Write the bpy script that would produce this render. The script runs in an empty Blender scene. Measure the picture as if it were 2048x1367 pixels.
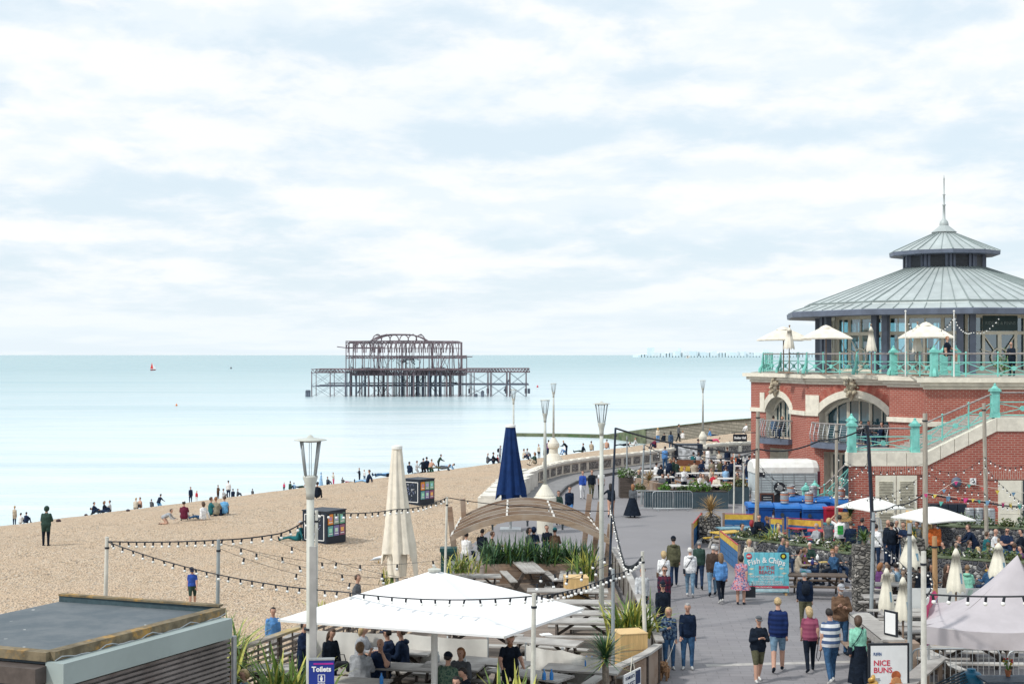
import bpy,bmesh,math,random
import numpy as np
from mathutils import Vector,Matrix
R=math.radians
random.seed(7)
sc=bpy.context.scene
C=sc.collection
# camera
F=2048*50/36
HC=8.4
cam=bpy.data.cameras.new('camera');cam.lens=50;cam.sensor_width=36
cam.shift_y=0.01245;cam.clip_start=0.5;cam.clip_end=120000
co=bpy.data.objects.new('camera',cam);C.objects.link(co)
co.location=(0,0,HC);co.rotation_euler=(R(90),0,0)
sc.camera=co
sc.view_settings.view_transform='Standard';sc.view_settings.look='None'
sc.view_settings.exposure=0.08;sc.view_settings.gamma=1
sc.cycles.max_bounces=6;sc.cycles.diffuse_bounces=2;sc.cycles.glossy_bounces=2
sc.cycles.transparent_max_bounces=6;sc.cycles.caustics_reflective=False;sc.cycles.caustics_refractive=False
sc.cycles.volume_bounces=0
# sun and sky
SUN_EL,SUN_AZ=48,238
sun=bpy.data.lights.new('sun','SUN');sun.energy=2.5;sun.angle=R(4);sun.color=(1,.96,.89)
so=bpy.data.objects.new('sun',sun);C.objects.link(so)
sd=Vector((math.sin(R(SUN_AZ))*math.cos(R(SUN_EL)),math.cos(R(SUN_AZ))*math.cos(R(SUN_EL)),math.sin(R(SUN_EL))))
so.rotation_euler=sd.to_track_quat('Z','Y').to_euler()
W=bpy.data.worlds.new('World');sc.world=W;W.use_nodes=True
nt=W.node_tree;nt.nodes.clear()
def N(t,typ,**kw):
 n=t.nodes.new(typ)
 for k,v in kw.items():
  if k.startswith('i_'):
   key=k[2:];key=int(key)if key.isdigit()else key
   n.inputs[key].default_value=v
  else:setattr(n,k,v)
 return n
def mth(t,op,a,b=None,c=None,clamp=False):
 n=t.nodes.new('ShaderNodeMath');n.operation=op;n.use_clamp=clamp
 for i,x in enumerate((a,b,c)):
  if x is None:continue
  if isinstance(x,(int,float)):n.inputs[i].default_value=x
  else:t.links.new(x,n.inputs[i])
 return n.outputs[0]
def mixc(t,f,a,b,blend='MIX'):
 n=t.nodes.new('ShaderNodeMix');n.data_type='RGBA';n.blend_type=blend
 for s,x in((0,f),(6,a),(7,b)):
  if isinstance(x,(int,float)):n.inputs[s].default_value=x
  elif isinstance(x,tuple):n.inputs[s].default_value=(*x[:3],1)
  else:t.links.new(x,n.inputs[s])
 return n.outputs[2]
def sstep(t,x,a,b):
 n=t.nodes.new('ShaderNodeMapRange');n.interpolation_type='SMOOTHSTEP'
 t.links.new(x,n.inputs[0]);n.inputs[1].default_value=a;n.inputs[2].default_value=b
 return n.outputs[0]
sky=N(nt,'ShaderNodeTexSky',sky_type='NISHITA',sun_disc=False,sun_elevation=R(SUN_EL),sun_rotation=R(SUN_AZ),air_density=1.0,dust_density=1.5,ozone_density=1.2)
tc=N(nt,'ShaderNodeTexCoord');sx=N(nt,'ShaderNodeSeparateXYZ');nt.links.new(tc.outputs['Generated'],sx.inputs[0])
az=mth(nt,'ARCTAN2',sx.outputs[0],sx.outputs[1])
el=mth(nt,'ARCSINE',sx.outputs[2])
lel=mth(nt,'POWER',mth(nt,'MAXIMUM',el,0.0),0.6)
def cnoise(sa,se,detail,rough,off,dist=0.0,src=None):
 cb=N(nt,'ShaderNodeCombineXYZ');
 nt.links.new(mth(nt,'MULTIPLY',az,sa),cb.inputs[0]);nt.links.new(mth(nt,'MULTIPLY',src or lel,se),cb.inputs[1]);cb.inputs[2].default_value=off
 n=N(nt,'ShaderNodeTexNoise',i_Scale=1.0,i_Detail=detail,i_Roughness=rough,i_Distortion=dist)
 nt.links.new(cb.outputs[0],n.inputs[0]);return n.outputs[0]
nA=cnoise(8,17,7,.55,3.1,.15)
nB=cnoise(24,50,5,.6,8.3,.3)
nC=cnoise(4,10,5,.5,14.7,.2)
nU=cnoise(8,17,7,.55,3.1,.15,mth(nt,'ADD',lel,.013))
cover=mth(nt,'ADD',mth(nt,'MULTIPLY',nA,.75),mth(nt,'MULTIPLY',nB,.25))
for a0,e0,wa,we,amt in((-.30,.205,.11,.03,.10),(.17,.215,.10,.03,.10),(.33,.195,.08,.03,.10),(.17,.12,.10,.022,.13),(-.09,.105,.08,.018,.14),(-.32,.145,.09,.03,.10),(.24,.10,.10,.018,.10),(-.10,.19,.09,.02,.06),(.09,.135,.055,.02,-.12),(-.06,.147,.09,.012,-.15),(.27,.225,.05,.02,-.12),(-.36,.172,.05,.012,-.14),(-.3,.235,.06,.01,-.1),(.2,.15,.06,.012,-.08),(.27,.165,.03,.02,-.05),(-.2,.118,.05,.008,-.07)):
 da=mth(nt,'DIVIDE',mth(nt,'SUBTRACT',az,a0),wa);de=mth(nt,'DIVIDE',mth(nt,'SUBTRACT',el,e0),we)
 g=mth(nt,'EXPONENT',mth(nt,'MULTIPLY',mth(nt,'ADD',mth(nt,'MULTIPLY',da,da),mth(nt,'MULTIPLY',de,de)),-1.0))
 cover=mth(nt,'MULTIPLY_ADD',g,amt,cover)
mask=sstep(nt,cover,.37,.57)
shade=mth(nt,'ADD',mth(nt,'MULTIPLY',mth(nt,'SUBTRACT',nU,nA),8.0),mth(nt,'MULTIPLY',sstep(nt,nC,.42,.66),.75),clamp=True)
g=mth(nt,'EXPONENT',mth(nt,'MULTIPLY',mth(nt,'ADD',mth(nt,'POWER',mth(nt,'DIVIDE',mth(nt,'ADD',az,.05),.10),2.0),mth(nt,'POWER',mth(nt,'DIVIDE',mth(nt,'SUBTRACT',el,.16),.03),2.0)),-1.0))
shade=mth(nt,'MULTIPLY_ADD',g,.40,mth(nt,'MULTIPLY',shade,.72),clamp=True)
blue=mixc(nt,.86,sky.outputs[0],(7.75,8.95,9.8))
cloud=mixc(nt,shade,(9.65,9.8,9.95),(7.9,8.85,9.55))
colr=mixc(nt,mth(nt,'MULTIPLY',mask,.93),blue,cloud)
low=sstep(nt,el,.075,.0)
colr=mixc(nt,mth(nt,'MULTIPLY',low,.72),colr,(8.3,9.1,9.6))
bg=N(nt,'ShaderNodeBackground',i_Strength=0.1);nt.links.new(colr,bg.inputs[0])
wo=N(nt,'ShaderNodeOutputWorld');nt.links.new(bg.outputs[0],wo.inputs[0])
# picture -> place helpers (pixels of the 2048 wide photograph)
def D(px,py,Y):return Vector(((px-1024)/F*Y,Y,HC-(py-709)/F*Y))
def G(px,py,z=0.0):return D(px,py,(HC-z)*F/(py-709))
NX,NY=-.86,.51
SEA=-7.5;HS=HC-SEA
def zb(x,y):
 d=NX*x+NY*y;u=d-46
 if u<=0:return .12
 if u<20.8:return .12-.0036*u*u
 return-1.4375-.150*(u-20.8)
def GB(px,py):
 y=25.0
 while y<400:
  p=D(px,py,y)
  if p.z<=zb(p.x,p.y):return Vector((p.x,p.y,zb(p.x,p.y)))
  y+=.25
 y=min((k*.5 for k in range(60,500)),key=lambda k:D(px,py,k).z-zb(D(px,py,k).x,k));p=D(px,py,y)
 return Vector((p.x,y,zb(p.x,y)))
# mesh helper
class MB:
 def __init__(s):s.v=[];s.f=[];s.m=[]
 def add(s,vs,fs,m=0):
  o=len(s.v);s.v+=[tuple(v)for v in vs];s.f+=[tuple(i+o for i in f)for f in fs];s.m+=[m]*len(fs)
 def box(s,c,d,m=0,rz=0.0,rx=0.0,ry=0.0):
  M=Matrix.Translation(c)@Matrix.Rotation(rz,4,'Z')@Matrix.Rotation(ry,4,'Y')@Matrix.Rotation(rx,4,'X')
  vs=[M@Vector((x*d[0]/2,y*d[1]/2,z*d[2]/2))for z in(-1,1)for y in(-1,1)for x in(-1,1)]
  s.add(vs,[(0,2,3,1),(4,5,7,6),(0,1,5,4),(2,6,7,3),(0,4,6,2),(1,3,7,5)],m)
 def beam(s,p,q,w,h,m=0):
  p=Vector(p);q=Vector(q);a=(q-p).normalized()
  u=a.cross(Vector((0,0,1)))
  if u.length<1e-4:u=Vector((1,0,0))
  u.normalize();n=u.cross(a)
  vs=[x+u*(i*w/2)+n*(j*h/2)for x in(p,q)for i,j in((-1,-1),(1,-1),(1,1),(-1,1))]
  s.add(vs,[(3,2,1,0),(4,5,6,7),(0,1,5,4),(1,2,6,5),(2,3,7,6),(3,0,4,7)],m)
 def path(s,pts,r,n=6,m=0,caps=True):
  pts=[Vector(p)for p in pts];k=len(pts)
  rs=r if isinstance(r,(list,tuple))else[r]*k
  vs=[];u=None
  for i,p in enumerate(pts):
   a=(pts[min(i+1,k-1)]-pts[max(i-1,0)]).normalized()
   if u is None:
    u=a.cross(Vector((0,0,1)))
    if u.length<1e-3:u=a.cross(Vector((0,1,0)))
   u=(u-a*u.dot(a)).normalized();w=a.cross(u)
   vs+=[p+(u*math.cos(t)+w*math.sin(t))*rs[i]for t in(2*math.pi*j/n for j in range(n))]
  fs=[(i*n+j,i*n+(j+1)%n,(i+1)*n+(j+1)%n,(i+1)*n+j)for i in range(k-1)for j in range(n)]
  if caps:fs+=[tuple(range(n-1,-1,-1)),tuple((k-1)*n+j for j in range(n))]
  s.add(vs,fs,m)
 def tube(s,p,q,r,r1=None,n=8,m=0):s.path([p,q],[r,r if r1 is None else r1],n,m)
 def lathe(s,prof,n=16,c=(0,0,0),m=0,rot=0.0,caps=True):
  k=len(prof);vs=[]
  for r,z in prof:vs+=[(c[0]+r*math.cos(rot+2*math.pi*j/n),c[1]+r*math.sin(rot+2*math.pi*j/n),c[2]+z)for j in range(n)]
  fs=[(i*n+j,i*n+(j+1)%n,(i+1)*n+(j+1)%n,(i+1)*n+j)for i in range(k-1)for j in range(n)]
  if caps:fs+=[tuple(range(n-1,-1,-1)),tuple((k-1)*n+j for j in range(n))]
  s.add(vs,fs,m)
 def prism(s,poly,z0,z1,m=0,mt=None):
  n=len(poly);vs=[(p[0],p[1],z0)for p in poly]+[(p[0],p[1],z1)for p in poly]
  s.add(vs,[(i,(i+1)%n,n+(i+1)%n,n+i)for i in range(n)]+[tuple(range(n-1,-1,-1))],m)
  s.add([(p[0],p[1],z1)for p in poly],[tuple(range(n))],m if mt is None else mt)
 def ball(s,c,r,n=8,k=5,m=0,sc3=(1,1,1)):
  vs=[(c[0],c[1],c[2]-r*sc3[2])]
  for i in range(1,k):
   t=-math.pi/2+math.pi*i/k
   vs+=[(c[0]+r*sc3[0]*math.cos(t)*math.cos(a),c[1]+r*sc3[1]*math.cos(t)*math.sin(a),c[2]+r*sc3[2]*math.sin(t))for a in(2*math.pi*j/n for j in range(n))]
  vs.append((c[0],c[1],c[2]+r*sc3[2]))
  fs=[(0,1+(j+1)%n,1+j)for j in range(n)]
  fs+=[(1+i*n+j,1+i*n+(j+1)%n,1+(i+1)*n+(j+1)%n,1+(i+1)*n+j)for i in range(k-2)for j in range(n)]
  e=len(vs)-1;b=1+(k-2)*n
  fs+=[(b+j,b+(j+1)%n,e)for j in range(n)]
  s.add(vs,fs,m)
 def blade(s,p,dirh,L,w,rise,droop,m=0,seg=4):
  """a strap leaf: starts at p, leans along dirh, rises and droops"""
  dirh=Vector((dirh[0],dirh[1],0));side=Vector((-dirh.y,dirh.x,0)).normalized();vs=[]
  for i in range(seg+1):
   t=i/seg;q=Vector(p)+dirh*(L*t*(.35+.65*t))+Vector((0,0,L*(rise*t-droop*t*t*t)))
   ww=w*(.7+.9*t if t<.35 else 1.02*(1-((t-.35)/.65)**1.6))*.5+.001
   vs+=[q-side*ww,q+side*ww]
  s.add(vs,[(2*i,2*i+1,2*i+3,2*i+2)for i in range(seg)],m)
 def build(s,name,mats,parent=None,loc=None,rz=0.0,smooth=False,uv=False,world=False,link=True):
  me=bpy.data.meshes.new(name)
  v=np.array(s.v,dtype=np.float64).reshape(-1,3)
  if world and parent is not None:v=v-np.array(parent.location)
  if world and parent is None and loc is not None:v=v-np.array(loc)
  me.from_pydata(v.tolist(),[],s.f)
  for m in(mats if isinstance(mats,(list,tuple))else[mats]):me.materials.append(m)
  if len(me.polygons)==len(s.m):me.polygons.foreach_set('material_index',s.m)
  if smooth:me.polygons.foreach_set('use_smooth',[True]*len(me.polygons))
  if uv:
   l=me.uv_layers.new(name='UVMap').data
   for p in me.polygons:
    n=p.normal
    if abs(n.z)>.9:t=Vector((1,0,0));b=Vector((0,1,0))
    else:t=Vector((-n.y,n.x,0)).normalized();b=Vector((0,0,1))
    for li in p.loop_indices:
     q=me.vertices[me.loops[li].vertex_index].co;l[li].uv=(q.dot(t),q.dot(b))
  me.update()
  o=bpy.data.objects.new(name,me)
  if link:C.objects.link(o)
  if parent is not None:o.parent=parent
  if loc is not None:o.location=loc
  if rz:o.rotation_euler.z=rz
  return o
def tag(o,label=None,cat=None,group=None,kind=None):
 if label:o['label']=label
 if cat:o['category']=cat
 if group:o['group']=group
 if kind:o['kind']=kind
 return o
def thing(name,label,cat,loc=(0,0,0),rz=0.0,group=None):
 o=bpy.data.objects.new(name,None);o.empty_display_size=.2;C.objects.link(o)
 o.location=loc;o.rotation_euler.z=rz
 return tag(o,label,cat,group)
def dup(root,loc,rz,label=None,group=None,scale=None):
 r=root.copy();C.objects.link(r);r.location=loc;r.rotation_euler=(0,0,rz)
 if label:r['label']=label
 if group:r['group']=group
 if scale:r.scale=scale
 for ch in list(root.children):
  c=ch.copy();C.objects.link(c);c.parent=r
  for g in list(ch.children):
   d=g.copy();C.objects.link(d);d.parent=c
 return r
def text(body,size,mat,parent,loc,rz=0.0,name='lettering',depth=.004,align='CENTER',sx=1.0,bold=0.0,rx=90):
 cu=bpy.data.curves.new(name,'FONT');cu.body=body;cu.size=size;cu.extrude=depth;cu.align_x=align;cu.align_y='CENTER';cu.offset=bold;cu.resolution_u=3
 o=bpy.data.objects.new(name,cu);C.objects.link(o)
 me=bpy.data.meshes.new_from_object(o.evaluated_get(bpy.context.evaluated_depsgraph_get()))
 bpy.data.objects.remove(o);bpy.data.curves.remove(cu)
 me.materials.clear();me.materials.append(mat)
 o=bpy.data.objects.new(name,me);C.objects.link(o);o.parent=parent
 o.location=loc;o.rotation_euler=(R(rx),0,rz);o.scale=(sx,1,1)
 return o
# materials
MATS={}
def pr(name,col,rough=.6,metal=0.0,spec=.4):
 m=bpy.data.materials.new(name);m.use_nodes=True;t=m.node_tree;b=t.nodes['Principled BSDF']
 b.inputs['Base Color'].default_value=(*col,1);b.inputs['Roughness'].default_value=rough;b.inputs['Metallic'].default_value=metal
 b.inputs['Specular IOR Level'].default_value=spec
 return m,t,b
def bump(t,b,h,s,d):
 n=N(t,'ShaderNodeBump',i_Strength=s,i_Distance=d);t.links.new(h,n.inputs['Height']);t.links.new(n.outputs[0],b.inputs['Normal'])
def ocoord(t,sc3=(1,1,1),which='Object'):
 c=N(t,'ShaderNodeTexCoord');mp=N(t,'ShaderNodeMapping',i_Scale=sc3);t.links.new(c.outputs[which],mp.inputs[0]);return mp.outputs[0]
def mat(name,col,rough=.6,amt=.18,scale=6,metal=0.0,spec=.4,bmp=0.0,stretch=(1,1,1),dirt=None):
 if name in MATS:return MATS[name]
 m,t,b=pr(name,col,rough,metal,spec)
 v=ocoord(t,stretch)
 n=N(t,'ShaderNodeTexNoise',i_Scale=scale,i_Detail=5.0,i_Roughness=.6);t.links.new(v,n.inputs[0])
 lo=tuple(max(0,c*(1-amt))for c in col);hi=tuple(min(1,c*(1+amt))for c in col)
 cr=mixc(t,sstep(t,n.outputs[0],.3,.7),lo,hi)
 if dirt:
  n2=N(t,'ShaderNodeTexNoise',i_Scale=scale*.35,i_Detail=6.0,i_Roughness=.7);t.links.new(v,n2.inputs[0])
  cr=mixc(t,mth(t,'MULTIPLY',sstep(t,n2.outputs[0],.5,.68),dirt[3]if len(dirt)>3 else .7),cr,tuple(dirt[:3]))
 t.links.new(cr,b.inputs['Base Color'])
 if bmp:bump(t,b,n.outputs[0],.6,bmp)
 MATS[name]=m;return m
def cloth(c):
 k='cloth_%.3f_%.3f_%.3f'%c
 if k in MATS:return MATS[k]
 return mat(k,c,.85,.25,9,spec=.15,bmp=.06)
def brickmat(name,c1,c2,mortar,bw=.23,bh=.078,ms=.011,rot=0.0,stain=.25):
 m,t,b=pr(name,c1,.85,0,.2)
 uvn=N(t,'ShaderNodeUVMap');mp=N(t,'ShaderNodeMapping');mp.inputs['Rotation'].default_value=(0,0,rot);t.links.new(uvn.outputs[0],mp.inputs[0])
 br=N(t,'ShaderNodeTexBrick',i_Scale=1.0);br.inputs['Brick Width'].default_value=bw;br.inputs['Row Height'].default_value=bh;br.inputs['Mortar Size'].default_value=ms
 br.inputs['Color1'].default_value=(*c1,1);br.inputs['Color2'].default_value=(*c2,1);br.inputs['Mortar'].default_value=(*mortar,1);br.inputs['Bias'].default_value=-.2
 t.links.new(mp.outputs[0],br.inputs[0])
 n=N(t,'ShaderNodeTexNoise',i_Scale=.9,i_Detail=6.0,i_Roughness=.7);t.links.new(mp.outputs[0],n.inputs[0])
 c=mixc(t,mth(t,'MULTIPLY',sstep(t,n.outputs[0],.42,.7),stain),br.outputs[0],tuple(x*.55 for x in c1))
 t.links.new(c,b.inputs['Base Color']);bump(t,b,br.outputs['Fac'],-.4,.01);return m
def stonemat(name,cols,scale,joint,rough=.85,bd=.05,stretch=(1,1,1),jw=.07):
 m,t,b=pr(name,cols[0],rough,0,.3);v=ocoord(t,stretch)
 a=N(t,'ShaderNodeTexVoronoi',i_Scale=scale);t.links.new(v,a.inputs[0])
 e=N(t,'ShaderNodeTexVoronoi',feature='DISTANCE_TO_EDGE',i_Scale=scale);t.links.new(v,e.inputs[0])
 s=N(t,'ShaderNodeSeparateColor');t.links.new(a.outputs['Color'],s.inputs[0])
 c=mixc(t,s.outputs[0],cols[0],cols[1]);c=mixc(t,sstep(t,s.outputs[1],.6,.9),c,cols[2])
 c=mixc(t,sstep(t,e.outputs[0],jw,jw*.2),c,joint)
 t.links.new(c,b.inputs['Base Color']);bump(t,b,sstep(t,e.outputs[0],0,.25),.8,bd);return m
def woodmat(name,col,rough=.75,amt=.3,axis=0,grey=None,plank=0.0):
 if name in MATS:return MATS[name]
 st=[14,14,14];st[axis]=1.2
 m,t,b=pr(name,col,rough,0,.25);v=ocoord(t,tuple(st))
 n=N(t,'ShaderNodeTexNoise',i_Scale=1.6,i_Detail=6.0,i_Roughness=.65,i_Distortion=.6);t.links.new(v,n.inputs[0])
 c=mixc(t,sstep(t,n.outputs[0],.28,.72),tuple(x*(1-amt)for x in col),tuple(min(1,x*(1+amt))for x in col))
 n2=N(t,'ShaderNodeTexNoise',i_Scale=1.1,i_Detail=4.0);t.links.new(ocoord(t),n2.inputs[0])
 if grey:c=mixc(t,sstep(t,n2.outputs[0],.42,.62),c,grey)
 t.links.new(c,b.inputs['Base Color']);bump(t,b,n.outputs[0],.4,.008);MATS[name]=m;return m
def glassmat(name,col,rough=.04):
 m,t,b=pr(name,col,rough,0,1.0);b.inputs['IOR'].default_value=1.6
 return m
black=mat('black_rubber',(.012,.016,.024),.6);steel=mat('galvanised_steel',(.42,.45,.47),.42,.14,9,.5)
whitepaint=mat('white_paint',(.78,.79,.77),.5,.06,3,dirt=(.55,.5,.42,.35));cream=mat('cream_stone',(.74,.70,.60),.75,.1,3,dirt=(.46,.44,.38,.4))
teal=mat('turquoise_paint',(.20,.56,.50),.5,.14,4,dirt=(.13,.36,.33,.5));lampgrey=mat('pale_lamp_paint',(.50,.52,.48),.5,.1,3,dirt=(.34,.33,.27,.35))
darkmetal=mat('dark_metal',(.04,.05,.06),.5,.2,6);bulbglass,_t,_b=pr('frosted_bulb_glass',(.85,.86,.84),.12,0,.8)
greywood=woodmat('weathered_grey_wood',(.33,.315,.30),amt=.3,grey=(.46,.45,.43));greywood_y=woodmat('weathered_grey_wood_long',(.25,.235,.22),amt=.35,axis=1,grey=(.36,.35,.33))
brownwood=woodmat('brown_timber',(.26,.18,.13),amt=.3,grey=(.33,.26,.21));darkwood=woodmat('dark_stained_wood',(.085,.07,.062),amt=.4)
plywood=woodmat('yellow_plywood',(.62,.42,.19),amt=.14,axis=2);canvas_white=mat('white_canvas',(.82,.83,.84),.8,.05,3,spec=.1)
canvas_cream=mat('cream_canvas',(.74,.70,.61),.85,.1,3,spec=.1);blue_canvas=mat('navy_canvas',(.008,.03,.115),.8,.2,3,spec=.15)
red=mat('red_paint',(.42,.03,.04),.5);yellow=mat('yellow_paint',(.60,.40,.06),.5,.2,4);bluepaint=mat('blue_paint',(.02,.12,.30),.5,.25,4)
whiteflat=mat('white_print',(.82,.83,.83),.6,.02);skyblue_board=mat('turquoise_board',(.13,.48,.58),.6,.14,4);navyprint=mat('navy_print',(.012,.03,.10),.6,.1)
leaf_a=mat('strap_leaf_green',(.12,.20,.045),.5,.35,5);leaf_b=mat('strap_leaf_yellow',(.40,.40,.09),.5,.3,5);leaf_c=mat('strap_leaf_deep',(.045,.11,.05),.45,.35,5);leaf_d=mat('dry_leaf',(.38,.26,.12),.8,.3,5)
# setting: beach, sea, promenade, terrace floor
def grid(xs,ys,fz):
 vs=[(x,y,fz(x,y))for y in ys for x in xs];n=len(xs)
 return vs,[(j*n+i,j*n+i+1,(j+1)*n+i+1,(j+1)*n+i)for j in range(len(ys)-1)for i in range(n-1)]
m,t,b=pr('shingle',(.42,.31,.20),.9,0,.2)
v=ocoord(t,(1,.55,1))
a=N(t,'ShaderNodeTexVoronoi',i_Scale=13.0);t.links.new(v,a.inputs[0]);s=N(t,'ShaderNodeSeparateColor');t.links.new(a.outputs['Color'],s.inputs[0])
n1=N(t,'ShaderNodeTexNoise',i_Scale=1.3,i_Detail=8.0,i_Roughness=.75);t.links.new(v,n1.inputs[0])
n2=N(t,'ShaderNodeTexNoise',i_Scale=.12,i_Detail=5.0,i_Roughness=.6,i_Distortion=.6);t.links.new(ocoord(t,(1,2.6,1)),n2.inputs[0])
n3=N(t,'ShaderNodeTexNoise',i_Scale=6.0,i_Detail=4.0,i_Roughness=.8);t.links.new(v,n3.inputs[0])
c=mixc(t,s.outputs[0],(.46,.335,.225),(.74,.595,.44));c=mixc(t,sstep(t,s.outputs[1],.75,1.0),c,(.68,.60,.50));c=mixc(t,sstep(t,s.outputs[2],.82,1.0),c,(.20,.165,.14))
c=mixc(t,mth(t,'MULTIPLY',sstep(t,n1.outputs[0],.35,.68),.5),c,(.70,.55,.41));c=mixc(t,mth(t,'MULTIPLY',sstep(t,n3.outputs[0],.5,.72),.45),c,(.30,.215,.14));c=mixc(t,mth(t,'MULTIPLY',sstep(t,n2.outputs[0],.45,.65),.38),c,(.65,.48,.33))
t.links.new(c,b.inputs['Base Color']);bump(t,b,mth(t,'ADD',mth(t,'ADD',a.outputs['Distance'],n3.outputs[0]),mth(t,'MULTIPLY',n1.outputs[0],1.5)),.9,.14)
shingle=m
def inland(x,y):
 B=[(-9,-20),(-8,24),(-7,33),(-2.8,43),(-2.6,60),(-1,70),(.6,86),(3.0,97),(9,107),(16,117),(22,122),(60,140),(200,200)]
 if y>=200:return-99
 for(x0,y0),(x1,y1)in zip(B,B[1:]):
  if y0<=y<=y1:return x-(x0+(x1-x0)*(y-y0)/(y1-y0))
 return 9
def beachz(x,y):
 z=zb(x,y);k=inland(x,y)
 if k>.4:z=min(z,-.5)
 else:
  d=NX*x+NY*y;z+=.05*math.sin(x*.8+y*.31)*math.sin(y*.45-x*.2)*(1 if y>40 else .3)+.045*math.sin(d*1.15+1.2*math.sin(x*.13+y*.07))*(1 if 24<d<62 else 0)
 return max(z,-11)
xs=[-60+i*1.0 for i in range(50)]+[-10+i*.5 for i in range(68)]+[24+i*6 for i in range(28)]
ys=[-10+i*2 for i in range(15)]+[20+i*.8 for i in range(140)]+[132+i*2 for i in range(80)]+[300,330,400]
vs,fs=grid(xs,ys,beachz);q=MB();q.add(vs,fs);tag(q.build('shingle_beach',shingle,smooth=True),kind='structure')
q=MB();q.add([(-60000,-2000,-14),(60000,-2000,-14),(60000,60000,-14),(-60000,60000,-14)],[(0,1,2,3)]);tag(q.build('ground',shingle),kind='structure')
m,t,b=pr('sea_water',(.2,.5,.55),.22,0,.3);b.inputs['IOR'].default_value=1.33
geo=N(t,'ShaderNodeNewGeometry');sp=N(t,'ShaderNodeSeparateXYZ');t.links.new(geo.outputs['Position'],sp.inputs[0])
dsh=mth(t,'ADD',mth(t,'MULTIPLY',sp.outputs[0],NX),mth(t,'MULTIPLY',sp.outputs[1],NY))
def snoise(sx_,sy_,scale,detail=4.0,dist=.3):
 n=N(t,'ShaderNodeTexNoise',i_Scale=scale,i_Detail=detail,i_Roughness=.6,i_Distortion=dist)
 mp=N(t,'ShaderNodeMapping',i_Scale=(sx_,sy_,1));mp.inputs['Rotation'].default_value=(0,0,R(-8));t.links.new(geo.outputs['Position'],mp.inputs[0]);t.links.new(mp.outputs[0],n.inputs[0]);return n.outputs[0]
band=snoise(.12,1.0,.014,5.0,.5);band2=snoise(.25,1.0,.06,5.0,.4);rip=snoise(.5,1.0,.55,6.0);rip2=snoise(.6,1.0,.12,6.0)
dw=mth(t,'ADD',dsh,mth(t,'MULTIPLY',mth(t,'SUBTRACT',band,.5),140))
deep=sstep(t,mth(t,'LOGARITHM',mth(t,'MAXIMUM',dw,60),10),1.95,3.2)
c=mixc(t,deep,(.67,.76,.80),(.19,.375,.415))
c=mixc(t,mth(t,'MULTIPLY',sstep(t,band2,.44,.62),.30),c,(.33,.52,.59))
c=mixc(t,mth(t,'MULTIPLY',sstep(t,band,.50,.70),.40),c,(.15,.36,.42))
t.links.new(c,b.inputs['Base Color'])
bn=N(t,'ShaderNodeBump',i_Strength=.7,i_Distance=.3);t.links.new(mth(t,'ADD',rip,mth(t,'MULTIPLY',rip2,2.2)),bn.inputs['Height']);t.links.new(bn.outputs[0],b.inputs['Normal'])
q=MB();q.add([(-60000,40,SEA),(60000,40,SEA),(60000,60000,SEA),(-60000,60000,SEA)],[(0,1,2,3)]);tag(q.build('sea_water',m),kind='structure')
m,t,b=pr('promenade_paving',(.27,.26,.26),.85,0,.25)
v=ocoord(t)
n1=N(t,'ShaderNodeTexNoise',i_Scale=.45,i_Detail=8.0,i_Roughness=.7);t.links.new(v,n1.inputs[0]);n2=N(t,'ShaderNodeTexNoise',i_Scale=14.0,i_Detail=3.0);t.links.new(v,n2.inputs[0])
n4=N(t,'ShaderNodeTexNoise',i_Scale=.25,i_Detail=6.0,i_Roughness=.65,i_Distortion=1.0);t.links.new(ocoord(t,(.5,1.6,1)),n4.inputs[0])
br=N(t,'ShaderNodeTexBrick',i_Scale=1.0);br.inputs['Brick Width'].default_value=.62;br.inputs['Row Height'].default_value=.31;br.inputs['Mortar Size'].default_value=.012
br.inputs['Color1'].default_value=(.205,.20,.215,1);br.inputs['Color2'].default_value=(.24,.232,.245,1);br.inputs['Mortar'].default_value=(.155,.15,.16,1)
mp=N(t,'ShaderNodeMapping');mp.inputs['Rotation'].default_value=(0,0,R(4));t.links.new(v,mp.inputs[0]);t.links.new(mp.outputs[0],br.inputs[0])
sy=N(t,'ShaderNodeSeparateXYZ');t.links.new(v,sy.inputs[0])
c=mixc(t,sstep(t,mth(t,'ADD',sy.outputs[1],mth(t,'MULTIPLY',sy.outputs[0],-.4)),53,55),br.outputs[0],(.232,.228,.242))
c=mixc(t,mth(t,'MULTIPLY',sstep(t,n1.outputs[0],.35,.68),.45),c,(.275,.27,.285));c=mixc(t,mth(t,'MULTIPLY',sstep(t,n2.outputs[0],.4,.7),.2),c,(.2,.195,.2))
c=mixc(t,mth(t,'MULTIPLY',sstep(t,n4.outputs[0],.52,.62),.3),c,(.23,.225,.23))
t.links.new(c,b.inputs['Base Color']);bump(t,b,br.outputs['Fac'],-.25,.01)
paving=m
PB=[(-7.5,5),(-7.5,24),(-6.6,33),(-2.4,43),(-2.2,60),(-.8,70),(.8,86),(1.6,91),(3.2,96.5),(9,106.5),(16,116.5),(22,121.5),(60,139.5),(60,5)]
q=MB();q.prism(PB,-.6,0);tag(q.build('promenade',paving),kind='structure')
q=MB();pa=G(1412,1330);pb=G(1742,1312);q.add([(pa.x,pa.y-.14,.004),(pb.x+6,pb.y-.14+.1,.004),(pb.x+6,pb.y+.16+.1,.004),(pa.x,pa.y+.16,.004)],[(0,1,2,3)])
tag(q.build('paving_stripe',mat('pale_setts',(.40,.385,.37),.85,.12,5)),kind='structure')
q=MB();q.prism([(9.0,22),(20,22),(20,36.5),(10.2,36.5)],-.3,.004);tag(q.build('garden_paving',mat('sandy_slabs',(.42,.36,.28),.9,.2,2,bmp=.01)),kind='structure')
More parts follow.
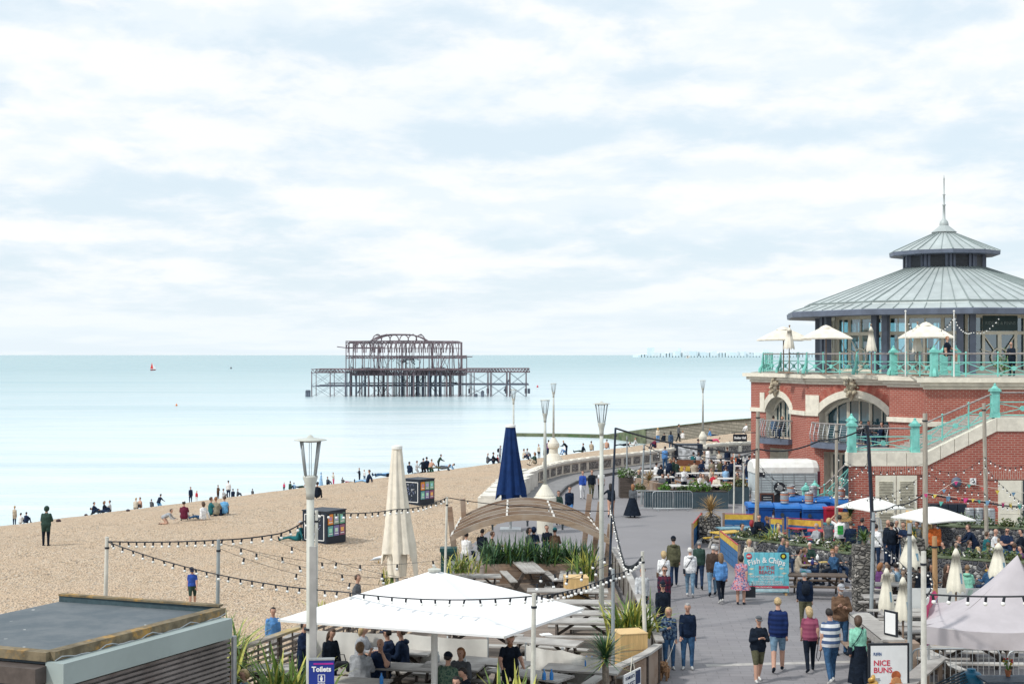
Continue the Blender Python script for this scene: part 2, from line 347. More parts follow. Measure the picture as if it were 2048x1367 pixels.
WALL=[(-.4,78),(.35,84),(1.05,89.5),(1.9,93.3),(3.3,97.5),(5.2,101.0),(7.2,103.8),(9.6,107.0),(12.2,111.0),(16.5,117.2),(21.5,121.5),(30,127)]
def offs(P,d):
 o=[]
 for i,p in enumerate(P):
  a=Vector(P[max(i-1,0)]);c_=Vector(P[min(i+1,len(P)-1)]);tt=(c_-a).normalized();o.append((p[0]+tt.y*d,p[1]-tt.x*d))
 return o
inn=offs(WALL,2.3)
q=MB()
for i in range(len(WALL)-1):
 q.prism([WALL[i],inn[i],inn[i+1],WALL[i+1]],.0,.16)
tag(q.build('raised_walkway',mat('kerbed_asphalt',(.22,.22,.225),.9,.15,3)),kind='structure')
q=MB();i2=offs(WALL,2.42)
for i in range(len(WALL)-1):q.prism([inn[i],i2[i],i2[i+1],inn[i+1]],.0,.18)
tag(q.build('kerb',mat('dark_kerb',(.11,.115,.12),.8)),kind='structure')
m,t,b=pr('deck_boards',(.2,.17,.15),.85,0,.2);v=ocoord(t)
br=N(t,'ShaderNodeTexBrick',i_Scale=1.0);br.inputs['Brick Width'].default_value=3.6;br.inputs['Row Height'].default_value=.145;br.inputs['Mortar Size'].default_value=.012
br.inputs['Color1'].default_value=(.22,.18,.155,1);br.inputs['Color2'].default_value=(.28,.235,.20,1);br.inputs['Mortar'].default_value=(.05,.045,.04,1);t.links.new(v,br.inputs[0]);t.links.new(br.outputs[0],b.inputs['Base Color'])
q=MB();q.prism([(-7.3,22),(2.0,22),(2.0,33.4),(3.6,36.5),(3.6,56),(-2.1,56),(-2.3,43),(-6.4,33.5)],.002,.3);tag(q.build('terrace_deck',m),kind='structure')
DK=.3
# sea wall with flint panels
flint=stonemat('flint_cobbles',((.20,.19,.185),(.10,.10,.11),(.42,.41,.39)),9.0,(.34,.32,.29),bd=.04)
flint2=stonemat('knapped_flint',((.11,.115,.13),(.045,.05,.065),(.42,.42,.41)),7.0,(.20,.195,.19),bd=.08)
sw=thing('sea_wall','low curved cream sea wall with dark flint panels along the far promenade','wall',(7.2,103.8,0))
q=MB();pn=[];cp=MB();fl=MB()
def along(P,step):
 o=[];
 for a,c_ in zip(P,P[1:]):
  L=(Vector(c_)-Vector(a)).length;k=max(1,round(L/step));o+=[tuple(Vector(a).lerp(Vector(c_),i/k))for i in range(k)]
 return o+[P[-1]]
pts=along(WALL[2:],1.5)
for p,r in zip(pts,pts[1:]):
 a=Vector((*p,0));c_=Vector((*r,0));d=(c_-a);L=d.length;d.normalize();n=Vector((d.y,-d.x,0));ang=math.atan2(d.y,d.x);mid=(a+c_)/2
 q.box(mid+Vector((0,0,.5)),(L+.02,.34,.9),0,ang);
 cp.box(mid+Vector((0,0,1.0)),(L-.03,.62,.16),0,ang);cp.box(mid+Vector((0,0,1.10)),(L*.7,.34,.05),0,ang)
 fl.box(mid+n*.175+Vector((0,0,.53)),(L*.72,.03,.52),0,ang)
q.build('wall_body',cream,sw,world=True);cp.build('coping',mat('pale_coping',(.74,.71,.63),.75,.1,3,dirt=(.45,.43,.38,.4)),sw,world=True);fl.build('flint_panel',flint,sw,world=True)
q=MB()
for i in range(7):
 q.box((-.9+i*.24,76.2+i*2.05,.42+.03*i),(1.7,2.0,.84+.05*i),0,R(-4-2*i));q.box((-1.15+i*.24,76.2+i*2.05,.90+.05*i),(.9,1.95,.10),0,R(-4-2*i))
tag(q.build('sea_wall_end',mat('white_render',(.70,.68,.62),.8,.1,2,dirt=(.48,.46,.4,.4)),loc=(-.3,82,0),world=True),'broad white rendered wall end stepping down behind the closed navy parasol','wall')
# groyne
moss=mat('weedy_stone',(.115,.13,.075),.9,.4,.8,dirt=(.045,.10,.03,.9),bmp=.05)
gb=brickmat('groyne_blocks',(.24,.225,.19),(.30,.28,.235),(.13,.125,.10),1.6,.5,.06,stain=.5)
gr=thing('groyne','long weedy green stone groyne running from the beach out into the sea','groyne',(14,250,SEA))
q=MB()
TP=[(D(1030,866,279),-10),(D(1130,867,277),-10),(D(1215,869,272),-10),(D(1290,858,255),-10),(D(1370,849,236),-9),(D(1440,841,217),-8),(D(1580,831,195),-7)]
def strip(q,P,wid,m):
 k=len(P);vs=[]
 for p,z in P:vs+=[(p.x,p.y-wid/2,z),(p.x,p.y-wid/2,p.z),(p.x,p.y+wid/2,p.z),(p.x,p.y+wid/2,z)]
 fs=[]
 for i in range(k-1):
  for j in range(3):fs.append((4*i+j,4*i+4+j,4*i+5+j,4*i+1+j))
 q.add(vs,fs+[(0,1,2,3),(4*k-1,4*k-2,4*k-3,4*k-4)],m)
strip(q,TP[:4],3.4,0);strip(q,TP[3:],2.6,1)
q.build('groyne_wall',[moss,gb],gr,world=True,uv=True)
q=MB()
wq=[(p.x,p.y,p.z)for p,z in TP]
for(a,c_)in zip(TP[3:],TP[4:]):q.beam(a[0]+Vector((0,-1.1,.06)),c_[0]+Vector((0,-1.1,.06)),.7,.12)
q.build('coping',moss,gr,world=True)
# far coast, distance haze put into its pale colours
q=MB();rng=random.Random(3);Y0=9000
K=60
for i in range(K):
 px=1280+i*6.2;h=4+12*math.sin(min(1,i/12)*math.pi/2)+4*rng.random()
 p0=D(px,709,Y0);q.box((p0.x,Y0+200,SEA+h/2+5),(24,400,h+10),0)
tag(q.build('far_coast',mat('haze_tint_shore',(.76,.85,.90),.9,.03,.01)),kind='structure')
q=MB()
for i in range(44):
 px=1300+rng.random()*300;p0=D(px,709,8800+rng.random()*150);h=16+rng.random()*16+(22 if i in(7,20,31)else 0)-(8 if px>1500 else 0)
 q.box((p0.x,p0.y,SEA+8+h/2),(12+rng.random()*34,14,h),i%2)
tag(q.build('seaside_town',[mat('town_haze_pale',(.86,.90,.93),.9,.03,.01),mat('town_haze_grey',(.78,.86,.91),.9,.03,.01)]),'haze-pale seaside town strung along the horizon left of the round pavilion','town',None,'stuff')  # town blocks tinted towards the sky, haze painted into the colour
# ruined pier
PY=HS*F/84
rust=mat('rusted_iron_haze_tint',(.165,.125,.14),.8,.4,.35,dirt=(.10,.085,.10,.8));rustdark=mat('dark_pier_iron',(.10,.115,.15),.8,.3,.4)  # rusted iron lightened, distance haze mixed into its colour
pier=thing('ruined_pier','skeleton of a burnt-out iron pier pavilion standing alone in the sea','pier',(D(830,709,PY+10).x,PY+10,SEA))
def pp(px,py,dy=0.0):
 p=D(px,py,PY);p.y+=dy;return p
rng=random.Random(11);S=PY/F
legs=MB();deckm=MB();frame=MB();arches=MB();brace=MB();wreck=MB()
DEPTH=(0,8,16,24)
z_w=795
def leg(px,dy,y0=742,r=1.5,m=0):legs.tube(pp(px,y0,dy),pp(px,z_w+12,dy),r*S*.72,r*S*.85,6,m)
main=[691,699,712,728,737,747,756,765,776,784,796,803,815,826,838,846,856,866,876,884,893,902,915]
for dy in DEPTH:
 for x in main:
  if rng.random()<.7:leg(x+rng.uniform(-3,3),dy,r=rng.choice((.8,1.0,1.3,2.0)),m=rng.randint(0,1))
for x,r in((823,4),(835,3.2),(845,3.4),(857,3),(880,3),(870,2.6),(802,2.6),(728,2.8),(710,2.2)):leg(x,4,748,r,1)
for x in(622,659,922,932,940,948,975,981,1013,1019,1052):
 leg(x,2,r=1.3);
 if x not in(932,948):leg(x+1.5,12,r=1.0)
for x in(691,737,776,815,856,893):leg(x,0,r=1.9)
for x,w in((938,4),(975,4.5),(1012,5),(1052,5),(1058,5),(1021,4)):brace.box(pp(x,782,4),(w*S,w*S,10*S))
def lattice(px0,px1,y0,y1,dy,st=7,r=.5,jit=0.0):
 k=max(1,int((px1-px0)/st));
 deckm.path([pp(px0,y0,dy),pp((px0+px1)/2,y0+jit,dy),pp(px1,y0,dy)],r*S*1.3,4);deckm.path([pp(px0,y1,dy),pp(px1,y1,dy)],r*S*1.3,4)
 for i in range(k):
  a=px0+(px1-px0)*i/k;c_=px0+(px1-px0)*(i+1)/k
  deckm.tube(pp(a,y1,dy),pp((a+c_)/2,y0,dy),r*S,n=4);deckm.tube(pp((a+c_)/2,y0,dy),pp(c_,y1,dy),r*S,n=4)
for dy in(0,12,24):
 lattice(622,700,738,745,dy);lattice(700,930,738,750,dy,5,.7);lattice(930,1060,737,744,dy,6)
deckm.box(pp(808,740,12),(235*S,26,.8*S))
for k in range(26):deckm.box(pp(705+k*8.8,747.5,12),(1.1*S,24,3*S))
for i in range(150):
 x=rng.uniform(690,935);y=rng.uniform(734,750);wreck.tube(pp(x,y,rng.uniform(0,24)),pp(x+rng.uniform(-9,9),y+rng.uniform(-4,4),rng.uniform(0,24)),rng.uniform(.4,1.0)*S,n=4,m=1)
for dy in(0,12,24):
 lattice(691,917,682,685.5,dy,6,.5,-1);lattice(691,930,711,716,dy,6,.6,1.5)
 deckm.path([pp(691,696,dy),pp(917,696,dy)],.5*S,4)
 if dy==0:deckm.path([pp(674,693,0),pp(690,695,0),pp(770,694.5,0)],.9*S,4)
for dy in(0,6,12,18,24):
 for i,x in enumerate((692,711,729,748,766,783,803,819,839,858,877,899,917)):
  if dy in(0,24)or i in(0,3,6,9,12):
   x+=rng.uniform(-4,4)*(dy not in(0,24));frame.tube(pp(x,683,dy),pp(x,739,dy),(.75 if i%3 else 1.05)*S,n=5)
 for i in range(9):
  x=rng.uniform(695,910);frame.tube(pp(x,rng.choice((684,711)),dy),pp(x+rng.uniform(-14,14),rng.choice((712,739)),dy),.55*S,n=4)
for x in(924,933):frame.tube(pp(x,712,2),pp(x,742,2),.9*S,n=5)
def arch(px,w,y0,y1,dy,r=.8,ex=1.0):
 k=14;arches.path([pp(px+w*math.cos(math.pi*(1-i/k)),y0-(y0-y1)*math.sin(math.pi*i/k)**ex,dy)for i in range(k+1)],r*S,5)
for dy in(0,24):
 for x in(703,721,739,757,776,796,815,835,854,873,893):arch(x+.5,7.5,705,683.5,dy,1.05,.75)
 for x in(692,711,893):
  arches.path([pp(x,700,dy),pp(x+2,690,dy),pp(x+8,684,dy),pp(x+16,682,dy)],.9*S,5)
for dy in(4,12,20):
 arches.path([pp(738+(852-738)*t_,682-14*(1-abs(2*t_-1)**3.2),dy)for t_ in[i/24 for i in range(25)]],1.15*S,5)
for x in(750,768,776,785,796,805,815,822,838):
 arches.path([pp(x,668.5,4),pp(x,667,12),pp(x,668.5,20)],.7*S,5)
 if x not in(776,796,815):arch(x,9,682,669,8,1.0,.8)
wreck2=[]
for i in range(60):
 x=rng.gauss(815,12);y=714+abs(rng.gauss(0,6));wreck.tube(pp(x,y,6),pp(x+rng.uniform(-8,8),y+rng.uniform(-3,7),9),rng.uniform(.4,.9)*S,n=4,m=1)
for i in range(60):
 x=rng.uniform(700,925);y=rng.choice((683,712,713));wreck.tube(pp(x,y,rng.uniform(0,24)),pp(x+rng.uniform(-8,8),y+rng.uniform(-3,3),rng.uniform(0,24)),rng.uniform(.3,.7)*S,n=4)
deckm.path([pp(915,713,0),pp(945,713,0)],1.0*S,4)
for dy in(0,14,24):brace.path([pp(622,772,dy),pp(700,772,dy),pp(905,772,dy)],.8*S,4);brace.path([pp(640,768,dy)if dy else pp(700,766,dy),pp(910,767,dy)],.7*S,4);brace.path([pp(905,769,dy),pp(1058,769,dy)],.9*S,4)
for a,c_ in((622,659),(659,691),(932,975),(981,1013),(1019,1052)):
 for dy in(1,12):
  brace.tube(pp(a,745,dy),pp(c_,771,dy),.3*S,n=4);brace.tube(pp(c_,745,dy),pp(a,771,dy),.3*S,n=4);brace.tube(pp(a,771,dy),pp(c_,794,dy),.3*S,n=4);brace.tube(pp(c_,771,dy),pp(a,794,dy),.3*S,n=4)
for i in range(34):
 x=rng.uniform(695,900);w=rng.uniform(8,22);y=rng.choice((748,770));brace.tube(pp(x,y,rng.choice(DEPTH)),pp(x+rng.choice((-1,1))*w,y+23,rng.choice(DEPTH)),rng.uniform(.35,.9)*S,n=4)
brace.tube(pp(727,765,2),pp(714,786,2),1.3*S,n=5);brace.tube(pp(1018,759,3),pp(1008,782,3),1.4*S,n=5)
legs.build('leg',[rust,rustdark],pier,world=True)['kind']='stuff'
deckm.build('deck',rust,pier,world=True);frame.build('frame',rust,pier,world=True);arches.build('roof',rust,pier,world=True);brace.build('bracing',rustdark,pier,world=True);wreck.build('wreckage',[rust,rustdark],pier,world=True)
for i,(x,y)in enumerate(((614,787),(618,787),(952,794),(965,788))):
 q=MB();p=pp(x,y,0);q.tube((p.x,p.y,SEA-2),(p.x,p.y,p.z+.8),.7,.6,7);q.ball((p.x,p.y,p.z+.8),.7,7,4)
 tag(q.build('iron_stump',rustdark,loc=p,world=True),['iron stump farthest out to the left of the ruined pier','iron stump in the sea close beside the leftmost leg of the ruined pier','iron stump in the sea under the right arm of the ruined pier','iron stump right of the pavilion legs nearest the right arm'][i],'stump','iron stumps in the sea by the pier')
# sailboat, buoys, gulls
Yb=HS*F/31;S2=Yb/F
p=D(306,740,Yb);sb=thing('sailing_boat','small sailing boat with a red and white sail far out to sea','sailboat',p)
q=MB();q.add([(-3,0,.1),(-2.4,-.9,.9),(2.6,-.8,.9),(3.4,0,1.0),(2.6,.8,.9),(-2.4,.9,.9),(-1.8,0,-.3),(2.2,0,-.3)],[(0,1,6),(1,2,7,6),(2,3,7),(3,4,7),(4,5,6,7),(5,0,6),(0,5,4,3,2,1)]);q.build('hull',red,sb)
q=MB();q.tube((.4,0,.5),(-.8,0,8),.08,.05);q.build('mast',whitepaint,sb)
q=MB();q.add([(.3,.05,1.4),(-1.0,.1,8.0),(-2.9,.5,1.6),(.3,-.02,1.4),(-1.0,.02,8.0),(-2.9,.42,1.6)],[(0,1,2),(5,4,3)]);q.build('mainsail',mat('red_sail',(.75,.05,.05),.7),sb)
q=MB();q.add([(.5,0,1.3),(-.7,0,7.2),(3.2,-.3,1.4),(.5,-.04,1.3),(-.7,-.04,7.2),(3.2,-.34,1.4)],[(0,1,2),(5,4,3)]);q.build('jib',canvas_white,sb)
for x,y,col,lb in((353,809,(.8,.2,.04),'orange buoy floating in the pale water on the left'),(1075,772,(.6,.06,.09),'red buoy floating just right of the pier end'),(462,735,(.2,.2,.22),'dark marker floating far out between the sailboat and the pier')):
 Yq=HS*F/(y+2-709);p=D(x,y+2,Yq);s_=Yq/F
 q=MB();q.ball((0,0,1.4*s_),2.2*s_,8,6,sc3=(1,1,.8));q.tube((0,0,2.5*s_),(0,0,5*s_),.5*s_,.3*s_);tag(q.build('buoy',mat('buoy_%d'%x,col,.5),loc=p,smooth=True),lb,'buoy')
def gull(p,s,rz,label,fly=False):
 g_=thing('gull',label,'gull',p,rz)
 q=MB();q.path([(0,.30,.16),(0,.2,.2),(0,.02,.22),(0,-.13,.28),(0,-.17,.36),(0,-.2,.40)],[.012,.05,.085,.07,.042,.04],8);q.ball((0,-.20,.405),.05,8,5,sc3=(.9,1.15,.95));q.build('body',whiteflat,g_,smooth=True)
 q=MB()
 if fly:
  for sg in(-1,1):q.add([(sg*.05,-.08,.26),(sg*.32,-.14,.42),(sg*.72,.08,.36),(sg*.34,.06,.40),(sg*.05,.12,.25)],[(0,1,3,4),(1,2,3)])
 else:
  for sg in(-1,1):q.path([(sg*.075,-.08,.25),(sg*.09,.05,.23),(sg*.06,.22,.19),(sg*.02,.36,.15)],[.03,.05,.035,.008],6)
 q.build('wing',mat('gull_grey',(.38,.42,.46),.7),g_,smooth=True)
 q=MB();q.tube((0,-.245,.40),(0,-.31,.385),.016,.006);
 if not fly:q.tube((-.03,0,0),(-.03,0,.16),.008);q.tube((.03,0,0),(.03,0,.16),.008)
 q.build('beak_and_legs',yellow,g_);g_.scale=(s,s,s)
gull(GB(757,1128),1.0,R(75),'white gull with grey wings standing on the shingle left of the cream parasol')
gull(D(1376,718,170),1.0,R(60),'gull flying over the sea near the horizon left of the pavilion',True)
# round brick pavilion
brick=brickmat('red_brick',(.33,.085,.064),(.40,.12,.09),(.44,.30,.25),.30,.105,.013)
brick_v=brickmat('red_brick_upright',(.38,.12,.09),(.44,.16,.12),(.50,.36,.31),.30,.105,.014,R(90))
glass=bpy.data.materials.new('window_glass');glass.use_nodes=True;_t=glass.node_tree;_t.nodes.clear()
_tr=N(_t,'ShaderNodeBsdfTransparent');_tr.inputs[0].default_value=(.50,.78,.84,1);_gl=N(_t,'ShaderNodeBsdfGlossy');_gl.inputs['Roughness'].default_value=.05;_gl.inputs[0].default_value=(.8,.9,.95,1)
_mx=N(_t,'ShaderNodeMixShader');_mx.inputs[0].default_value=.25;_t.links.new(_tr.outputs[0],_mx.inputs[1]);_t.links.new(_gl.outputs[0],_mx.inputs[2]);_o=N(_t,'ShaderNodeOutputMaterial');_t.links.new(_mx.outputs[0],_o.inputs[0])
glass_d=glassmat('dark_window_glass',(.02,.075,.10),.05)
framepaint=mat('cream_frame_paint',(.74,.71,.60),.6,.08,3);roofmetal=mat('zinc_roof',(.43,.485,.49),.5,.12,.8,.1,dirt=(.35,.40,.41,.6))
lead=mat('slate_grey_metal',(.12,.145,.20),.55,.15,2);seam=mat('roof_seam',(.24,.29,.29),.5,.1)
TZ=7.3
def hit(px,A,B):
 a=(px-1024)/F;d=(B[0]-A[0],B[1]-A[1]);t_=(a*A[1]-A[0])/(d[0]-a*d[1]);return t_*math.hypot(*d)
def at_(px,Y):return((px-1024)/F*Y,Y)
A_,B_,C_,D_=at_(1502,91),at_(1582,86.8),at_(1612,84.2),at_(1778,80)
D2,E_,E2,F_=at_(1779,76.8),at_(1848,75),at_(1850,71.3),(30,70.2)
bld=thing('brick_pavilion','round red brick seafront pavilion with cream arches and a zinc roof with a spire','building',(24,82,0))
wall=MB();trim=MB();slab=MB()
def frame_of(A,B):
 a=Vector((*A,0));d=Vector((B[0]-A[0],B[1]-A[1],0));L=d.length;d.normalize();n=Vector((d.y,-d.x,0));return a,d,n,L
def wallpanel(A,B,z0,z1,ops,deep=.75):
 """brick wall A->B with openings (u0,u1,zbottom,zspring,rise); rise 0 = flat head; reveals, soffits and recessed glazing"""
 a,d,n,L=frame_of(A,B)
 P=lambda u,z,o=0.0:a+d*u+n*o+Vector((0,0,z))
 cuts={0.0,L}
 for(u0,u1,zb_,zs,rise)in ops:
  for i in range(17):cuts.add(min(max(u0+(u1-u0)*i/16,0),L))
 cuts=sorted(cuts)
 def top(op,u):
  u0,u1,zb_,zs,rise=op
  if rise==0:return zs
  w=(u1-u0)/2;r_=(w*w+rise*rise)/(2*rise);x=u-(u0+u1)/2
  return zs+rise-r_+math.sqrt(max(0,r_*r_-x*x))
 for u,v in zip(cuts,cuts[1:]):
  mid=(u+v)/2;o=sorted([p for p in ops if p[0]<mid<p[1]],key=lambda p:p[2]);lo=(z0,z0)
  for p in o:
   if p[2]>lo[0]+.01:wall.add([P(u,lo[0]),P(v,lo[1]),P(v,p[2]),P(u,p[2])],[(0,1,2,3)])
   lo=(top(p,u),top(p,v))
   trim.add([P(u,lo[0]),P(v,lo[1]),P(v,lo[1],-deep),P(u,lo[0],-deep)],[(0,1,2,3)])
  wall.add([P(u,lo[0]),P(v,lo[1]),P(v,z1),P(u,z1)],[(0,1,2,3)])
 for p in ops:
  for u in(p[0],p[1]):trim.add([P(u,p[2]),P(u,p[3]),P(u,p[3],-deep),P(u,p[2],-deep)],[(0,1,2,3)])
  slab.add([P(p[0],p[2]),P(p[1],p[2]),P(p[1],p[2],-deep),P(p[0],p[2],-deep)],[(0,1,2,3)])
  gls=MB();frm=MB();gls.add([P(p[0]-.1,p[2],-deep+.02),P(p[1]+.1,p[2],-deep+.02),P(p[1]+.1,p[3]+p[4]+.1,-deep+.02),P(p[0]-.1,p[3]+p[4]+.1,-deep+.02)],[(0,1,2,3)],0)
  k=6
  for i in range(k+1):
   u=p[0]+.08+(p[1]-p[0]-.16)*i/k;zt=top(p,min(max(u,p[0]),p[1]))
   if i in(2,4)or p[4]==0 or i in(0,6):frm.beam(P(u,p[2],-deep+.1),P(u,zt,-deep+.1),.16,.12)
   else:frm.beam(P(u,p[2],-deep+.1),P(u,zt,-deep+.1),.06,.06)
  if p[4]:
   for i in range(16):
    ua=p[0]+(p[1]-p[0])*i/16;ub=p[0]+(p[1]-p[0])*(i+1)/16
    frm.beam(P(ua,top(p,ua)-.1,-deep+.14),P(ub,top(p,ub)-.1,-deep+.14),.14,.2)
  else:frm.beam(P(p[0],p[3]-.08,-deep+.1),P(p[1],p[3]-.08,-deep+.1),.14,.18)
  g_=gls.build('window',glass_d,bld,world=True);frm.build('window_frame',framepaint,bld,world=True).parent=g_
 return P,L,top
def archivolt(P,top,op,w=.42,vous=.42):
 arcv=MB();u0,u1,zb_,zs,rise=op;k=24;cx=(u0+u1)/2;hw=(u1-u0)/2;r_=(hw*hw+rise*rise)/(2*rise);zc=zs+rise-r_;ang=math.asin(hw/r_)
 for i in range(k):
  t0=-ang+2*ang*i/k;t1=-ang+2*ang*(i+1)/k
  q=lambda t_,rr,o:P(cx+rr*math.sin(t_),zc+rr*math.cos(t_),o)
  trim.add([q(t0,r_,.07),q(t1,r_,.07),q(t1,r_+w,.07),q(t0,r_+w,.07)],[(0,1,2,3)]);trim.add([q(t0,r_,.07),q(t1,r_,.07),q(t1,r_,-.02),q(t0,r_,-.02)],[(0,1,2,3)])
  trim.add([q(t0,r_+w,.07),q(t1,r_+w,.07),q(t1,r_+w,-.02),q(t0,r_+w,-.02)],[(0,1,2,3)])
  arcv.add([q(t0,r_+w,.03),q(t1,r_+w,.03),q(t1,r_+w+vous,.03),q(t0,r_+w+vous,.03)],[(0,1,2,3)],i%2)
 arcv.build('brick_arch',[mat('arch_brick_a',(.35,.10,.075),.85,.2,8),mat('arch_brick_b',(.40,.14,.105),.85,.2,8)],bld,world=True)
u0,u1=hit(1533,A_,B_),hit(1602,A_,B_)
L1=math.hypot(B_[0]-A_[0],B_[1]-A_[1])
op1=(hit(1532,A_,B_),L1-.02,3.25,4.95,.85);op1b=(hit(1540,A_,B_),L1-.3,0,2.6,0)
P1,_,top1=wallpanel(A_,B_,0,6.85,[op1,op1b]);archivolt(P1,top1,op1,.38,.35)
L2=math.hypot(D_[0]-C_[0],D_[1]-C_[1])
op2=(hit(1638,C_,D_),L2-.05,3.3,4.95,1.0);op2b=(hit(1648,C_,D_),L2-.4,0,2.75,0)
P2,_,top2=wallpanel(C_,D_,0,6.85,[op2,op2b]);archivolt(P2,top2,op2,.42,.45)
for A,B in((B_,C_),(D_,D2),(D2,E_),(E_,E2),(E2,F_)):wallpanel(A,B,0,6.85,[])
wallpanel((18.6,104),A_,0,6.85,[]);wallpanel(F_,(40,80),0,6.85,[])
def course(A,B,z,h,out,ext=0.0):
 a,d,n,L=frame_of(A,B);c=a+d*(L/2)+n*(out/2)+Vector((0,0,z));trim.box(c,(L+ext,out,h),0,math.atan2(d.y,d.x))
for A,B,e in((A_,B_,.0),(B_,C_,.16),(C_,D_,.0),(D2,E_,.2),(E2,F_,.2)):
 if A is A_:
  a,d,n,L=frame_of(A,B);course(A,tuple((a+d*op1[0])[:2]),4.93,.26,.10)
 elif A is C_:
  a,d,n,L=frame_of(A,B);course(A,tuple((a+d*op2[0])[:2]),4.93,.26,.10)
 else:course(A,B,4.93,.26,.13,e)
 course(A,B,6.74,.14,.10,e);course(A,B,6.93,.2,.26,e+.3);course(A,B,7.13,.22,.46,e+.6)
P2b=P2;trim.add([],[])
for P,u,w in((P1,op1[0]-.32,.5),(P2,op2[0]-.42,.95)):
 a_=P(u-w/2,0,.0);b__=P(u+w/2,0,0);d=(b__-a_).normalized();c=P(u,5.5,.045);trim.box(c,(w,.10,1.05),0,math.atan2(d.y,d.x))
wall.build('wall',brick,bld,world=True,uv=True);trim.build('stone_trim',cream,bld,world=True)
def mask_part(P,u,z,s,parent,lab):
 q=MB();rng=random.Random(int(u*10));c=P(u,z,.18)
 prof=[(0,.55,.34),(0,.35,.42),(.0,.1,.36),(0,-.2,.30),(0,-.45,.18),(0,-.62,.07)]
 q.path([c+Vector((x,y*0,h))*s for x,h,r in prof],[r*s*.72 for x,h,r in prof],9)
 for i in range(26):q.ball(c+Vector((rng.uniform(-.36,.36)*s,-rng.uniform(.05,.25)*s,rng.uniform(-.3,.72)*s)),rng.uniform(.07,.16)*s,6,4)
 tag(q.build('keystone',mat('carved_stone',(.46,.41,.31),.9,.35,5,dirt=(.18,.18,.18,.7)),parent,world=True))
mask_part(P1,(op1[0]+op1[1])/2-.1,6.35,.9,bld,'');mask_part(P2,(op2[0]+op2[1])/2,6.35,1.0,bld,'')
q=MB();q.prism([A_,B_,C_,D_,D2,E_,E2,F_,(40,80),(40,104),(18.6,104)],6.85,7.28);q.build('terrace_slab',mat('terrace_paving',(.4,.38,.34),.9),bld,world=True)
def balcony(P,u0,u1,z,name_lab,bulge=.75):
 q=MB();rail=MB();mid=(u0+u1)/2;hw=(u1-u0)/2+.35
 pt=lambda s,o,zz:P(mid+hw*s,zz,o)
 outer=lambda s:.35+bulge*(1-s*s)
 k=12;ss=[-1+2*i/k for i in range(k+1)]
 q.prism([tuple(pt(s,outer(s),0)[:2])for s in ss]+[tuple(pt(1,0,0)[:2]),tuple(pt(-1,0,0)[:2])],z-.32,z)
 for s in ss:
  b0=outer(s)-.1;rail.path([pt(s,b0-.02,z),pt(s,b0+.14,z+.2),pt(s,b0+.16,z+.45),pt(s,b0+.05,z+.8),pt(s,b0-.04,z+1.1)],.028,5,0)
 for h,o in((.18,.1),(.32,.14),(.46,.13),(.6,.09),(.74,.05),(.88,.0),(1.0,-.03)):rail.path([pt(s,outer(s)-.08+o,z+h)for s in ss],.011,4,0)
 rail.path([pt(-1,0,z+1.1)]+[pt(s,outer(s)-.14,z+1.12)for s in ss]+[pt(1,0,z+1.1)],.05,6,1)
 b=q.build('balcony',lead,bld,world=True);r=rail.build('railing',[steel,mat('grey_wood_handrail',(.28,.26,.25),.6)],bld,world=True);r.parent=b
balcony(P1,op1[0]+.1,op1[1]-.1,3.25,'');balcony(P2,op2[0],op2[1]-.2,3.3,'')
# upper glazed rotunda
RC=Vector((at_(1888,88)[0],88,0));NS=10;PH=R(-90+10+18)
def dec(r,k,z):t_=PH+2*math.pi*k/NS;return Vector((RC.x+r*math.cos(t_),RC.y+r*math.sin(t_),z))
col=MB();rg=MB();rf=MB();
RIN=7.0;EZ=10.75
for k in range(NS):
 a,b_=dec(RIN,k,0),dec(RIN,k+1,0);d=(b_-a);L=d.length;d.normalize();n=Vector((d.y,-d.x,0))
 if n.dot(a-RC)<0:n=-n
 P=lambda u,z,o=0.0:a+d*u+n*o+Vector((0,0,z))
 rg.add([P(0,TZ),P(L,TZ),P(L,EZ),P(0,EZ)],[(0,1,2,3)])
 for u in(.12,L*.27,L*.73,L-.12):rf.beam(P(u,TZ,.05),P(u,EZ,.05),.16,.14)
 rf.beam(P(L/2,TZ,.04),P(L/2,9.62,.04),.22,.12);rf.beam(P(L/2,9.7,.04),P(L/2,EZ,.04),.06,.06)
 for z,h in((TZ+.12,.24),(9.65,.2),(EZ-.12,.24)):rf.beam(P(.12,z,.06),P(L-.12,z,.06),.12,h)
 for u0_,u1_ in((.12,L*.27),(L*.73,L-.12)):rf.beam(P(u0_,8.5,.04),P(u1_,8.5,.04),.06,.07);rf.beam(P((u0_+u1_)/2,TZ,.04),P((u0_+u1_)/2,EZ,.04),.05,.05)
 cz=8.25;rr=.52;kk=20;ring=[P(L/2+rr*math.cos(2*math.pi*i/kk),cz+rr*math.sin(2*math.pi*i/kk),.09)for i in range(kk+1)]
 rf.path(ring,.05,5)
 for sg in(-1,1):rf.beam(P(L/2+sg*.35,cz+.42,.08),P(L/2+sg*1.0,9.55,.08),.05,.05);rf.beam(P(L/2+sg*rr,cz+.3,.08),P(L/2+sg*1.15,cz+.45,.08),.05,.06);rf.beam(P(L/2+sg*rr,cz-.4,.08),P(L/2+sg*1.15,cz-.5,.08),.05,.05)
 for dk in(-.07,.07):
  p=dec(RIN+.75,k+dk,0);col=MB();col.box((p.x,p.y,(TZ+EZ)/2),(.34,.34,EZ-TZ),0,PH+2*math.pi*k/NS);col.build('column',lead,bld,world=True)
core=MB();core.box((RC.x+2.6,RC.y-.5,(TZ+EZ)/2),(4.6,5.0,EZ-TZ-.1));core.box((RC.x-2.2,RC.y-2.5,TZ+.55),(2.8,.7,1.1));core.prism([tuple(dec(RIN-.1,k,0)[:2])for k in range(NS)],EZ-.06,EZ-.03)
